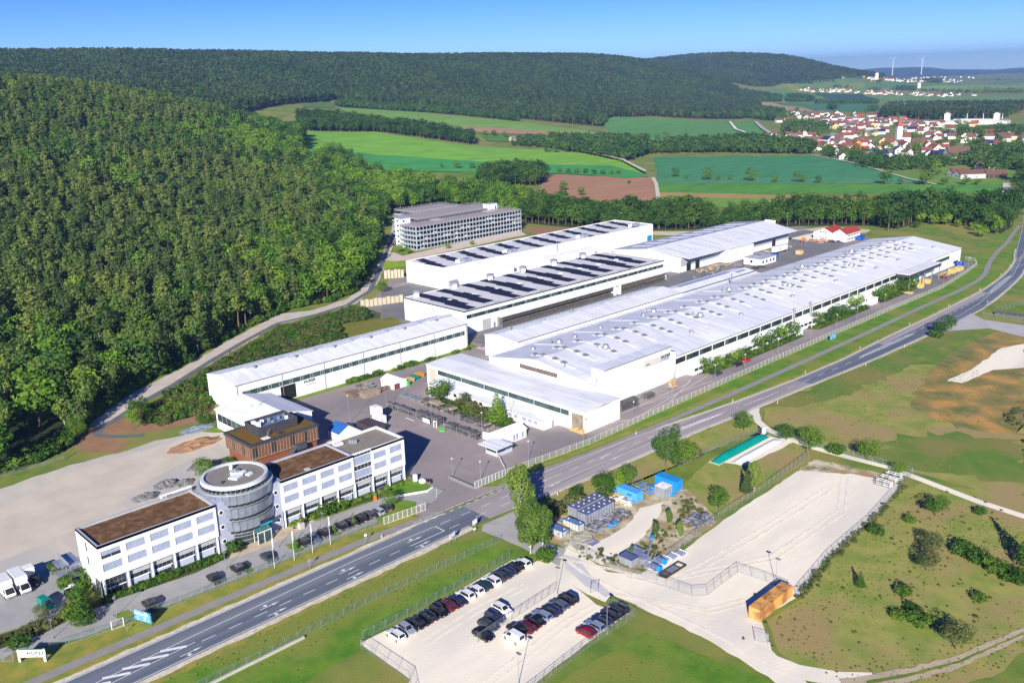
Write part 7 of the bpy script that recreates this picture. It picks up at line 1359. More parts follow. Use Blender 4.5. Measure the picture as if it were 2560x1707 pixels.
def lobes(kind, h, seed):
    r = random.Random(seed); B = []
    if kind == 'beech':
        R_ = h*.29
        B.append(((0, 0, h*.60), (R_*.85, R_*.85, h*.33)))
        for k in range(9): a = k*2.4 + r.uniform(-.3, .3); z = h*(.34 + .55*((k*.37) % 1)); q = R_*(.75 - .5*max(0, z/h-.6)); B.append(((q*math.cos(a), q*math.sin(a), z), (R_*.42*r.uniform(.8, 1.2), R_*.42*r.uniform(.8, 1.2), h*.12*r.uniform(.8, 1.2))))
    elif kind == 'round':
        R_ = h*.42; B.append(((0, 0, h*.58), (R_*.8, R_*.8, h*.36)))
        for k in range(8): a = k*2.4; z = h*(.36 + .45*((k*.37) % 1)); B.append(((R_*.62*math.cos(a), R_*.62*math.sin(a), z), (R_*.42, R_*.42, h*.17)))
    elif kind == 'pine':
        R_ = h*.15
        for k in range(8): a = k*2.4 + r.uniform(-.5, .5); z = h*(.52 + .46*k/7); q = R_*(1.05 - .75*k/7)*r.uniform(.4, 1); B.append(((q*math.cos(a), q*math.sin(a), z), (R_*(.95 - .5*k/8)*r.uniform(.7, 1.1), R_*(.95 - .5*k/8)*r.uniform(.7, 1.1), h*.055)))
        B.append(((0, 0, h*.75), (R_*.7, R_*.7, h*.22)))
    elif kind == 'spruce':
        for k in range(10): z = h*(.12 + .86*k/9); q = h*.175*(1 - .93*k/9); B.append(((0, 0, z), (q, q, h*.035)))
    elif kind == 'birch':
        R_ = h*.20; B.append(((0, 0, h*.58), (R_*.8, R_*.8, h*.36)))
        for k in range(9): a = k*2.4; z = h*(.25 + .62*((k*.37) % 1)); q = R_*(.8 - .55*abs(z/h-.5)); B.append(((q*math.cos(a), q*math.sin(a), z), (R_*.4, R_*.4, h*.13)))
    elif kind == 'cone':
        for k in range(8): z = h*(.14 + .80*k/7); q = h*.30*(1 - .85*k/7); B.append(((r.uniform(-.1, .1)*q, r.uniform(-.1, .1)*q, z), (q, q, h*.09)))
    elif kind == 'shrub':
        R_ = h*.55; B.append(((0, 0, h*.45), (R_, R_, h*.45)))
        for k in range(6): a = k*2.4 + r.uniform(-.4, .4); B.append(((R_*.75*math.cos(a), R_*.75*math.sin(a), h*r.uniform(.3, .6)), (R_*.5, R_*.5, h*.3)))
    return B
def trunk_mesh(kind, h, m, seed):
    r = random.Random(seed); mb = MB(); top = {'pine': .93, 'spruce': .95, 'birch': .85, 'beech': .72, 'round': .6, 'cone': .7, 'shrub': .4}[kind]; w = h*{'pine': .013, 'spruce': .014, 'birch': .013, 'beech': .018, 'round': .022, 'cone': .02, 'shrub': .02}[kind]
    p = Vector((0, 0, -.2)); n = 4
    for k in range(n):
        q = Vector((r.uniform(-.012, .012)*h, r.uniform(-.012, .012)*h, h*top*(k+1)/n)); mb.tube(p, q, w*(1-.8*k/n), 6, w*(1-.8*(k+1)/n)); p = q
    if kind not in ('spruce', 'shrub'):
        for k in range(6): z = h*top*(.5 + .42*k/6) if kind != 'pine' else h*(.5 + .06*k); a = k*2.4; L = h*(.13 if kind != 'pine' else .08); mb.tube((0, 0, z), (L*math.cos(a), L*math.sin(a), z + L*.7), w*.4, 5, w*.12)
    return mb.mesh(m)
PROTO = {}
def proto(kind, var, lod):
    """shared meshes: (crown, trunk, height)"""
    key = (kind, var, lod)
    if key in PROTO: return PROTO[key]
    base = kind.split('_')[0]; h = {'beech': 16, 'round': 8, 'pine': 19, 'spruce': 18, 'birch': 13, 'cone': 8, 'shrub': 2.4}[base]
    lm = {'beech': L_beech, 'beech_lime': L_lime, 'beech_dark': L_dark, 'round': L_shrub, 'round_lime': L_lime, 'round_olive': L_olive, 'pine': L_pine, 'spruce': L_spruce, 'birch': L_birch, 'cone_lime': L_lime, 'cone': L_shrub, 'shrub': L_shrub, 'shrub_olive': L_olive, 'shrub_dry': L_tuft, 'shrub_lime': L_lime}[kind]
    n, ls = {0: (2600, .048), 1: (520, .085), 2: (110, .19)}[lod]
    if lod == 2: lm = {'pine': L_fard, 'spruce': L_fard}.get(base, L_far)
    if base == 'shrub': n, ls = {0: (700, .16), 1: (260, .24), 2: (60, .5)}[lod]
    if base in ('round', 'cone') and lod < 2: n, ls = {0: (1900, .06), 1: (420, .115)}[lod]
    sd = hash_(kind) + var*17 + lod*5
    cm = leaf_mesh(lobes(base, h, sd), n, h*ls*(.8 if base in ('pine', 'spruce') else 1), lm, sd, .62 if base == 'pine' else .74, 0, .25, .8 if base in ('spruce', 'birch') else .1)
    tm = trunk_mesh(base, h, {'pine': pbark, 'birch': bbark}.get(base, bark), sd); PROTO[key] = (cm, tm, h); return PROTO[key]
def hash_(s): return sum(ord(c)*(i+3) for i, c in enumerate(s)) % 9973
FIRST = {}
def tree(kind, var, lod, x, y, z, h, label, group=None, cat='tree', wide=1., name=None):
    cm, tm, h0 = proto(kind, var, lod); base = kind.split('_')[0]; s = h/h0
    nm = name or {'beech': 'broadleaf_tree', 'round': 'round_tree', 'pine': 'pine_tree', 'spruce': 'spruce_tree', 'birch': 'birch_tree', 'cone': 'pointed_tree', 'shrub': 'bush'}[base]
    t = bpy.data.objects.new(nm, None); COL.objects.link(t); t.location = (x, y, z); t.rotation_euler.z = rng.uniform(0, 6.28); t.scale = (s*wide, s*wide, s); tag(t, label, cat, group)
    c = link('crown', cm, t)
    k = link('trunk', tm, t); FIRST.setdefault((kind, var, lod), (c, k)); return t
def scatter(poly, sp, jit=.42, seed=1):
    r = np.random.default_rng(seed); xs = [p[0] for p in poly]; ys = [p[1] for p in poly]; X, Y = np.meshgrid(np.arange(min(xs), max(xs), sp), np.arange(min(ys), max(ys), sp*.87)); X[1::2] += sp/2
    X = X + r.uniform(-jit, jit, X.shape)*sp; Y = Y + r.uniform(-jit, jit, X.shape)*sp; k = inside(poly, X, Y); return np.stack([X[k], Y[k]], -1)
def inview(p, mrg=.06):
    v = np.concatenate([p, np.zeros((len(p), 1))], 1) - CPOS; d = v@CF; a = v@CR/np.maximum(d, 1)*FPX/1280; return (d > 20) & (np.abs(a) < 1 + mrg)
def wood(name, label, pts, hts, kind, lod, nv=3, cat='wood', seed=1, z=None):
    """a far-off mass of trees: one object, its trees set out on the mesh points"""
    if not len(pts): return
    r = np.random.default_rng(seed); zz = H(pts[:, 0], pts[:, 1]) if z is None else z; me = bpy.data.meshes.new(name); me.from_pydata(np.column_stack([pts, zz]).tolist(), [], []); h0 = proto(kind, 0, lod)[2]; wd_ = r.uniform(.75, 1.35, len(pts))
    for nm, ty, val in (('sc', 'FLOAT_VECTOR', np.column_stack([(hts/h0)*w_ for w_ in (wd_, wd_, 1)]).ravel()), ('rot', 'FLOAT', r.uniform(0, 6.28, len(pts))), ('pick', 'INT', r.integers(0, nv, len(pts)))): me.attributes.new(nm, ty, 'POINT').data.foreach_set('vector' if ty == 'FLOAT_VECTOR' else 'value', np.asarray(val, np.int32 if ty == 'INT' else np.float32))
    o = link(name, me); tag(o, label, cat, None, 'stuff')
    g = bpy.data.node_groups.new(name, 'GeometryNodeTree'); g.interface.new_socket('Geometry', in_out='INPUT', socket_type='NodeSocketGeometry'); g.interface.new_socket('Geometry', in_out='OUTPUT', socket_type='NodeSocketGeometry')
    gi = nd(g, 'NodeGroupInput'); go = nd(g, 'NodeGroupOutput'); io = nd(g, 'GeometryNodeInstanceOnPoints'); jl = nd(g, 'GeometryNodeJoinGeometry')
    for v in range(nv):
        if (kind, v, lod) not in FIRST: raise RuntimeError('no tree of this kind yet ' + str((kind, v, lod)))
        j = nd(g, 'GeometryNodeJoinGeometry')
        for ob in FIRST[(kind, v, lod)]: oi = nd(g, 'GeometryNodeObjectInfo'); oi.transform_space = 'ORIGINAL'; oi.inputs['Object'].default_value = ob; oi.inputs['As Instance'].default_value = False; g.links.new(oi.outputs['Geometry'], j.inputs[0])
        gt = nd(g, 'GeometryNodeGeometryToInstance'); g.links.new(j.outputs[0], gt.inputs[0]); g.links.new(gt.outputs[0], jl.inputs[0])
    def attr(n, ty): a = nd(g, 'GeometryNodeInputNamedAttribute'); a.data_type = ty; a.inputs['Name'].default_value = n; return [q for q in a.outputs if q.enabled and q.name == 'Attribute'][0]
    cx = nd(g, 'ShaderNodeCombineXYZ'); g.links.new(attr('rot', 'FLOAT'), cx.inputs[2]); er = nd(g, 'FunctionNodeEulerToRotation'); g.links.new(cx.outputs[0], er.inputs[0])
    g.links.new(gi.outputs[0], io.inputs['Points']); g.links.new(jl.outputs[0], io.inputs['Instance']); io.inputs['Pick Instance'].default_value = True; g.links.new(attr('pick', 'INT'), io.inputs['Instance Index']); g.links.new(er.outputs[0], io.inputs['Rotation']); g.links.new(attr('sc', 'FLOAT_VECTOR'), io.inputs['Scale']); g.links.new(io.outputs[0], go.inputs[0])
    md = o.modifiers.new('trees', 'NODES'); md.node_group = g; return o
# ---------------------------------------------------------------- single trees and bushes of the site
def T1(kind, u, v, h, label, group=None, wide=1., cat=None, lod=0, var=0, name=None): return tree(kind, var, lod, v, u, 0, h, label, group, cat or ('bush' if kind.startswith('shrub') else 'tree'), wide, name)
T1('birch', 136, -139.6, 15.5, 'tall birch with drooping crown standing at the roadside junction', wide=1.05)
for k, (u, v, h) in enumerate([(128.5,-129.6,12),(126.6,-127.4,11),(129.6,-126.6,10.5)]): T1('birch', u, v, h, ('tallest birch, at the back','middle birch, nearest the parked cars','lowest birch, nearest the lane')[k] + ' of the clump by the gravel lot', 'birch clump at the gravel lot', 1.1, var=k % 2)
T1('shrub', 126.4, -122.8, 3.6, 'bright bush at the foot of the birch clump by the side lane')
T1('round', 157.4, -132.4, 8.4, 'dark round tree behind the long steel tanks', wide=.9); T1('round_lime', 162.4, -132.8, 6.2, 'paler tree left of the lower blue container', wide=.9); T1('round', 166.6, -133.0, 6.6, 'broad green tree behind the lower blue container'); T1('shrub_olive', 149.4, -135.0, 4.4, 'olive bush at the roadside behind the long tanks'); T1('shrub_olive', 143.6, -136, 3.8, 'olive bush between the birch and the lattice crate'); T1('round', 151.6, -136.4, 5.4, 'small dense tree behind the long tanks, nearest the birch', wide=.8)
T1('beech_dark', 181.6, -131.4, 13, 'tall dark tree at the road right of the blue container', wide=1.); T1('round', 186.4, -129.4, 8.4, 'rounder tree to the right of the tall dark roadside tree'); T1('shrub_olive', 191.4, -131.0, 5.2, 'olive pine bush beside the basin fence')
T1('spruce', 184.0, -109.0, 6.5, 'dark young pine beside the fence of the big gravel lot', wide=1.4); T1('birch', 186.4, -108.2, 8.5, 'slim bright tree beside a dark young pine at the gravel lot'); T1('round', 171.4, -108.6, 6.6, 'green tree at the fence corner beside the steel brackets', wide=.9)
T1('round', 219.4, -131.6, 6.6, 'round tree at the roadside near the white cabinet'); T1('round', 221.0, -119.0, 5.2, 'round bush tree at the path, left one', wide=1.3); T1('round', 219.0, -110.6, 7.6, 'largest round bush tree beside the gravel path', wide=1.15); T1('shrub', 221.4, -104.4, 3.2, 'low bush between two round bush trees at the gravel path', wide=1.3); T1('round', 222.4, -96.0, 6.8, 'round bush tree at the far fence of the big gravel lot', wide=1.15); T1('round_lime', 219.4, -86.4, 3.6, 'yellow green bush above the white barrier stack', wide=1.4)
for u, v, h, l in [(140.6,-110.6,2.6,'small bush left of the screw machine'),(150.6,-111.6,4.2,'upright bush in the weedy strip, lower one'),(158.2,-113.4,4.0,'upright bush in the weedy strip, middle one'),(154.6,-107.8,4.4,'upright bush beside the fence of the big gravel lot, lower one')]: T1('birch', u, v, h, l, wide=.95, name='upright_bush')
# driveway trees along the big hall
OR2 = ORD[:14] + 'fifteenth,sixteenth,seventeenth,eighteenth,nineteenth,twentieth,twenty first,twenty second,twenty third,last'.split(',')
for k, (u, v, h) in enumerate([(257.2,-169.8,6.6),(264.7,-169.6,5.6),(269.4,-169.8,4.6),(273.6,-169.6,5.0),(278.2,-169.6,4.8),(282.6,-169.8,4.6),(292.2,-170.2,7.2),(299.6,-170.0,7.2),(308.8,-170.4,7.4),(316.6,-170.0,7.4),(337.6,-170.6,6.6),(343.8,-170.0,6.4),(348.6,-170.2,6.2),(353.6,-170.6,7.0),(361.2,-170.4,5.0),(369.2,-170.1,8.4),(390.6,-170.4,6.6),(394.6,-170.2,6.8),(399.2,-170.4,6.8),(403.7,-169.9,7.0),(408.6,-170.2,7.2),(414.3,-170.2,7.0),(420.0,-170.2,7.4),(425.3,-170.3,8.2)]):
    T1('round_lime' if k in (1, 3, 15, 8) else 'round', u, v, h, f'round clipped driveway tree of the big hall, {OR2[k]} in the row', 'round trees along the hall driveway ' + str(k//6), .98, lod=1, var=k % 3)
sheet('planted_strip', rough([(254,-171.7),(321,-171.7),(321,-167.4),(300,-167.4),(262,-167.6)], .15), hedgefl, 5); sheet('planted_strip', rough([(330,-172.1),(383,-172.1),(378,-167.6),(334,-167.6)], .15), hedgefl, 5); sheet('planted_strip', rough([(389,-172.1),(431,-172.1),(429,-167.6),(392,-167.6)], .15), hedgefl, 5)
# yard trees
T1('round', 176.6, -217.8, 8.4, 'large round bright tree over the storage racks', wide=1.2); T1('round_olive', 178.6, -208.6, 5.0, 'olive bushy tree right of the large round tree', wide=1.35); T1('shrub_olive', 178.6, -204.2, 3.4, 'low olive bush below a yard lamp by the lean-to'); T1('shrub_olive', 176.0, -197.6, 4.2, 'yellowish olive bush left of the pointed tree', wide=1.2); T1('cone_lime', 177.3, -191.2, 9.6, 'bright pointed tree in front of the lean-to', wide=1.15); T1('shrub', 177.4, -187.4, 2.6, 'low shrub right of the pointed tree', wide=1.3)
sheet('planted_strip', rough([(172.6,-222),(180.6,-222),(180.6,-184),(174.6,-184)], .2), hedgefl, 5)
# office planting
for k, (u, v, h, kd, l) in enumerate([(49.6,-179.4,5.2,'round','large bush at the corner of the left office wing'),(50.6,-196.6,3.6,'round','round bush at the edge of the gravel plaza left of the steel stair'),(51.8,-187.4,4.4,'shrub','bush under the steel stair canopy'),(47.8,-172.8,8.2,'cone','tall conical tree at the lower end of the car lane'),(42.6,-180.2,3.6,'round_olive','olive bush in front of the green van'),(36.4,-173.6,2.6,'shrub','bush behind the company sign'),(47.6,-176.0,3.6,'shrub','bush behind the tall conical tree'),(82.4,-177.2,2.8,'shrub','light bush at the link wall left of the tower'),(110.8,-177.2,3.0,'shrub','large clipped bush before the right office wing, right one'),(106.6,-177.0,3.2,'shrub','large clipped bush before the right office wing, left one'),(119.6,-168.6,4.8,'round','round clipped tree at the end of the parked car row'),(104.0,-220.0,4.2,'round','small green tree on the terrace behind the tower'),(96.6,-219.6,6.4,'round_lime','bright tree on the plaza behind the round tower'),(92.2,-167.4,3.6,'cone_lime','thin young tree by the second flagpole'),(102.4,-167.4,3.0,'cone_lime','thin young tree by the fourth flagpole'),(107.4,-166.6,3.4,'cone_lime','thin young tree before the parked suvs')]):
    T1(kd, u, v, h, l, wide=1.25 if kd == 'shrub' else (.55 if kd == 'cone_lime' else 1.), lod=0 if h > 3 else 1)
def bushes(name, label, line_, n, h0, h1, kind, spread, seed, cat='hedge'):
    """planted strip nobody could count"""
    r = np.random.default_rng(seed); q = []
    for _ in range(n):
        k = r.integers(0, len(line_)-1); t = r.random(); a, b = line_[k], line_[k+1]; q.append((a[1]+(b[1]-a[1])*t + r.uniform(-spread, spread), a[0]+(b[0]-a[0])*t + r.uniform(-spread, spread)))
    return (name, label, np.array(q), r.uniform(h0, h1, n), kind, cat, seed)
LATE = [bushes('hedge', 'low green hedge in front of the left office wing', [(54,-177.6),(62,-177.4),(70,-177.0),(79,-176.6)], 130, .8, 1.5, 'shrub', .7, 3), bushes('hedge', 'low planting in front of the right office wing', [(97,-178.4),(104,-178.2),(116,-177.6),(130,-176.8)], 70, .6, 1.2, 'shrub_lime', .5, 4),
        bushes('shrub_border', 'wild shrubs between the car park and the office lane', [(20,-178.6),(30,-178.6),(40,-177.6),(50,-178.6),(51,-186)], 110, .7, 1.7, 'shrub_olive', 1.4, 5, 'shrubs'), bushes('shrub_border', 'dense shrubs under the driveway trees of the big hall', [(256,-169.4),(320,-169.6)], 150, .8, 1.6, 'shrub', 1.5, 6, 'shrubs'), bushes('shrub_border', 'dense shrubs under the farther driveway trees', [(332,-169.8),(380,-169.8)], 110, .8, 1.6, 'shrub', 1.5, 7, 'shrubs'), bushes('shrub_border', 'dense shrubs under the farthest driveway trees', [(390,-169.8),(430,-169.8)], 100, .8, 1.6, 'shrub', 1.5, 8, 'shrubs'),
        bushes('shrub_border', 'shrubs under the trees beside the storage racks', [(174,-220),(177,-205),(177,-186)], 120, .7, 1.6, 'shrub', 2, 9, 'shrubs'), bushes('shrub_border', 'shrubs along the wall of the long storage hall', [(168,-257.0),(182,-256.6),(224,-255.4)], 60, .6, 2.2, 'shrub', .6, 10, 'shrubs'),
        bushes('weeds', 'weeds along the right fence of the big gravel lot', [(150,-76),(168,-78.6),(189,-79.6),(213,-82.4)], 150, .4, 1.0, 'shrub_olive', .8, 11, 'weeds'), bushes('weeds', 'weeds in the steel storage yard', [(134,-118),(140,-108),(150,-110),(166,-112),(170,-118)], 170, .3, .9, 'shrub_olive', 2.6, 12, 'weeds'), bushes('weeds', 'brown and green tufts on the dry meadow at the right', [(140,-70),(165,-60),(190,-66),(210,-70),(180,-50)], 150, .2, .6, 'shrub_olive', 14, 15, 'weeds'), bushes('weeds', 'rough growth over the earth mounds', [(250,-50),(270,-62),(290,-70),(300,-46)], 460, .7, 2.0, 'shrub_olive', 12, 17, 'weeds'), ]
# meadow bushes at the lower right (pixel places on the flat meadow)
for k, (x, y, kd, h, l) in enumerate([(2195,1490,'round_olive',6.0,'large olive pine bush at the bottom right of the meadow'),(2128,1310,'round_olive',5.0,'olive pine bush on the meadow, lower of a touching pair'),(2140,1270,'round_olive',5.0,'olive pine bush on the meadow, upper of a touching pair'),(2148,1185,'round',5.6,'dark round tree on the meadow near the gravel path'),(2012,1226,'shrub',2.6,'green bush at the fence corner of the big gravel lot'),(1975,1348,'cone',3.6,'conical green bush alone on the meadow'),(2075,1366,'shrub',2.4,'green meadow bush right of the conical bush'),(2112,1435,'shrub',3.0,'bright meadow bush left of the large olive pine bush'),(2098,1408,'shrub',2.2,'small meadow bush above the bright one'),(2062,1420,'shrub',2.0,'smallest meadow bush of the lower group'),(2215,1275,'shrub',3.6,'spreading bush on the meadow, upper left of the hedge'),(2245,1290,'shrub',3.4,'spreading bush at the start of the meadow hedge'),(2285,1312,'shrub',3.4,'second bush of the meadow hedge'),(2315,1330,'shrub',3.2,'third bush of the meadow hedge'),(2345,1340,'shrub',3.6,'last bush of the meadow hedge at the right edge'),(2360,1300,'cone',9.5,'dark tree at the right edge of the meadow'),(2250,1380,'shrub',2.0,'flat bush in the middle of the meadow'),(2090,1200,'shrub',2.0,'low wide bush near the right fence of the gravel lot'),(2250,1180,'shrub',2.0,'low bush in the green hollow of the meadow'),(2168,770,'round',8.6,'large round bush at the road side beyond the junction'),(2150,775,'shrub',3.6,'lower bush beside the large roadside bush'),(1950,700,'shrub',.0,'')]):
    if h: q = P(x, y); tree(kd, k % 2, 0, q[0], q[1], 0, h, l, None, 'bush' if kd.startswith('shrub') or kd == 'round_olive' else 'tree', 1.2 if kd.startswith('shrub') else (1.15 if kd.startswith('round') else 1))
for k, (x, y, kd, h, l) in enumerate([(308,985,'beech_lime',7,'yellow green tree on the brown soil in the path bend'),(322,962,'round',8.4,'greener round tree behind the yellow green one in the path bend'),(180,1005,'round',6.6,'small tree on dark soil left of the path bend'),(472,972,'shrub',3.8,'round bush beside the low white hall'),(918,580,'round_lime',5.6,'bright tree group left before the parking garage'),(936,583,'round_lime',5.0,'bright low tree right of the group before the parking garage'),(1028,572,'round_lime',4.4,'bright round bush in the middle before the parking garage'),(1084,564,'round_lime',3.8,'bright bush pair right before the parking garage'),(880,672,'round',6.0,'round green bush above the lower block wall'),(2115,512,'round_lime',9,'pale tree beside the red roofed house, nearest'),(2145,517,'round_lime',8,'pale tree second from the red roofed house'),(2172,518,'round_lime',9,'pale tree third from the red roofed house'),(2105,525,'round',6,'dark bush right of the red roofed house'),(2200,522,'round_lime',6,'yellow bush row behind the end of the big hall'),(2235,530,'round_lime',6,'yellow green bush behind the far corner of the big hall'),(2255,545,'round_lime',9,'bright tree beyond the far corner of the big hall'),(2290,540,'beech_lime',13,'bright tall tree at the road bend')]):
    q = P(x, y); tree(kd, k % 2, 0 if k < 9 else 1, q[0], q[1], 0, h, l, None, 'tree', 1.05)
# lone trees of the fields
lone = [(1552,408,20),(1577,412,9),(1625,415,26),(1650,414,10),(1678,414,10),(1725,417,28),(1780,420,13),(1833,420,22),(1846,420,16),(1880,421,16),(2033,425,30),(2068,425,12),(2125,427,32),(2168,427,15),(2218,426,20),(2245,427,13),(2155,403,10),(1015,387,9),(1050,390,18),(1085,390,13),(1105,391,10),(1285,398,12),(1305,399,11),(1325,400,13),(1345,401,12),(1365,402,12),(1385,403,12),(1405,403,12),(1420,403,12),(1445,424,8),(1115,313,12),(1135,315,14),(1160,317,13),(1294,440,22),(1335,452,20),(1265,330,16),(1510,322,14),(1530,322,18)]
for k, (x, y, hp) in enumerate(lone):
    q = HP(x, y); dist = math.hypot(q[0], q[1]); tree('round', k % 3, 1, q[0], q[1], q[2], hp*1.25*dist/FPX, f'lone field tree {"in the row right of the farm track" if 1500 < x < 1900 else "in the row before the village meadow" if x >= 1900 else "left of the farm track"}', 'field trees ' + ('middle' if 1500 < x < 1900 else 'right' if x >= 1900 else 'left'), 'tree', 1. if hp > 15 else 1.2)
# ---------------------------------------------------------------- woods
def pdl(*ps): return [tuple(Pd(x, 700, d)[:2]) for x, d in ps]
regA = edgeA + xyl((930,480),(1010,470),(1200,505),(1235,470),(1180,462),(1100,450),(1000,440),(930,432),(850,424),(770,410)) + hxy((706,390),(698,350),(700,310)) + pdl((690,1150),(520,1200),(350,1200),(0,1200),(-160,1200))
belt = xyl((1195,512),(1330,524),(1500,529),(1700,526),(1840,519),(2000,519),(2060,526),(2110,512),(2190,514),(2260,530),(2300,536),(2326,520),(2330,486),(2200,490),(2060,490),(1800,506),(1640,512),(1500,508),(1350,494),(1235,478))
regB = hxy((690,236),(770,230),(1000,254),(1200,274),(1385,292),(1400,272),(1500,268),(1700,274),(1742,268),(1748,222),(1700,215)) + pdl((1600,3600),(1480,3700),(1400,3500),(1200,3200),(1060,3000),(900,2900),(600,2700),(270,2600),(-160,2500),(-160,1500),(350,1500),(600,1400))
regC = pdl((1430,3600),(1700,3500),(1770,3900),(1900,4150),(1990,4400),(1990,4900),(1430,4900))
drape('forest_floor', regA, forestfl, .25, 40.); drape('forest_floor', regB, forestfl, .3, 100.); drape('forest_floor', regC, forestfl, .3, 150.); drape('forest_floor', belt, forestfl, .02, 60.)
def edge_d(p):
    e = np.array(edgeA); return np.min(np.hypot(p[:, None, 0]-e[None, :, 0], p[:, None, 1]-e[None, :, 1]), 1)
pa = scatter(regA, 6.2, .45, 3); pa = pa[inview(pa, .10)]
r = np.random.default_rng(5)
def vnoise(p, s, seed):
    q = np.random.default_rng(seed); f = 0
    for k in range(5): a = q.uniform(0, 6.28); w_ = s*q.uniform(.6, 1.8); f = f + np.sin((p[:, 0]*math.cos(a) + p[:, 1]*math.sin(a))*w_ + q.uniform(0, 6.28))
    return f/5
# conifers hold the middle of the slope, broadleaves its foot and its right flank
sx = (pa@np.array([CR[0], CR[1]]))/np.maximum(pa@np.array([CF[0], CF[1]])/math.hypot(CF[0], CF[1]), 1)       # bearing
dA = np.hypot(pa[:, 0], pa[:, 1]); conif = vnoise(pa, .02, 2)*.75 + np.where(sx < -.30, .16, np.where(sx < -.22, -.2, -.5)) + np.clip((dA-430)/150, -1.1, .3) - np.clip((dA-760)/250, 0, .35)
kindA = np.where(conif + r.normal(0, .28, len(pa)) > .12, 'pine', np.where(vnoise(pa, .03, 4) + r.normal(0, .3, len(pa)) > .34, 'beech_lime', np.where(r.random(len(pa)) < .4, 'beech_dark', 'beech'))); sprk = (kindA == 'pine') & (r.random(len(pa)) < .14 + .3*(dA < 520)); kindA[sprk] = 'spruce'
kp = ((kindA == 'pine') | (kindA == 'spruce') | (r.random(len(pa)) < .62)) & (vnoise(pa, .05, 9) + r.normal(0, .25, len(pa)) > -.62)
pa, kindA, sx, dA, conif = pa[kp], kindA[kp], sx[kp], dA[kp], conif[kp]
nearl = (dA < 440) & (sx < -.26) & (kindA != 'pine') & (r.random(len(pa)) < .6); kindA[nearl] = 'birch'
hA = np.where(kindA == 'pine', r.uniform(13, 21, len(pa)), np.where(kindA == 'spruce', r.uniform(12, 22, len(pa)), np.where(kindA == 'birch', r.uniform(11, 16, len(pa)), r.uniform(11, 20, len(pa)))))
ke = np.ones(len(pa), bool); zA = H(pa[:, 0], pa[:, 1]); order = np.argsort(dA); LB = {'pine': ('pine with bare reddish trunk in the wood on the slope', 'pines of the slope wood'), 'spruce': ('pointed dark spruce in the wood on the slope', 'spruces of the slope wood'), 'beech': ('green broadleaf tree at the edge of the slope wood', 'broadleaf trees of the slope wood'), 'beech_lime': ('pale yellow green broadleaf tree in the slope wood', 'pale broadleaf trees of the slope wood'), 'beech_dark': ('dark green broadleaf tree in the slope wood', 'dark broadleaf trees of the slope wood'), 'birch': ('slender birch with pale trunk at the wood edge by the gravel plaza', 'birches of the slope wood')}
single = np.zeros(len(pa), bool); cnt = {}
for i in order:
    k = str(kindA[i]); cap = {'pine': 90, 'spruce': 40, 'beech': 80, 'beech_dark': 30, 'beech_lime': 30, 'birch': 30}[k]
    if cnt.get(k, 0) >= cap: continue
    vz = np.array([pa[i, 0], pa[i, 1], zA[i] + 8]) - CPOS; yy = vz@CD/(vz@CF)*FPX + 853.5
    if yy > 1900: continue
    cnt[k] = cnt.get(k, 0) + 1; single[i] = True; tree(k, cnt[k] % 3, 1, pa[i, 0], pa[i, 1], zA[i], hA[i], LB[k][0], LB[k][1], 'tree', r.uniform(.95, 1.3) if k[:5] == 'beech' else r.uniform(.9, 1.2))
for k, nm, lb in (('pine', 'pine_wood', 'mass of pines on the slope behind the factory'), ('spruce', 'spruce_wood', 'spruces scattered through the slope wood'), ('beech', 'broadleaf_wood', 'mass of green broadleaf trees on the slope behind the factory'), ('beech_dark', 'dark_broadleaf_wood', 'darker broadleaf trees through the slope wood'), ('beech_lime', 'pale_broadleaf_wood', 'pale spring green broadleaf trees through the slope wood'), ('birch', 'birch_wood', 'birches filling the wood edge by the plaza')):
    q = (kindA == k) & ~single
    if q.any(): wood(nm, lb, pa[q], hA[q], k, 1, 3, 'wood', 7, zA[q])
pe = np.concatenate([np.array(edgeA)[:-1] + (np.array(edgeA)[1:]-np.array(edgeA)[:-1])*t for t in np.linspace(0, 1, 34)]) + r.normal(0, 2.2, ((len(edgeA)-1)*34, 2)); pe = pe[inside(regA, pe[:, 0], pe[:, 1])]
# belt behind the factory
pb_ = scatter(belt, 6.0, .4, 9); db = np.hypot(pb_[:, 0], pb_[:, 1]); o_ = np.argsort(db); ns = 110; hb = np.clip(13 + 3.5*np.sin(pb_[:, 0]*.045)*np.cos(pb_[:, 1]*.06) + r.normal(0, 2.6, len(pb_)), 7, 19)
for j, i in enumerate(o_[:ns]): tree('beech_dark', j % 3, 1, pb_[i, 0], pb_[i, 1], 0, hb[i], 'broadleaf tree with bare lower trunk in the belt behind the factory', 'trees of the belt behind the factory', 'tree', r.uniform(.85, 1.1))
wood('tree_belt', 'rest of the tree belt behind the factory', pb_[o_[ns:]], hb[o_[ns:]]*1.08, 'beech_dark', 1, 3, 'wood', 8)
tall = xyl((2040,530),(2075,520),(2140,508),(2200,512),(2240,500),(2270,515),(2300,500),(2330,470),(2340,500),(2350,450),(2348,420))
for k, q in enumerate(tall): tree('beech_dark', k % 3, 1, q[0], q[1], 0, r.uniform(19, 25), 'taller dark tree standing out of the belt near the road bend', 'tall trees at the road bend', 'tree', 1.25)
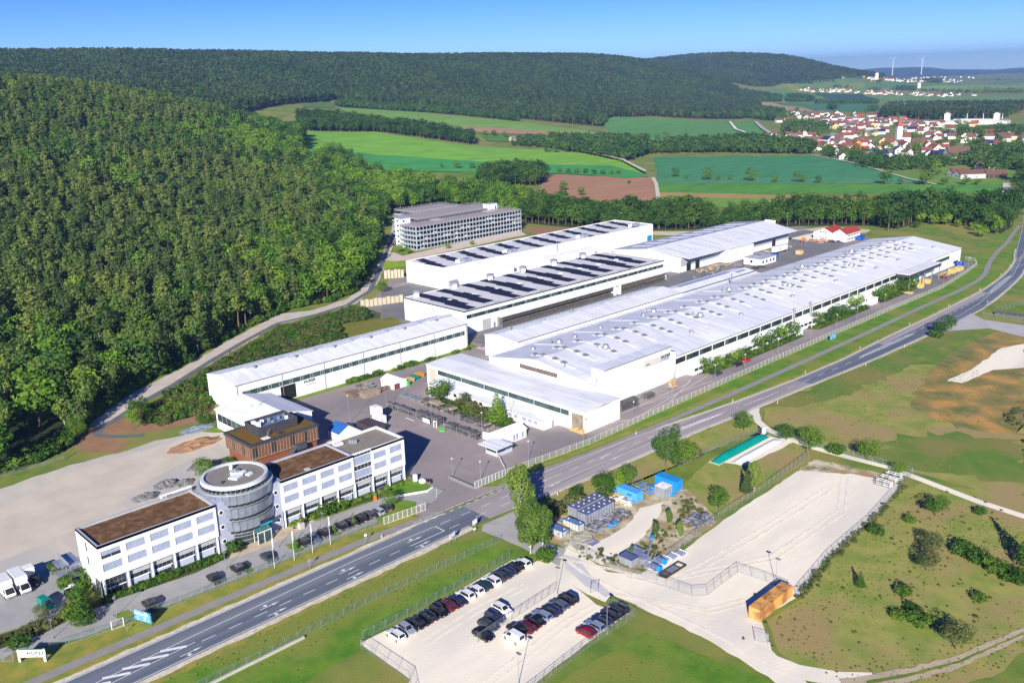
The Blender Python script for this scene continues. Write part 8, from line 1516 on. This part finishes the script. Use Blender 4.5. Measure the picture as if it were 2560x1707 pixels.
# small groups, hedgerows and far woods; the first far tree of each kind is a tree of its own
for k, (kd, x) in enumerate((('beech', 1255), ('beech', 1275), ('beech', 1300), ('pine', 2050), ('pine', 2075), ('pine', 2100))):
    q = HP(x, 352 if kd == 'beech' else 268); tree(kd, k % 3, 2, q[0], q[1], q[2], 17, ('rounded tree at the front of the thicket beside the farm track' if kd == 'beech' else 'dark pine at the front of the wood behind the village'), 'front trees of the ' + ('thicket' if kd == 'beech' else 'village wood'), 'tree')
def grove(name, label, poly, sp, h0, h1, kind='beech', seed=1, lod=2):
    p = scatter(poly, sp, .42, seed)
    if len(p) == 0: return
    g = np.random.default_rng(seed); wood(name, label, p, g.uniform(h0, h1, len(p)), kind, lod, 3, 'wood', seed)
grove('hedgerow_wood', 'thick dark hedgerow wood crossing the fields left of the farm', hxy((690,300),(860,304),(1000,322),(1085,334),(1090,326),(1000,304),(860,288),(760,276),(690,270)), 7, 12, 19, 'beech_dark', 21, 1)
grove('young_plantation', 'row of young trees below the far forest', hxy((772,246),(1000,261),(1190,280),(1190,272),(1000,250),(775,238)), 7, 9, 13, 'beech', 22); grove('field_thicket', 'thicket of trees between the fields beside the farm track', hxy((1258,342),(1330,352),(1400,366),(1440,372),(1500,352),(1480,330),(1400,328),(1262,326)), 7.5, 12, 18, 'beech', 23)
grove('field_thicket', 'trees in front of the left end of the village', hxy((1500,354),(1640,352),(1760,355),(1866,356),(1864,338),(1740,326),(1640,330),(1560,332),(1500,345)), 7.5, 9, 16, 'beech', 24); grove('field_thicket', 'big tree clump at the left corner of the ploughed field', hxy((1098,428),(1180,432),(1245,428),(1248,408),(1180,402),(1104,412)), 7, 15, 20, 'beech_dark', 25, 1); grove('field_thicket', 'trees around the lone farmhouse', hxy((1175,336),(1240,340),(1250,326),(1230,320),(1205,324)), 7, 8, 13, 'beech', 26)
grove('far_forest', 'broadleaf forest covering the far hills', regB, 15, 14, 20, 'beech', 27); grove('far_pine_forest', 'conifers mixed through the forest of the far hills', regB, 13, 15, 21, 'pine', 28); grove('farthest_forest', 'dark forest on the farthest round hill', regC, 15, 15, 22, 'pine', 29); grove('farthest_forest', 'broadleaf trees on the farthest round hill', regC, 24, 14, 20, 'beech', 30)
grove('dark_village_wood', 'dark pine wood behind the village', hxy((2020,271),(2120,277),(2300,275),(2348,262),(2356,250),(2040,252)), 11, 17, 22, 'pine', 31); grove('dark_village_wood', 'broadleaf trees in the wood behind the village', hxy((2020,271),(2120,277),(2300,275),(2348,262),(2356,250),(2040,252)), 16, 14, 19, 'beech', 36)
def x6(*ps): return hxy(*[((1880+.28912*x)/1.08844, (140+.28912*y)/1.08844) for x, y in ps])
for k, (ps, sp, h) in enumerate([([(0,395),(90,405),(260,400),(262,370),(120,350),(0,350)],12,16),([(290,405),(420,412),(530,405),(530,375),(420,360),(290,370)],12,17),([(540,418),(800,418),(1090,418),(1090,400),(800,402),(540,404)],12,12),([(230,245),(500,255),(710,238),(700,215),(480,220),(240,200)],22,15),([(1480,240),(1630,244),(1640,215),(1560,205),(1490,220)],18,16),([(1460,315),(1800,325),(2340,330),(2340,315),(1800,308),(1460,300)],20,10),([(1000,225),(1120,245),(1130,228),(1060,225)],20,12),([(1220,300),(1420,312),(1420,280),(1240,280)],14,13),([(1000,305),(1110,312),(1110,290),(1010,285)],14,11),([(1840,285),(2340,298),(2340,290),(1840,278)],26,8),([(700,290),(880,292),(870,278),(720,274)],16,11),([(660,470),(740,470),(740,452),(670,455)],9,14),([(930,205),(1240,205),(1240,195),(930,192)],30,9),([(1000,480),(1080,482),(1080,470),(1010,468)],9,12),([(1900,215),(2340,222),(2340,212),(1900,205)],50,10)]): grove('far_tree_row', f'far strip of trees between the fields toward the horizon, part {("a","b","c","d","e","f","g","h","i","j","k","l","m","n","o")[k]}'.replace(f', part {"abcdefghijklmno"[k]}', (' nearest the left hill', ' beside the ploughed field', ' behind the first village', ' at the foot of the round hill', ' beside the farthest village', ' right of the second village', ' left of the farthest village', ' inside the second village', ' behind the second village', ' along the far road', ' left in the second village', ' at the top of the first village', ' before the horizon', ' at the upper right of the first village', ' near the far right horizon')[k]), x6(*ps), sp, h*.75, h*1.15, 'beech', 40+k)
# village greenery
grove('village_trees', 'hedge of trees below the village, left part', hxy((1870,360),(1960,352),(2010,358),(2050,378),(2000,386),(1950,372)), 11, 7, 12, 'beech', 61); grove('village_trees', 'line of trees below the village church', hxy((1960,384),(2060,394),(2160,392),(2190,380),(2120,372),(2000,372)), 9, 7, 12, 'beech', 62); grove('village_trees', 'trees at the right end of the village', hxy((2200,375),(2260,400),(2330,395),(2352,400),(2352,345),(2300,345),(2240,360)), 10, 9, 15, 'beech', 63); grove('village_trees', 'hedge of trees along the factory of the village', hxy((2180,318),(2352,322),(2352,300),(2300,300),(2200,308)), 13, 9, 14, 'beech', 64); grove('village_trees', 'wood edge at the left end of the village', hxy((1700,270),(1760,278),(1800,280),(1800,262),(1740,252),(1700,258)), 11, 12, 18, 'beech', 65)
grove('village_trees', 'trees in the gardens at the left end of the village', hxy((1795,300),(1880,318),(1905,300),(1880,285),(1800,288)), 12, 8, 13, 'beech', 66)
# ground shrubs set out late, their kinds exist now
scr = scatter([(v, u) for u, v in uvd((345,938),(420,890),(520,828),(640,757),(730,735),(800,712),(838,712),(845,735),(800,740),(780,750),(800,785),(560,850),(480,868),(478,945),(370,978),(318,962))], 1.9, .45, 71)
wood('scrub', 'dense wild scrub on the slope above the long storage hall', scr, r.uniform(1.0, 3.2, len(scr)), 'shrub_olive', 1, 1, 'scrub', 72) if False else None
for kd in ('shrub', 'shrub_olive', 'shrub_lime', 'shrub_dry'):
    q = {'shrub': (179.4, -256.2), 'shrub_olive': (136.4, -262.0), 'shrub_lime': (112.4, -178.0), 'shrub_dry': (141, -75)}[kd]; T1(kd, q[0], q[1], {'shrub_olive': 2.2, 'shrub_dry': .5}.get(kd, 1.6), {'shrub': 'bush against the wall of the long storage hall', 'shrub_olive': 'olive bush above the left end of the long storage hall', 'shrub_lime': 'pale low bush before the right office wing', 'shrub_dry': 'dry tussock beside the fence end near the orange container'}[kd], lod=1)
k_ = r.random(len(scr)) < .55
wood('scrub', 'dense olive scrub on the slope above the long storage hall', scr[k_], r.uniform(1.0, 2.9, k_.sum()), 'shrub_olive', 1, 1, 'scrub', 72); wood('scrub', 'green scrub on the slope above the long storage hall', scr[~k_], r.uniform(1.0, 3.2, (~k_).sum()), 'shrub', 1, 1, 'scrub', 73)
wood('forest_edge_shrubs', 'undergrowth along the foot of the slope wood', pe, r.uniform(1.5, 4.5, len(pe)), 'shrub', 1, 1, 'undergrowth', 74, H(pe[:, 0], pe[:, 1]))
for nm, lb, q, hh, kd, ct, sd in LATE: wood(nm, lb, q, hh, kd, 1, 1, ct, sd, np.zeros(len(q)))

for nm, lb, ply, sp, hh, kd in (('grass_tufts', 'dry tussock grass covering the meadow beside the orange container', [(214,-81),(188,-78),(168,-77.6),(150,-74.8),(139,-75.6),(133,-69),(131,-60),(136,-50),(152,-40),(210,-36)], 1.25, (.14, .34), 'shrub_dry'), ('grass_tufts', 'tussock grass of the meadow beyond the gravel path', [(224,-118),(231,-129),(241,-136.6),(300,-132.6),(330,-112),(296,-84),(227,-78)], 1.6, (.15, .4), 'shrub_dry'), ('grass_tufts', 'grass tussocks along the ditch by the main road', [(40,-144),(108,-144),(124,-139),(122,-130),(93,-129),(80,-127),(40,-122)], 1.3, (.12, .3), 'shrub_dry'), ('grass_tufts', 'grass tussocks on the lawn below the gravel lot', [(121,-88),(96,-91),(74,-90),(74,-45),(114,-45),(122,-64)], 1.3, (.1, .26), 'shrub_dry'), ('grass_tufts', 'grass tussocks around the membrane basins', [(152,-142.6),(224,-138.6),(219,-127),(194,-127),(194,-116),(214,-115),(214,-109),(176,-108),(176,-123),(160,-135)], 1.5, (.12, .3), 'shrub_dry')):
    q = scatter([(v, u) for u, v in ply], sp, .48, len(lb)); q = q[vnoise(q, .12, 5) + r.normal(0, .35, len(q)) > -.1] if len(q) else q; wood(nm, lb, q, np.random.default_rng(3).uniform(*hh, len(q)), kd, 1, 1, 'grass', 75, np.zeros(len(q)))
# ================================================================ VILLAGES
RT = {'r': mat('brick_red_tiles', (.22,.07,.05), (.16,.055,.04), scale=.5), 'o': mat('orange_tiles', (.34,.10,.045), (.27,.08,.04), scale=.5), 'g': mat('grey_roof_tiles', (.13,.13,.15), (.17,.16,.17), scale=.5), 'b': mat('dark_solar_roof', (.02,.03,.09), (.03,.04,.11), scale=.6, rough=.3), 'n': mat('brown_tiles', (.16,.08,.065), (.12,.065,.05), scale=.5), 's': mat('scarlet_roof', (.48,.055,.025), rough=.6), 'y': mat('acid_yellow_roof', (.5,.5,.06), rough=.6)}
WT = {'w': mat('village_white', (.70,.68,.63), (.62,.60,.56), scale=.05), 'c': mat('cream_render', (.70,.58,.34), (.62,.52,.32), scale=.3), 'y': mat('yellow_render', (.62,.50,.20), rough=.8), 'o': mat('ochre_render', (.62,.26,.10), rough=.8), 'd': mat('dark_boarding', (.09,.05,.035), rough=.8)}
RN = {'r': 'dark red roof', 'o': 'orange roof', 'g': 'grey roof', 'b': 'dark blue solar roof', 'n': 'brown roof', 's': 'scarlet roof', 'y': 'acid yellow roof'}; WN = {'w': 'white', 'c': 'cream', 'y': 'yellow', 'o': 'ochre', 'd': 'dark boarded'}
HP_ = {}
def house_proto(L, Wd, h, rt, wt):
    key = (L, Wd, h, rt, wt)
    if key in HP_: return HP_[key]
    e = h*.55; parts = []
    parts.append(('wall', MB().gwall(-L/2, L/2, -Wd/2, Wd/2, -.5, e, h, 'x').mesh(WT[wt]))); parts.append(('roof', MB().gable(-L/2, L/2, -Wd/2, Wd/2, e+.03, h+.05, 'x', None, .22, .45).mesh(RT[rt])))
    parts.append(('chimney', MB().box(L*.15, L*.15+.8, .4, 1.2, h-1.4, h+1.1).mesh(RT['n'])))
    wm = MB()
    for s in (-1, 1):
        for z in ([1.0, 3.6] if e > 4.4 else [1.0]):
            parts.append(('window', MB().box(s*(L/2), s*(L/2)+s*.05, -Wd*.28, -Wd*.12, z, z+1.4).mesh(glass))); parts.append(('window', MB().box(s*(L/2), s*(L/2)+s*.05, Wd*.12, Wd*.28, z, z+1.4).mesh(glass)))
        for k in range(3): x = -L*.36 + k*L*.3; parts.append(('window', MB().box(x, x+1.3, s*Wd/2, s*Wd/2+s*.05, 1.0, 2.4).mesh(glass)))
    HP_[key] = parts; return parts
VN = {}; FARM = MB(); FMAT = []; HN = [0]
def house(x, y, z, L, Wd, h, rt, wt, rz, place, detail=True):
    HN[0] += 1
    if HN[0] > 297:          # the smallest, farthest houses stand in one object
        for nm, me in house_proto(L, Wd, h, rt, wt)[:2]:
            if me.materials[0] not in FMAT: FMAT.append(me.materials[0])
            FARM.m = FMAT.index(me.materials[0]); c, s_ = math.cos(rz), math.sin(rz)
            FARM._fs([(x + v.co[0]*c - v.co[1]*s_, y + v.co[0]*s_ + v.co[1]*c, z + v.co[2]) for v in me.vertices], [tuple(p.vertices) for p in me.polygons])
        return
    t = bpy.data.objects.new('house', None); COL.objects.link(t); t.location = (x, y, z); t.rotation_euler.z = rz
    k = (RN[rt], WN[wt], place); VN[k] = VN.get(k, 0) + 1
    tag(t, f'{WN[wt]} house with {RN[rt]} {place}', 'house', f'{WN[wt]} houses with {RN[rt]} {place}')
    for nm, me in house_proto(L, Wd, h, rt, wt):
        if not detail and nm in ('window', 'chimney'): continue
        link(nm, me, t)
    return t
vx = lambda ox: (lambda x, y: HP((ox+.17432*x)/1.08844, (260+.17432*y)/1.08844))
X4_, X5_ = vx(2150), vx(1880); VB = math.atan2(CR[1], CR[0])     # bearing of the picture's horizontal
# (x, y of the foot in the enlarged view, width in its pixels, roof, wall, gable towards the viewer)
V5 = [(440,245,70,'r','w',1),(520,262,90,'r','w',0),(640,160,70,'g','w',1),(690,210,80,'n','w',1),(750,220,70,'n','w',1),(845,195,100,'r','w',1),(920,190,90,'r','w',0),(1000,155,70,'o','y',0),(1075,200,80,'n','w',1),(1140,215,80,'n','w',1),(1210,160,80,'r','w',1),(1275,185,90,'r','w',1),(1270,225,100,'n','w',0),(1270,280,90,'g','w',1),(1350,285,80,'g','w',1),(1465,160,60,'n','w',1),(1550,215,100,'s','w',0),(1470,240,90,'g','w',0),(1530,265,70,'g','w',1),(1600,300,70,'g','w',1),(1650,305,60,'b','w',1),(1725,340,90,'y','y',1),(1770,190,80,'r','w',1),(1850,245,70,'g','w',1),(1900,300,80,'g','w',1),(1960,300,70,'n','w',1),(2080,262,110,'o','w',0),(2040,240,60,'n','y',1),(980,270,60,'g','w',1),(1040,300,80,'b','w',0),(1090,330,90,'r','w',1),(1180,355,120,'n','y',1),(970,330,60,'g','w',0),(1350,370,90,'g','w',0),(1480,335,90,'g','w',1),(1410,310,90,'g','w',0),(1400,395,90,'b','w',1),(1490,440,110,'r','w',0),(1620,350,130,'r','w',0),(1800,400,150,'r','c',1),(1830,440,130,'b','w',0),(1690,460,160,'g','c',0),(740,470,130,'n','w',1),(800,385,90,'g','w',0),(520,560,140,'r','c',0),(600,500,80,'g','w',0),(270,500,110,'n','c',1),(330,520,90,'n','w',1),(840,560,160,'n','d',0),(900,510,60,'n','w',1),(1080,560,140,'b','w',1),(1170,500,110,'g','w',0),(1350,500,170,'r','w',0),(940,620,120,'r','w',0),(800,620,90,'r','w',1),(1040,640,150,'r','w',1),(1130,690,160,'r','w',1),(1210,740,150,'b','w',1),(1285,790,130,'n','w',1),(1360,645,140,'r','w',0),(1390,770,80,'r','w',0),(1240,590,90,'g','w',1),(1490,620,160,'o','o',1),(1560,560,130,'n','w',0),(1555,720,190,'s','w',0),(1700,660,170,'b','w',1),(1650,790,150,'g','w',0),(1840,770,180,'b','w',0),(1990,800,150,'b','w',1),(2100,720,150,'b','w',1),(2220,740,110,'n','w',1),(1880,580,150,'g','y',1),(0,520,80,'r','w',0),(1000,250,60,'g','w',1),(1220,190,60,'r','w',0),(1690,250,60,'g','w',0),(2250,400,90,'g','w',0)]
V4 = [(520,250,100,'r','w',0),(600,250,80,'o','w',0),(700,310,90,'g','w',0),(800,310,70,'g','w',0),(830,320,70,'r','w',1),(960,400,140,'r','w',1),(1060,330,110,'r','w',0),(1130,330,110,'n','w',1),(1110,470,120,'n','w',1),(1240,470,90,'b','w',0),(740,400,130,'b','w',0),(1060,520,90,'r','w',1),(1300,390,90,'r','w',0),(1380,480,120,'b','w',0),(1500,500,110,'r','w',1),(1470,560,110,'r','w',1),(1650,490,90,'r','w',1),(1740,480,120,'o','d',0),(1870,470,220,'r','w',0),(2130,470,120,'r','w',1),(2220,510,170,'r','c',0),(970,620,110,'r','w',1),(1060,690,170,'r','w',1),(980,760,120,'g','w',1),(1100,770,170,'b','d',0),(1200,740,100,'b','w',0),(1930,680,130,'r','y',1),(1830,620,110,'b','w',0),(2080,690,190,'r','w',0),(2200,660,110,'n','w',1),(1400,820,250,'n','w',0),(1520,830,130,'b','w',0),(1660,830,190,'g','w',0),(1780,960,170,'n','w',1),(1450,840,110,'n','w',1),(640,640,160,'r','w',1),(430,600,140,'r','w',0),(280,650,100,'n','c',0),(860,560,90,'n','c',0),(2330,870,90,'o','w',1),(1600,330,110,'o','c',0),(1640,310,90,'r','w',0),(1200,600,80,'n','w',0),(2010,500,100,'n','d',0)]
def vill(lst, conv, ox, place):
    for x, y, w, rt, wt, gab in lst:
        q = conv(x, y); d = math.hypot(q[0], q[1]); wm = w*.17432*d/FPX
        if gab: Wd = round(min(max(wm*.8, 7), 11)); L = Wd + 3; rz = VB + PI/2 + rng.uniform(-.5, .5); h = Wd*.82
        else: L = round(min(max(wm*.95, 9), 24)); Wd = round(max(8, L*.55)); rz = VB + rng.uniform(-.25, .25); h = min(9.5, 6 + L*.16)
        house(q[0], q[1], q[2], L, Wd, round(h, 0), rt, wt, rz, place)
vill(V5, X5_, 1880, 'in the left half of the first village'); vill(V4, X4_, 2150, 'in the right half of the first village')
# smaller houses filling the lanes between them
r = random.Random(33)
for lst, conv, pl in ((V5, X5_, 'in the left half of the first village'), (V4, X4_, 'in the right half of the first village')):
    for x, y, w, rt, wt, gab in lst:
        for s_ in (-1, 1):
            if 150 < y < 720 and r.random() < .72: q = conv(x + s_*w*r.uniform(.6, 1.), y + r.uniform(-30, 34)); house(q[0], q[1], q[2], r.choice((10, 12)), 9, 8, r.choice('rrnnn'), 'w', VB + r.uniform(-.5, .5), pl, False)
# garden trees of the village
r = np.random.default_rng(91); gt = 0
for lst, conv in (([(500,210),(560,170),(620,250),(700,300),(780,270),(850,260),(900,300),(640,330),(600,400),(520,340),(760,130),(640,100),(1000,370),(1110,400),(1250,400),(1340,560),(1030,700),(1500,640),(1700,500),(1640,120),(1200,120),(1430,190),(1560,520),(1950,640),(1760,640),(1700,60),(2080,320),(1110,720),(400,480),(460,420)], X5_), ([(640,520),(700,500),(760,560),(820,520),(880,540),(800,700),(850,650),(760,680),(1050,420),(1150,410),(1220,400),(1120,600),(1200,580),(1340,600),(1390,580),(1560,620),(1640,600),(1700,620),(1760,700),(1840,760),(1900,780),(2060,860),(2160,900),(1240,830),(1300,850),(1380,880),(1090,970),(1980,560),(2060,560),(2260,640),(2300,700),(1440,350),(1500,340),(1400,300)], X4_)):
    for x, y in lst:
        q = conv(x, y + 20); tree('round' if gt % 2 else 'beech', gt % 3, 1, q[0], q[1], q[2], r.uniform(9, 15), 'garden tree between the houses of the first village', 'garden trees of the first village', 'tree', 1.2); gt += 1
# church
q = X5_(2095, 560); ch = thing('village_church', 'white village church with square tower and orange pyramid spire', 'church', tuple(q)); x, y, z = q; tw = 3.4; ca, sa = math.cos(VB), math.sin(VB)
MB().obox((x, y), tw*2, tw*2, z-.5, z+22, VB).part('tower', white, ch); n_ = len(ch.children)
def pyr(c, s, z0, z1, a, top=.05):
    mb = MB(); v = []
    for zz, k in ((z0, s), (z1, s*top)):
        for dx, dy in ((-k,-k),(k,-k),(k,k),(-k,k)): v.append((c[0]+dx*math.cos(a)-dy*math.sin(a), c[1]+dx*math.sin(a)+dy*math.cos(a), zz))
    return mb._fs(v, BF)
pyr((x, y), tw+.35, z+22, z+32, VB, .18).part('spire', RT['o'], ch); pyr((x, y), .7, z+32, z+37, VB, .1).part('spire_tip', mat('copper_green', (.10,.25,.20)), ch)
f_ = np.array([CF[0], CF[1]])/math.hypot(CF[0], CF[1]); w_ = np.array([ca, sa])
for dz in (9, 16):
    for dx in (-1.2, 1.2): c_ = np.array([x, y]) - f_*(tw+.03) + w_*dx; MB().obox(c_, .8, .1, z+dz, z+dz+1.9, VB).part('window', glass, ch)
c_ = np.array([x, y]) + w_*9 + f_*2; mb = MB().gwall(-7, 7, -5, 5, -.5, 7.5, 13, 'x'); me_ = mb.mesh(white); o = link('nave', me_, ch); o.location = (c_[0]-x, c_[1]-y, 0); o.rotation_euler.z = VB; o2 = link('nave_roof', MB().gable(-7, 7, -5, 5, 7.55, 13.05, 'x', None, .25, .5).mesh(RT['r']), ch); o2.location = o.location; o2.rotation_euler.z = VB
# long white factory with two towers behind the village
q0, q1 = X4_(1170, 290), X4_(2130, 290); fx = thing('village_factory', 'long white factory with two square towers behind the village', 'factory', tuple(q0)); d_ = math.hypot(q1[0]-q0[0], q1[1]-q0[1]); an_ = math.atan2(q1[1]-q0[1], q1[0]-q0[0]); cx_ = (q0+q1)/2; s_ = math.hypot(*q0[:2])/FPX*.17432
fl = mat('factory_white', (.60,.58,.52), (.54,.52,.47), scale=.05)
MB().obox(cx_, d_, 40, -.5, 5.6, an_).part('wall', fl, fx); MB().obox(cx_, d_*.94, 38, 5.6, 6.6, an_).part('roof', roofg, fx); MB().obox(cx_, d_*.6, 20, 6.6, 8.6, an_).part('upper_block', fl, fx)
for t in (.08, .82): c_ = q0 + (q1-q0)*t; MB().obox(c_, 9, 9, 0, 18, an_).part('tower', fl, fx); MB().obox(c_, 5, 5, 18, 19.5, an_).part('tower_cap', concr, fx)
for k in range(24): c_ = q0 + (q1-q0)*(.12 + .66*k/24) - np.array([f_[0], f_[1], 0])*20.1; MB().obox(c_, d_*.018, .4, 2.4, 4.8, an_).part('window', glass, fx)
for t in (.38, .62, .9): c_ = q0 + (q1-q0)*t; MB().cyl(c_[0], c_[1], 8, 18, .5, 8, .3).part('mast', whiteP, fx)
for k, (xx, w) in enumerate(((700, 200), (900, 260), (1080, 220))): q = X4_(xx, 300); t = thing('flat_factory_hall', ('flat pale hall left of the village factory, leftmost', 'flat pale hall between the village and its factory', 'flat pale hall touching the village factory')[k], 'hall', tuple(q)); MB().obox(q, w*s_*.8, 22, -.5, 6, an_).part('wall', fl, t); MB().obox(q, w*s_*.8-.6, 21, 6, 6.4, an_).part('roof', roofg, t)
# farm buildings at the lower right of the village
for x, y, L, Wd, h, rt, wt, lb in [(1630,1065,30,13,7.5,'n','w','long white barn with brown roof below the village'),(1400,1045,14,13,7.5,'r','w','white barn with dark red roof left of the long barn'),(1920,1060,18,11,7,'n','d','dark half open barn right of the long barn'),(1385,800,24,14,14,'n','w','tall white barn with big brown roof at the village edge')]:
    q = X4_(x, y); t = thing('barn', lb, 'barn', tuple(q), VB); 
    for nm, me_ in house_proto(L, Wd, h, rt, wt):
        if nm != 'chimney': link(nm, me_, t)
q = HP(1188, 327); t = thing('farmhouse', 'lone cream farmhouse with grey roof between the fields', 'house', tuple(q), VB + .5)
for nm, me_ in house_proto(22, 11, 9, 'g', 'c'): link(nm, me_, t)
# second and third village, far settlements
def x6p(x, y): return HP((1880+.28912*x)/1.08844, (140+.28912*y)/1.08844)
r = random.Random(12)
def far_row(pts, n, place, sz=1.):
    for _ in range(n):
        k = r.randrange(len(pts)-1); t_ = r.random(); x = pts[k][0] + (pts[k+1][0]-pts[k][0])*t_; y = pts[k][1] + (pts[k+1][1]-pts[k][1])*t_ + r.uniform(-14, 8)*sz; q = x6p(x, y); gab = r.random() < .6
        house(q[0], q[1], q[2], r.choice((11, 13, 16)), r.choice((9, 10)), r.choice((8, 9)), r.choice('rrrnngo'), 'w' if r.random() < .92 else 'y', VB + (PI/2 if gab else 0) + r.uniform(-.4, .4), place, False)
far_row([(370,304),(560,308),(720,316),(860,318)], 26, 'in the left half of the second village'); far_row([(870,322),(1010,328),(1160,330),(1300,338)], 34, 'in the middle of the second village'); far_row([(1370,340),(1460,345),(1580,350),(1720,350),(1990,360)], 24, 'in the right part of the second village'); far_row([(1020,210),(1180,210),(1320,225),(1520,228)], 40, 'in the third village toward the horizon', .8); far_row([(1660,230),(1740,232),(1830,222)], 10, 'right of the third village', .5); far_row([(940,192),(980,190)], 3, 'on the far field left of the third village', .3); far_row([(750,192),(800,194)], 3, 'at the foot of the round hill', .2)
q = x6p(1438, 285); t = thing('white_silo_tower', 'white tower block standing in the second village', 'tower', tuple(q)); MB().obox(q, 12, 12, q[2]-.5, q[2]+22, VB).part('wall', fl, t); MB().obox(q, 12.4, 12.4, q[2]+22, q[2]+23, VB).part('roof', concr, t)
q = x6p(1075, 205); t = thing('far_church', 'tiny white church tower in the third village', 'church', tuple(q)); MB().obox(q, 11, 11, q[2]-.5, q[2]+26, VB).part('tower', white, t); pyr(q, 6, q[2]+26, q[2]+38, VB).part('spire', RT['r'], t); c_ = q + np.array([*w_, 0])*-22; MB().obox(c_, 34, 14, q[2]-.5, q[2]+10, VB).part('nave', white, t)
for k in range(46):
    x = r.gauss(1500, 230); y = 146 + r.uniform(-16, 8)
    if 1000 < x < 2000: q = Pd((1880+.28912*x)/1.08844, (140+.28912*y)/1.08844, r.uniform(6500, 9300)); q[2] = 0; house(q[0], q[1], 0, 22, 16, 14, 'r', 'w', VB + PI/2 + r.uniform(-.5, .5), 'in the hazy settlement before the horizon', False)
tag(FARM.part('far_houses', FMAT), 'tiny houses of the farther villages toward the horizon', 'houses', None, 'stuff')
for k, (px, py, h) in enumerate([(2076, 262, 26), (2061, 240, 26), (2023, 236, 24), (2252, 186, 40)]):
    q = HP(px, py); t = thing('power_mast', f'thin pale power mast on the far fields, {ORD[k]}', 'mast', tuple(q)); MB().cyl(q[0], q[1], q[2], q[2]+h, .55, 6, .25).part('pole', galv, t); MB().obox(q, 6, .3, q[2]+h*.86, q[2]+h*.88, VB).part('cross_arm', galv, t)
# ================================================================ HAZE
HZ = mat('haze_dummy', (1, 1, 1)); bpy.data.materials.remove(HZ)
hm = bpy.data.materials.new('haze_air'); hm.use_nodes = True; t_ = hm.node_tree; t_.nodes.remove(t_.nodes['Principled BSDF']); pv = t_.nodes.new('ShaderNodeVolumePrincipled'); pv.inputs['Color'].default_value = (.36, .60, 1, 1); pv.inputs['Density'].default_value = HAZE = .00009; pv.inputs['Anisotropy'].default_value = .2
t_.links.new(pv.outputs[0], t_.nodes['Material Output'].inputs['Volume'])
tag(MB().box(-19000, 19000, -19000, 19000, -3.2, 330).part('haze', hm), kind='stuff')
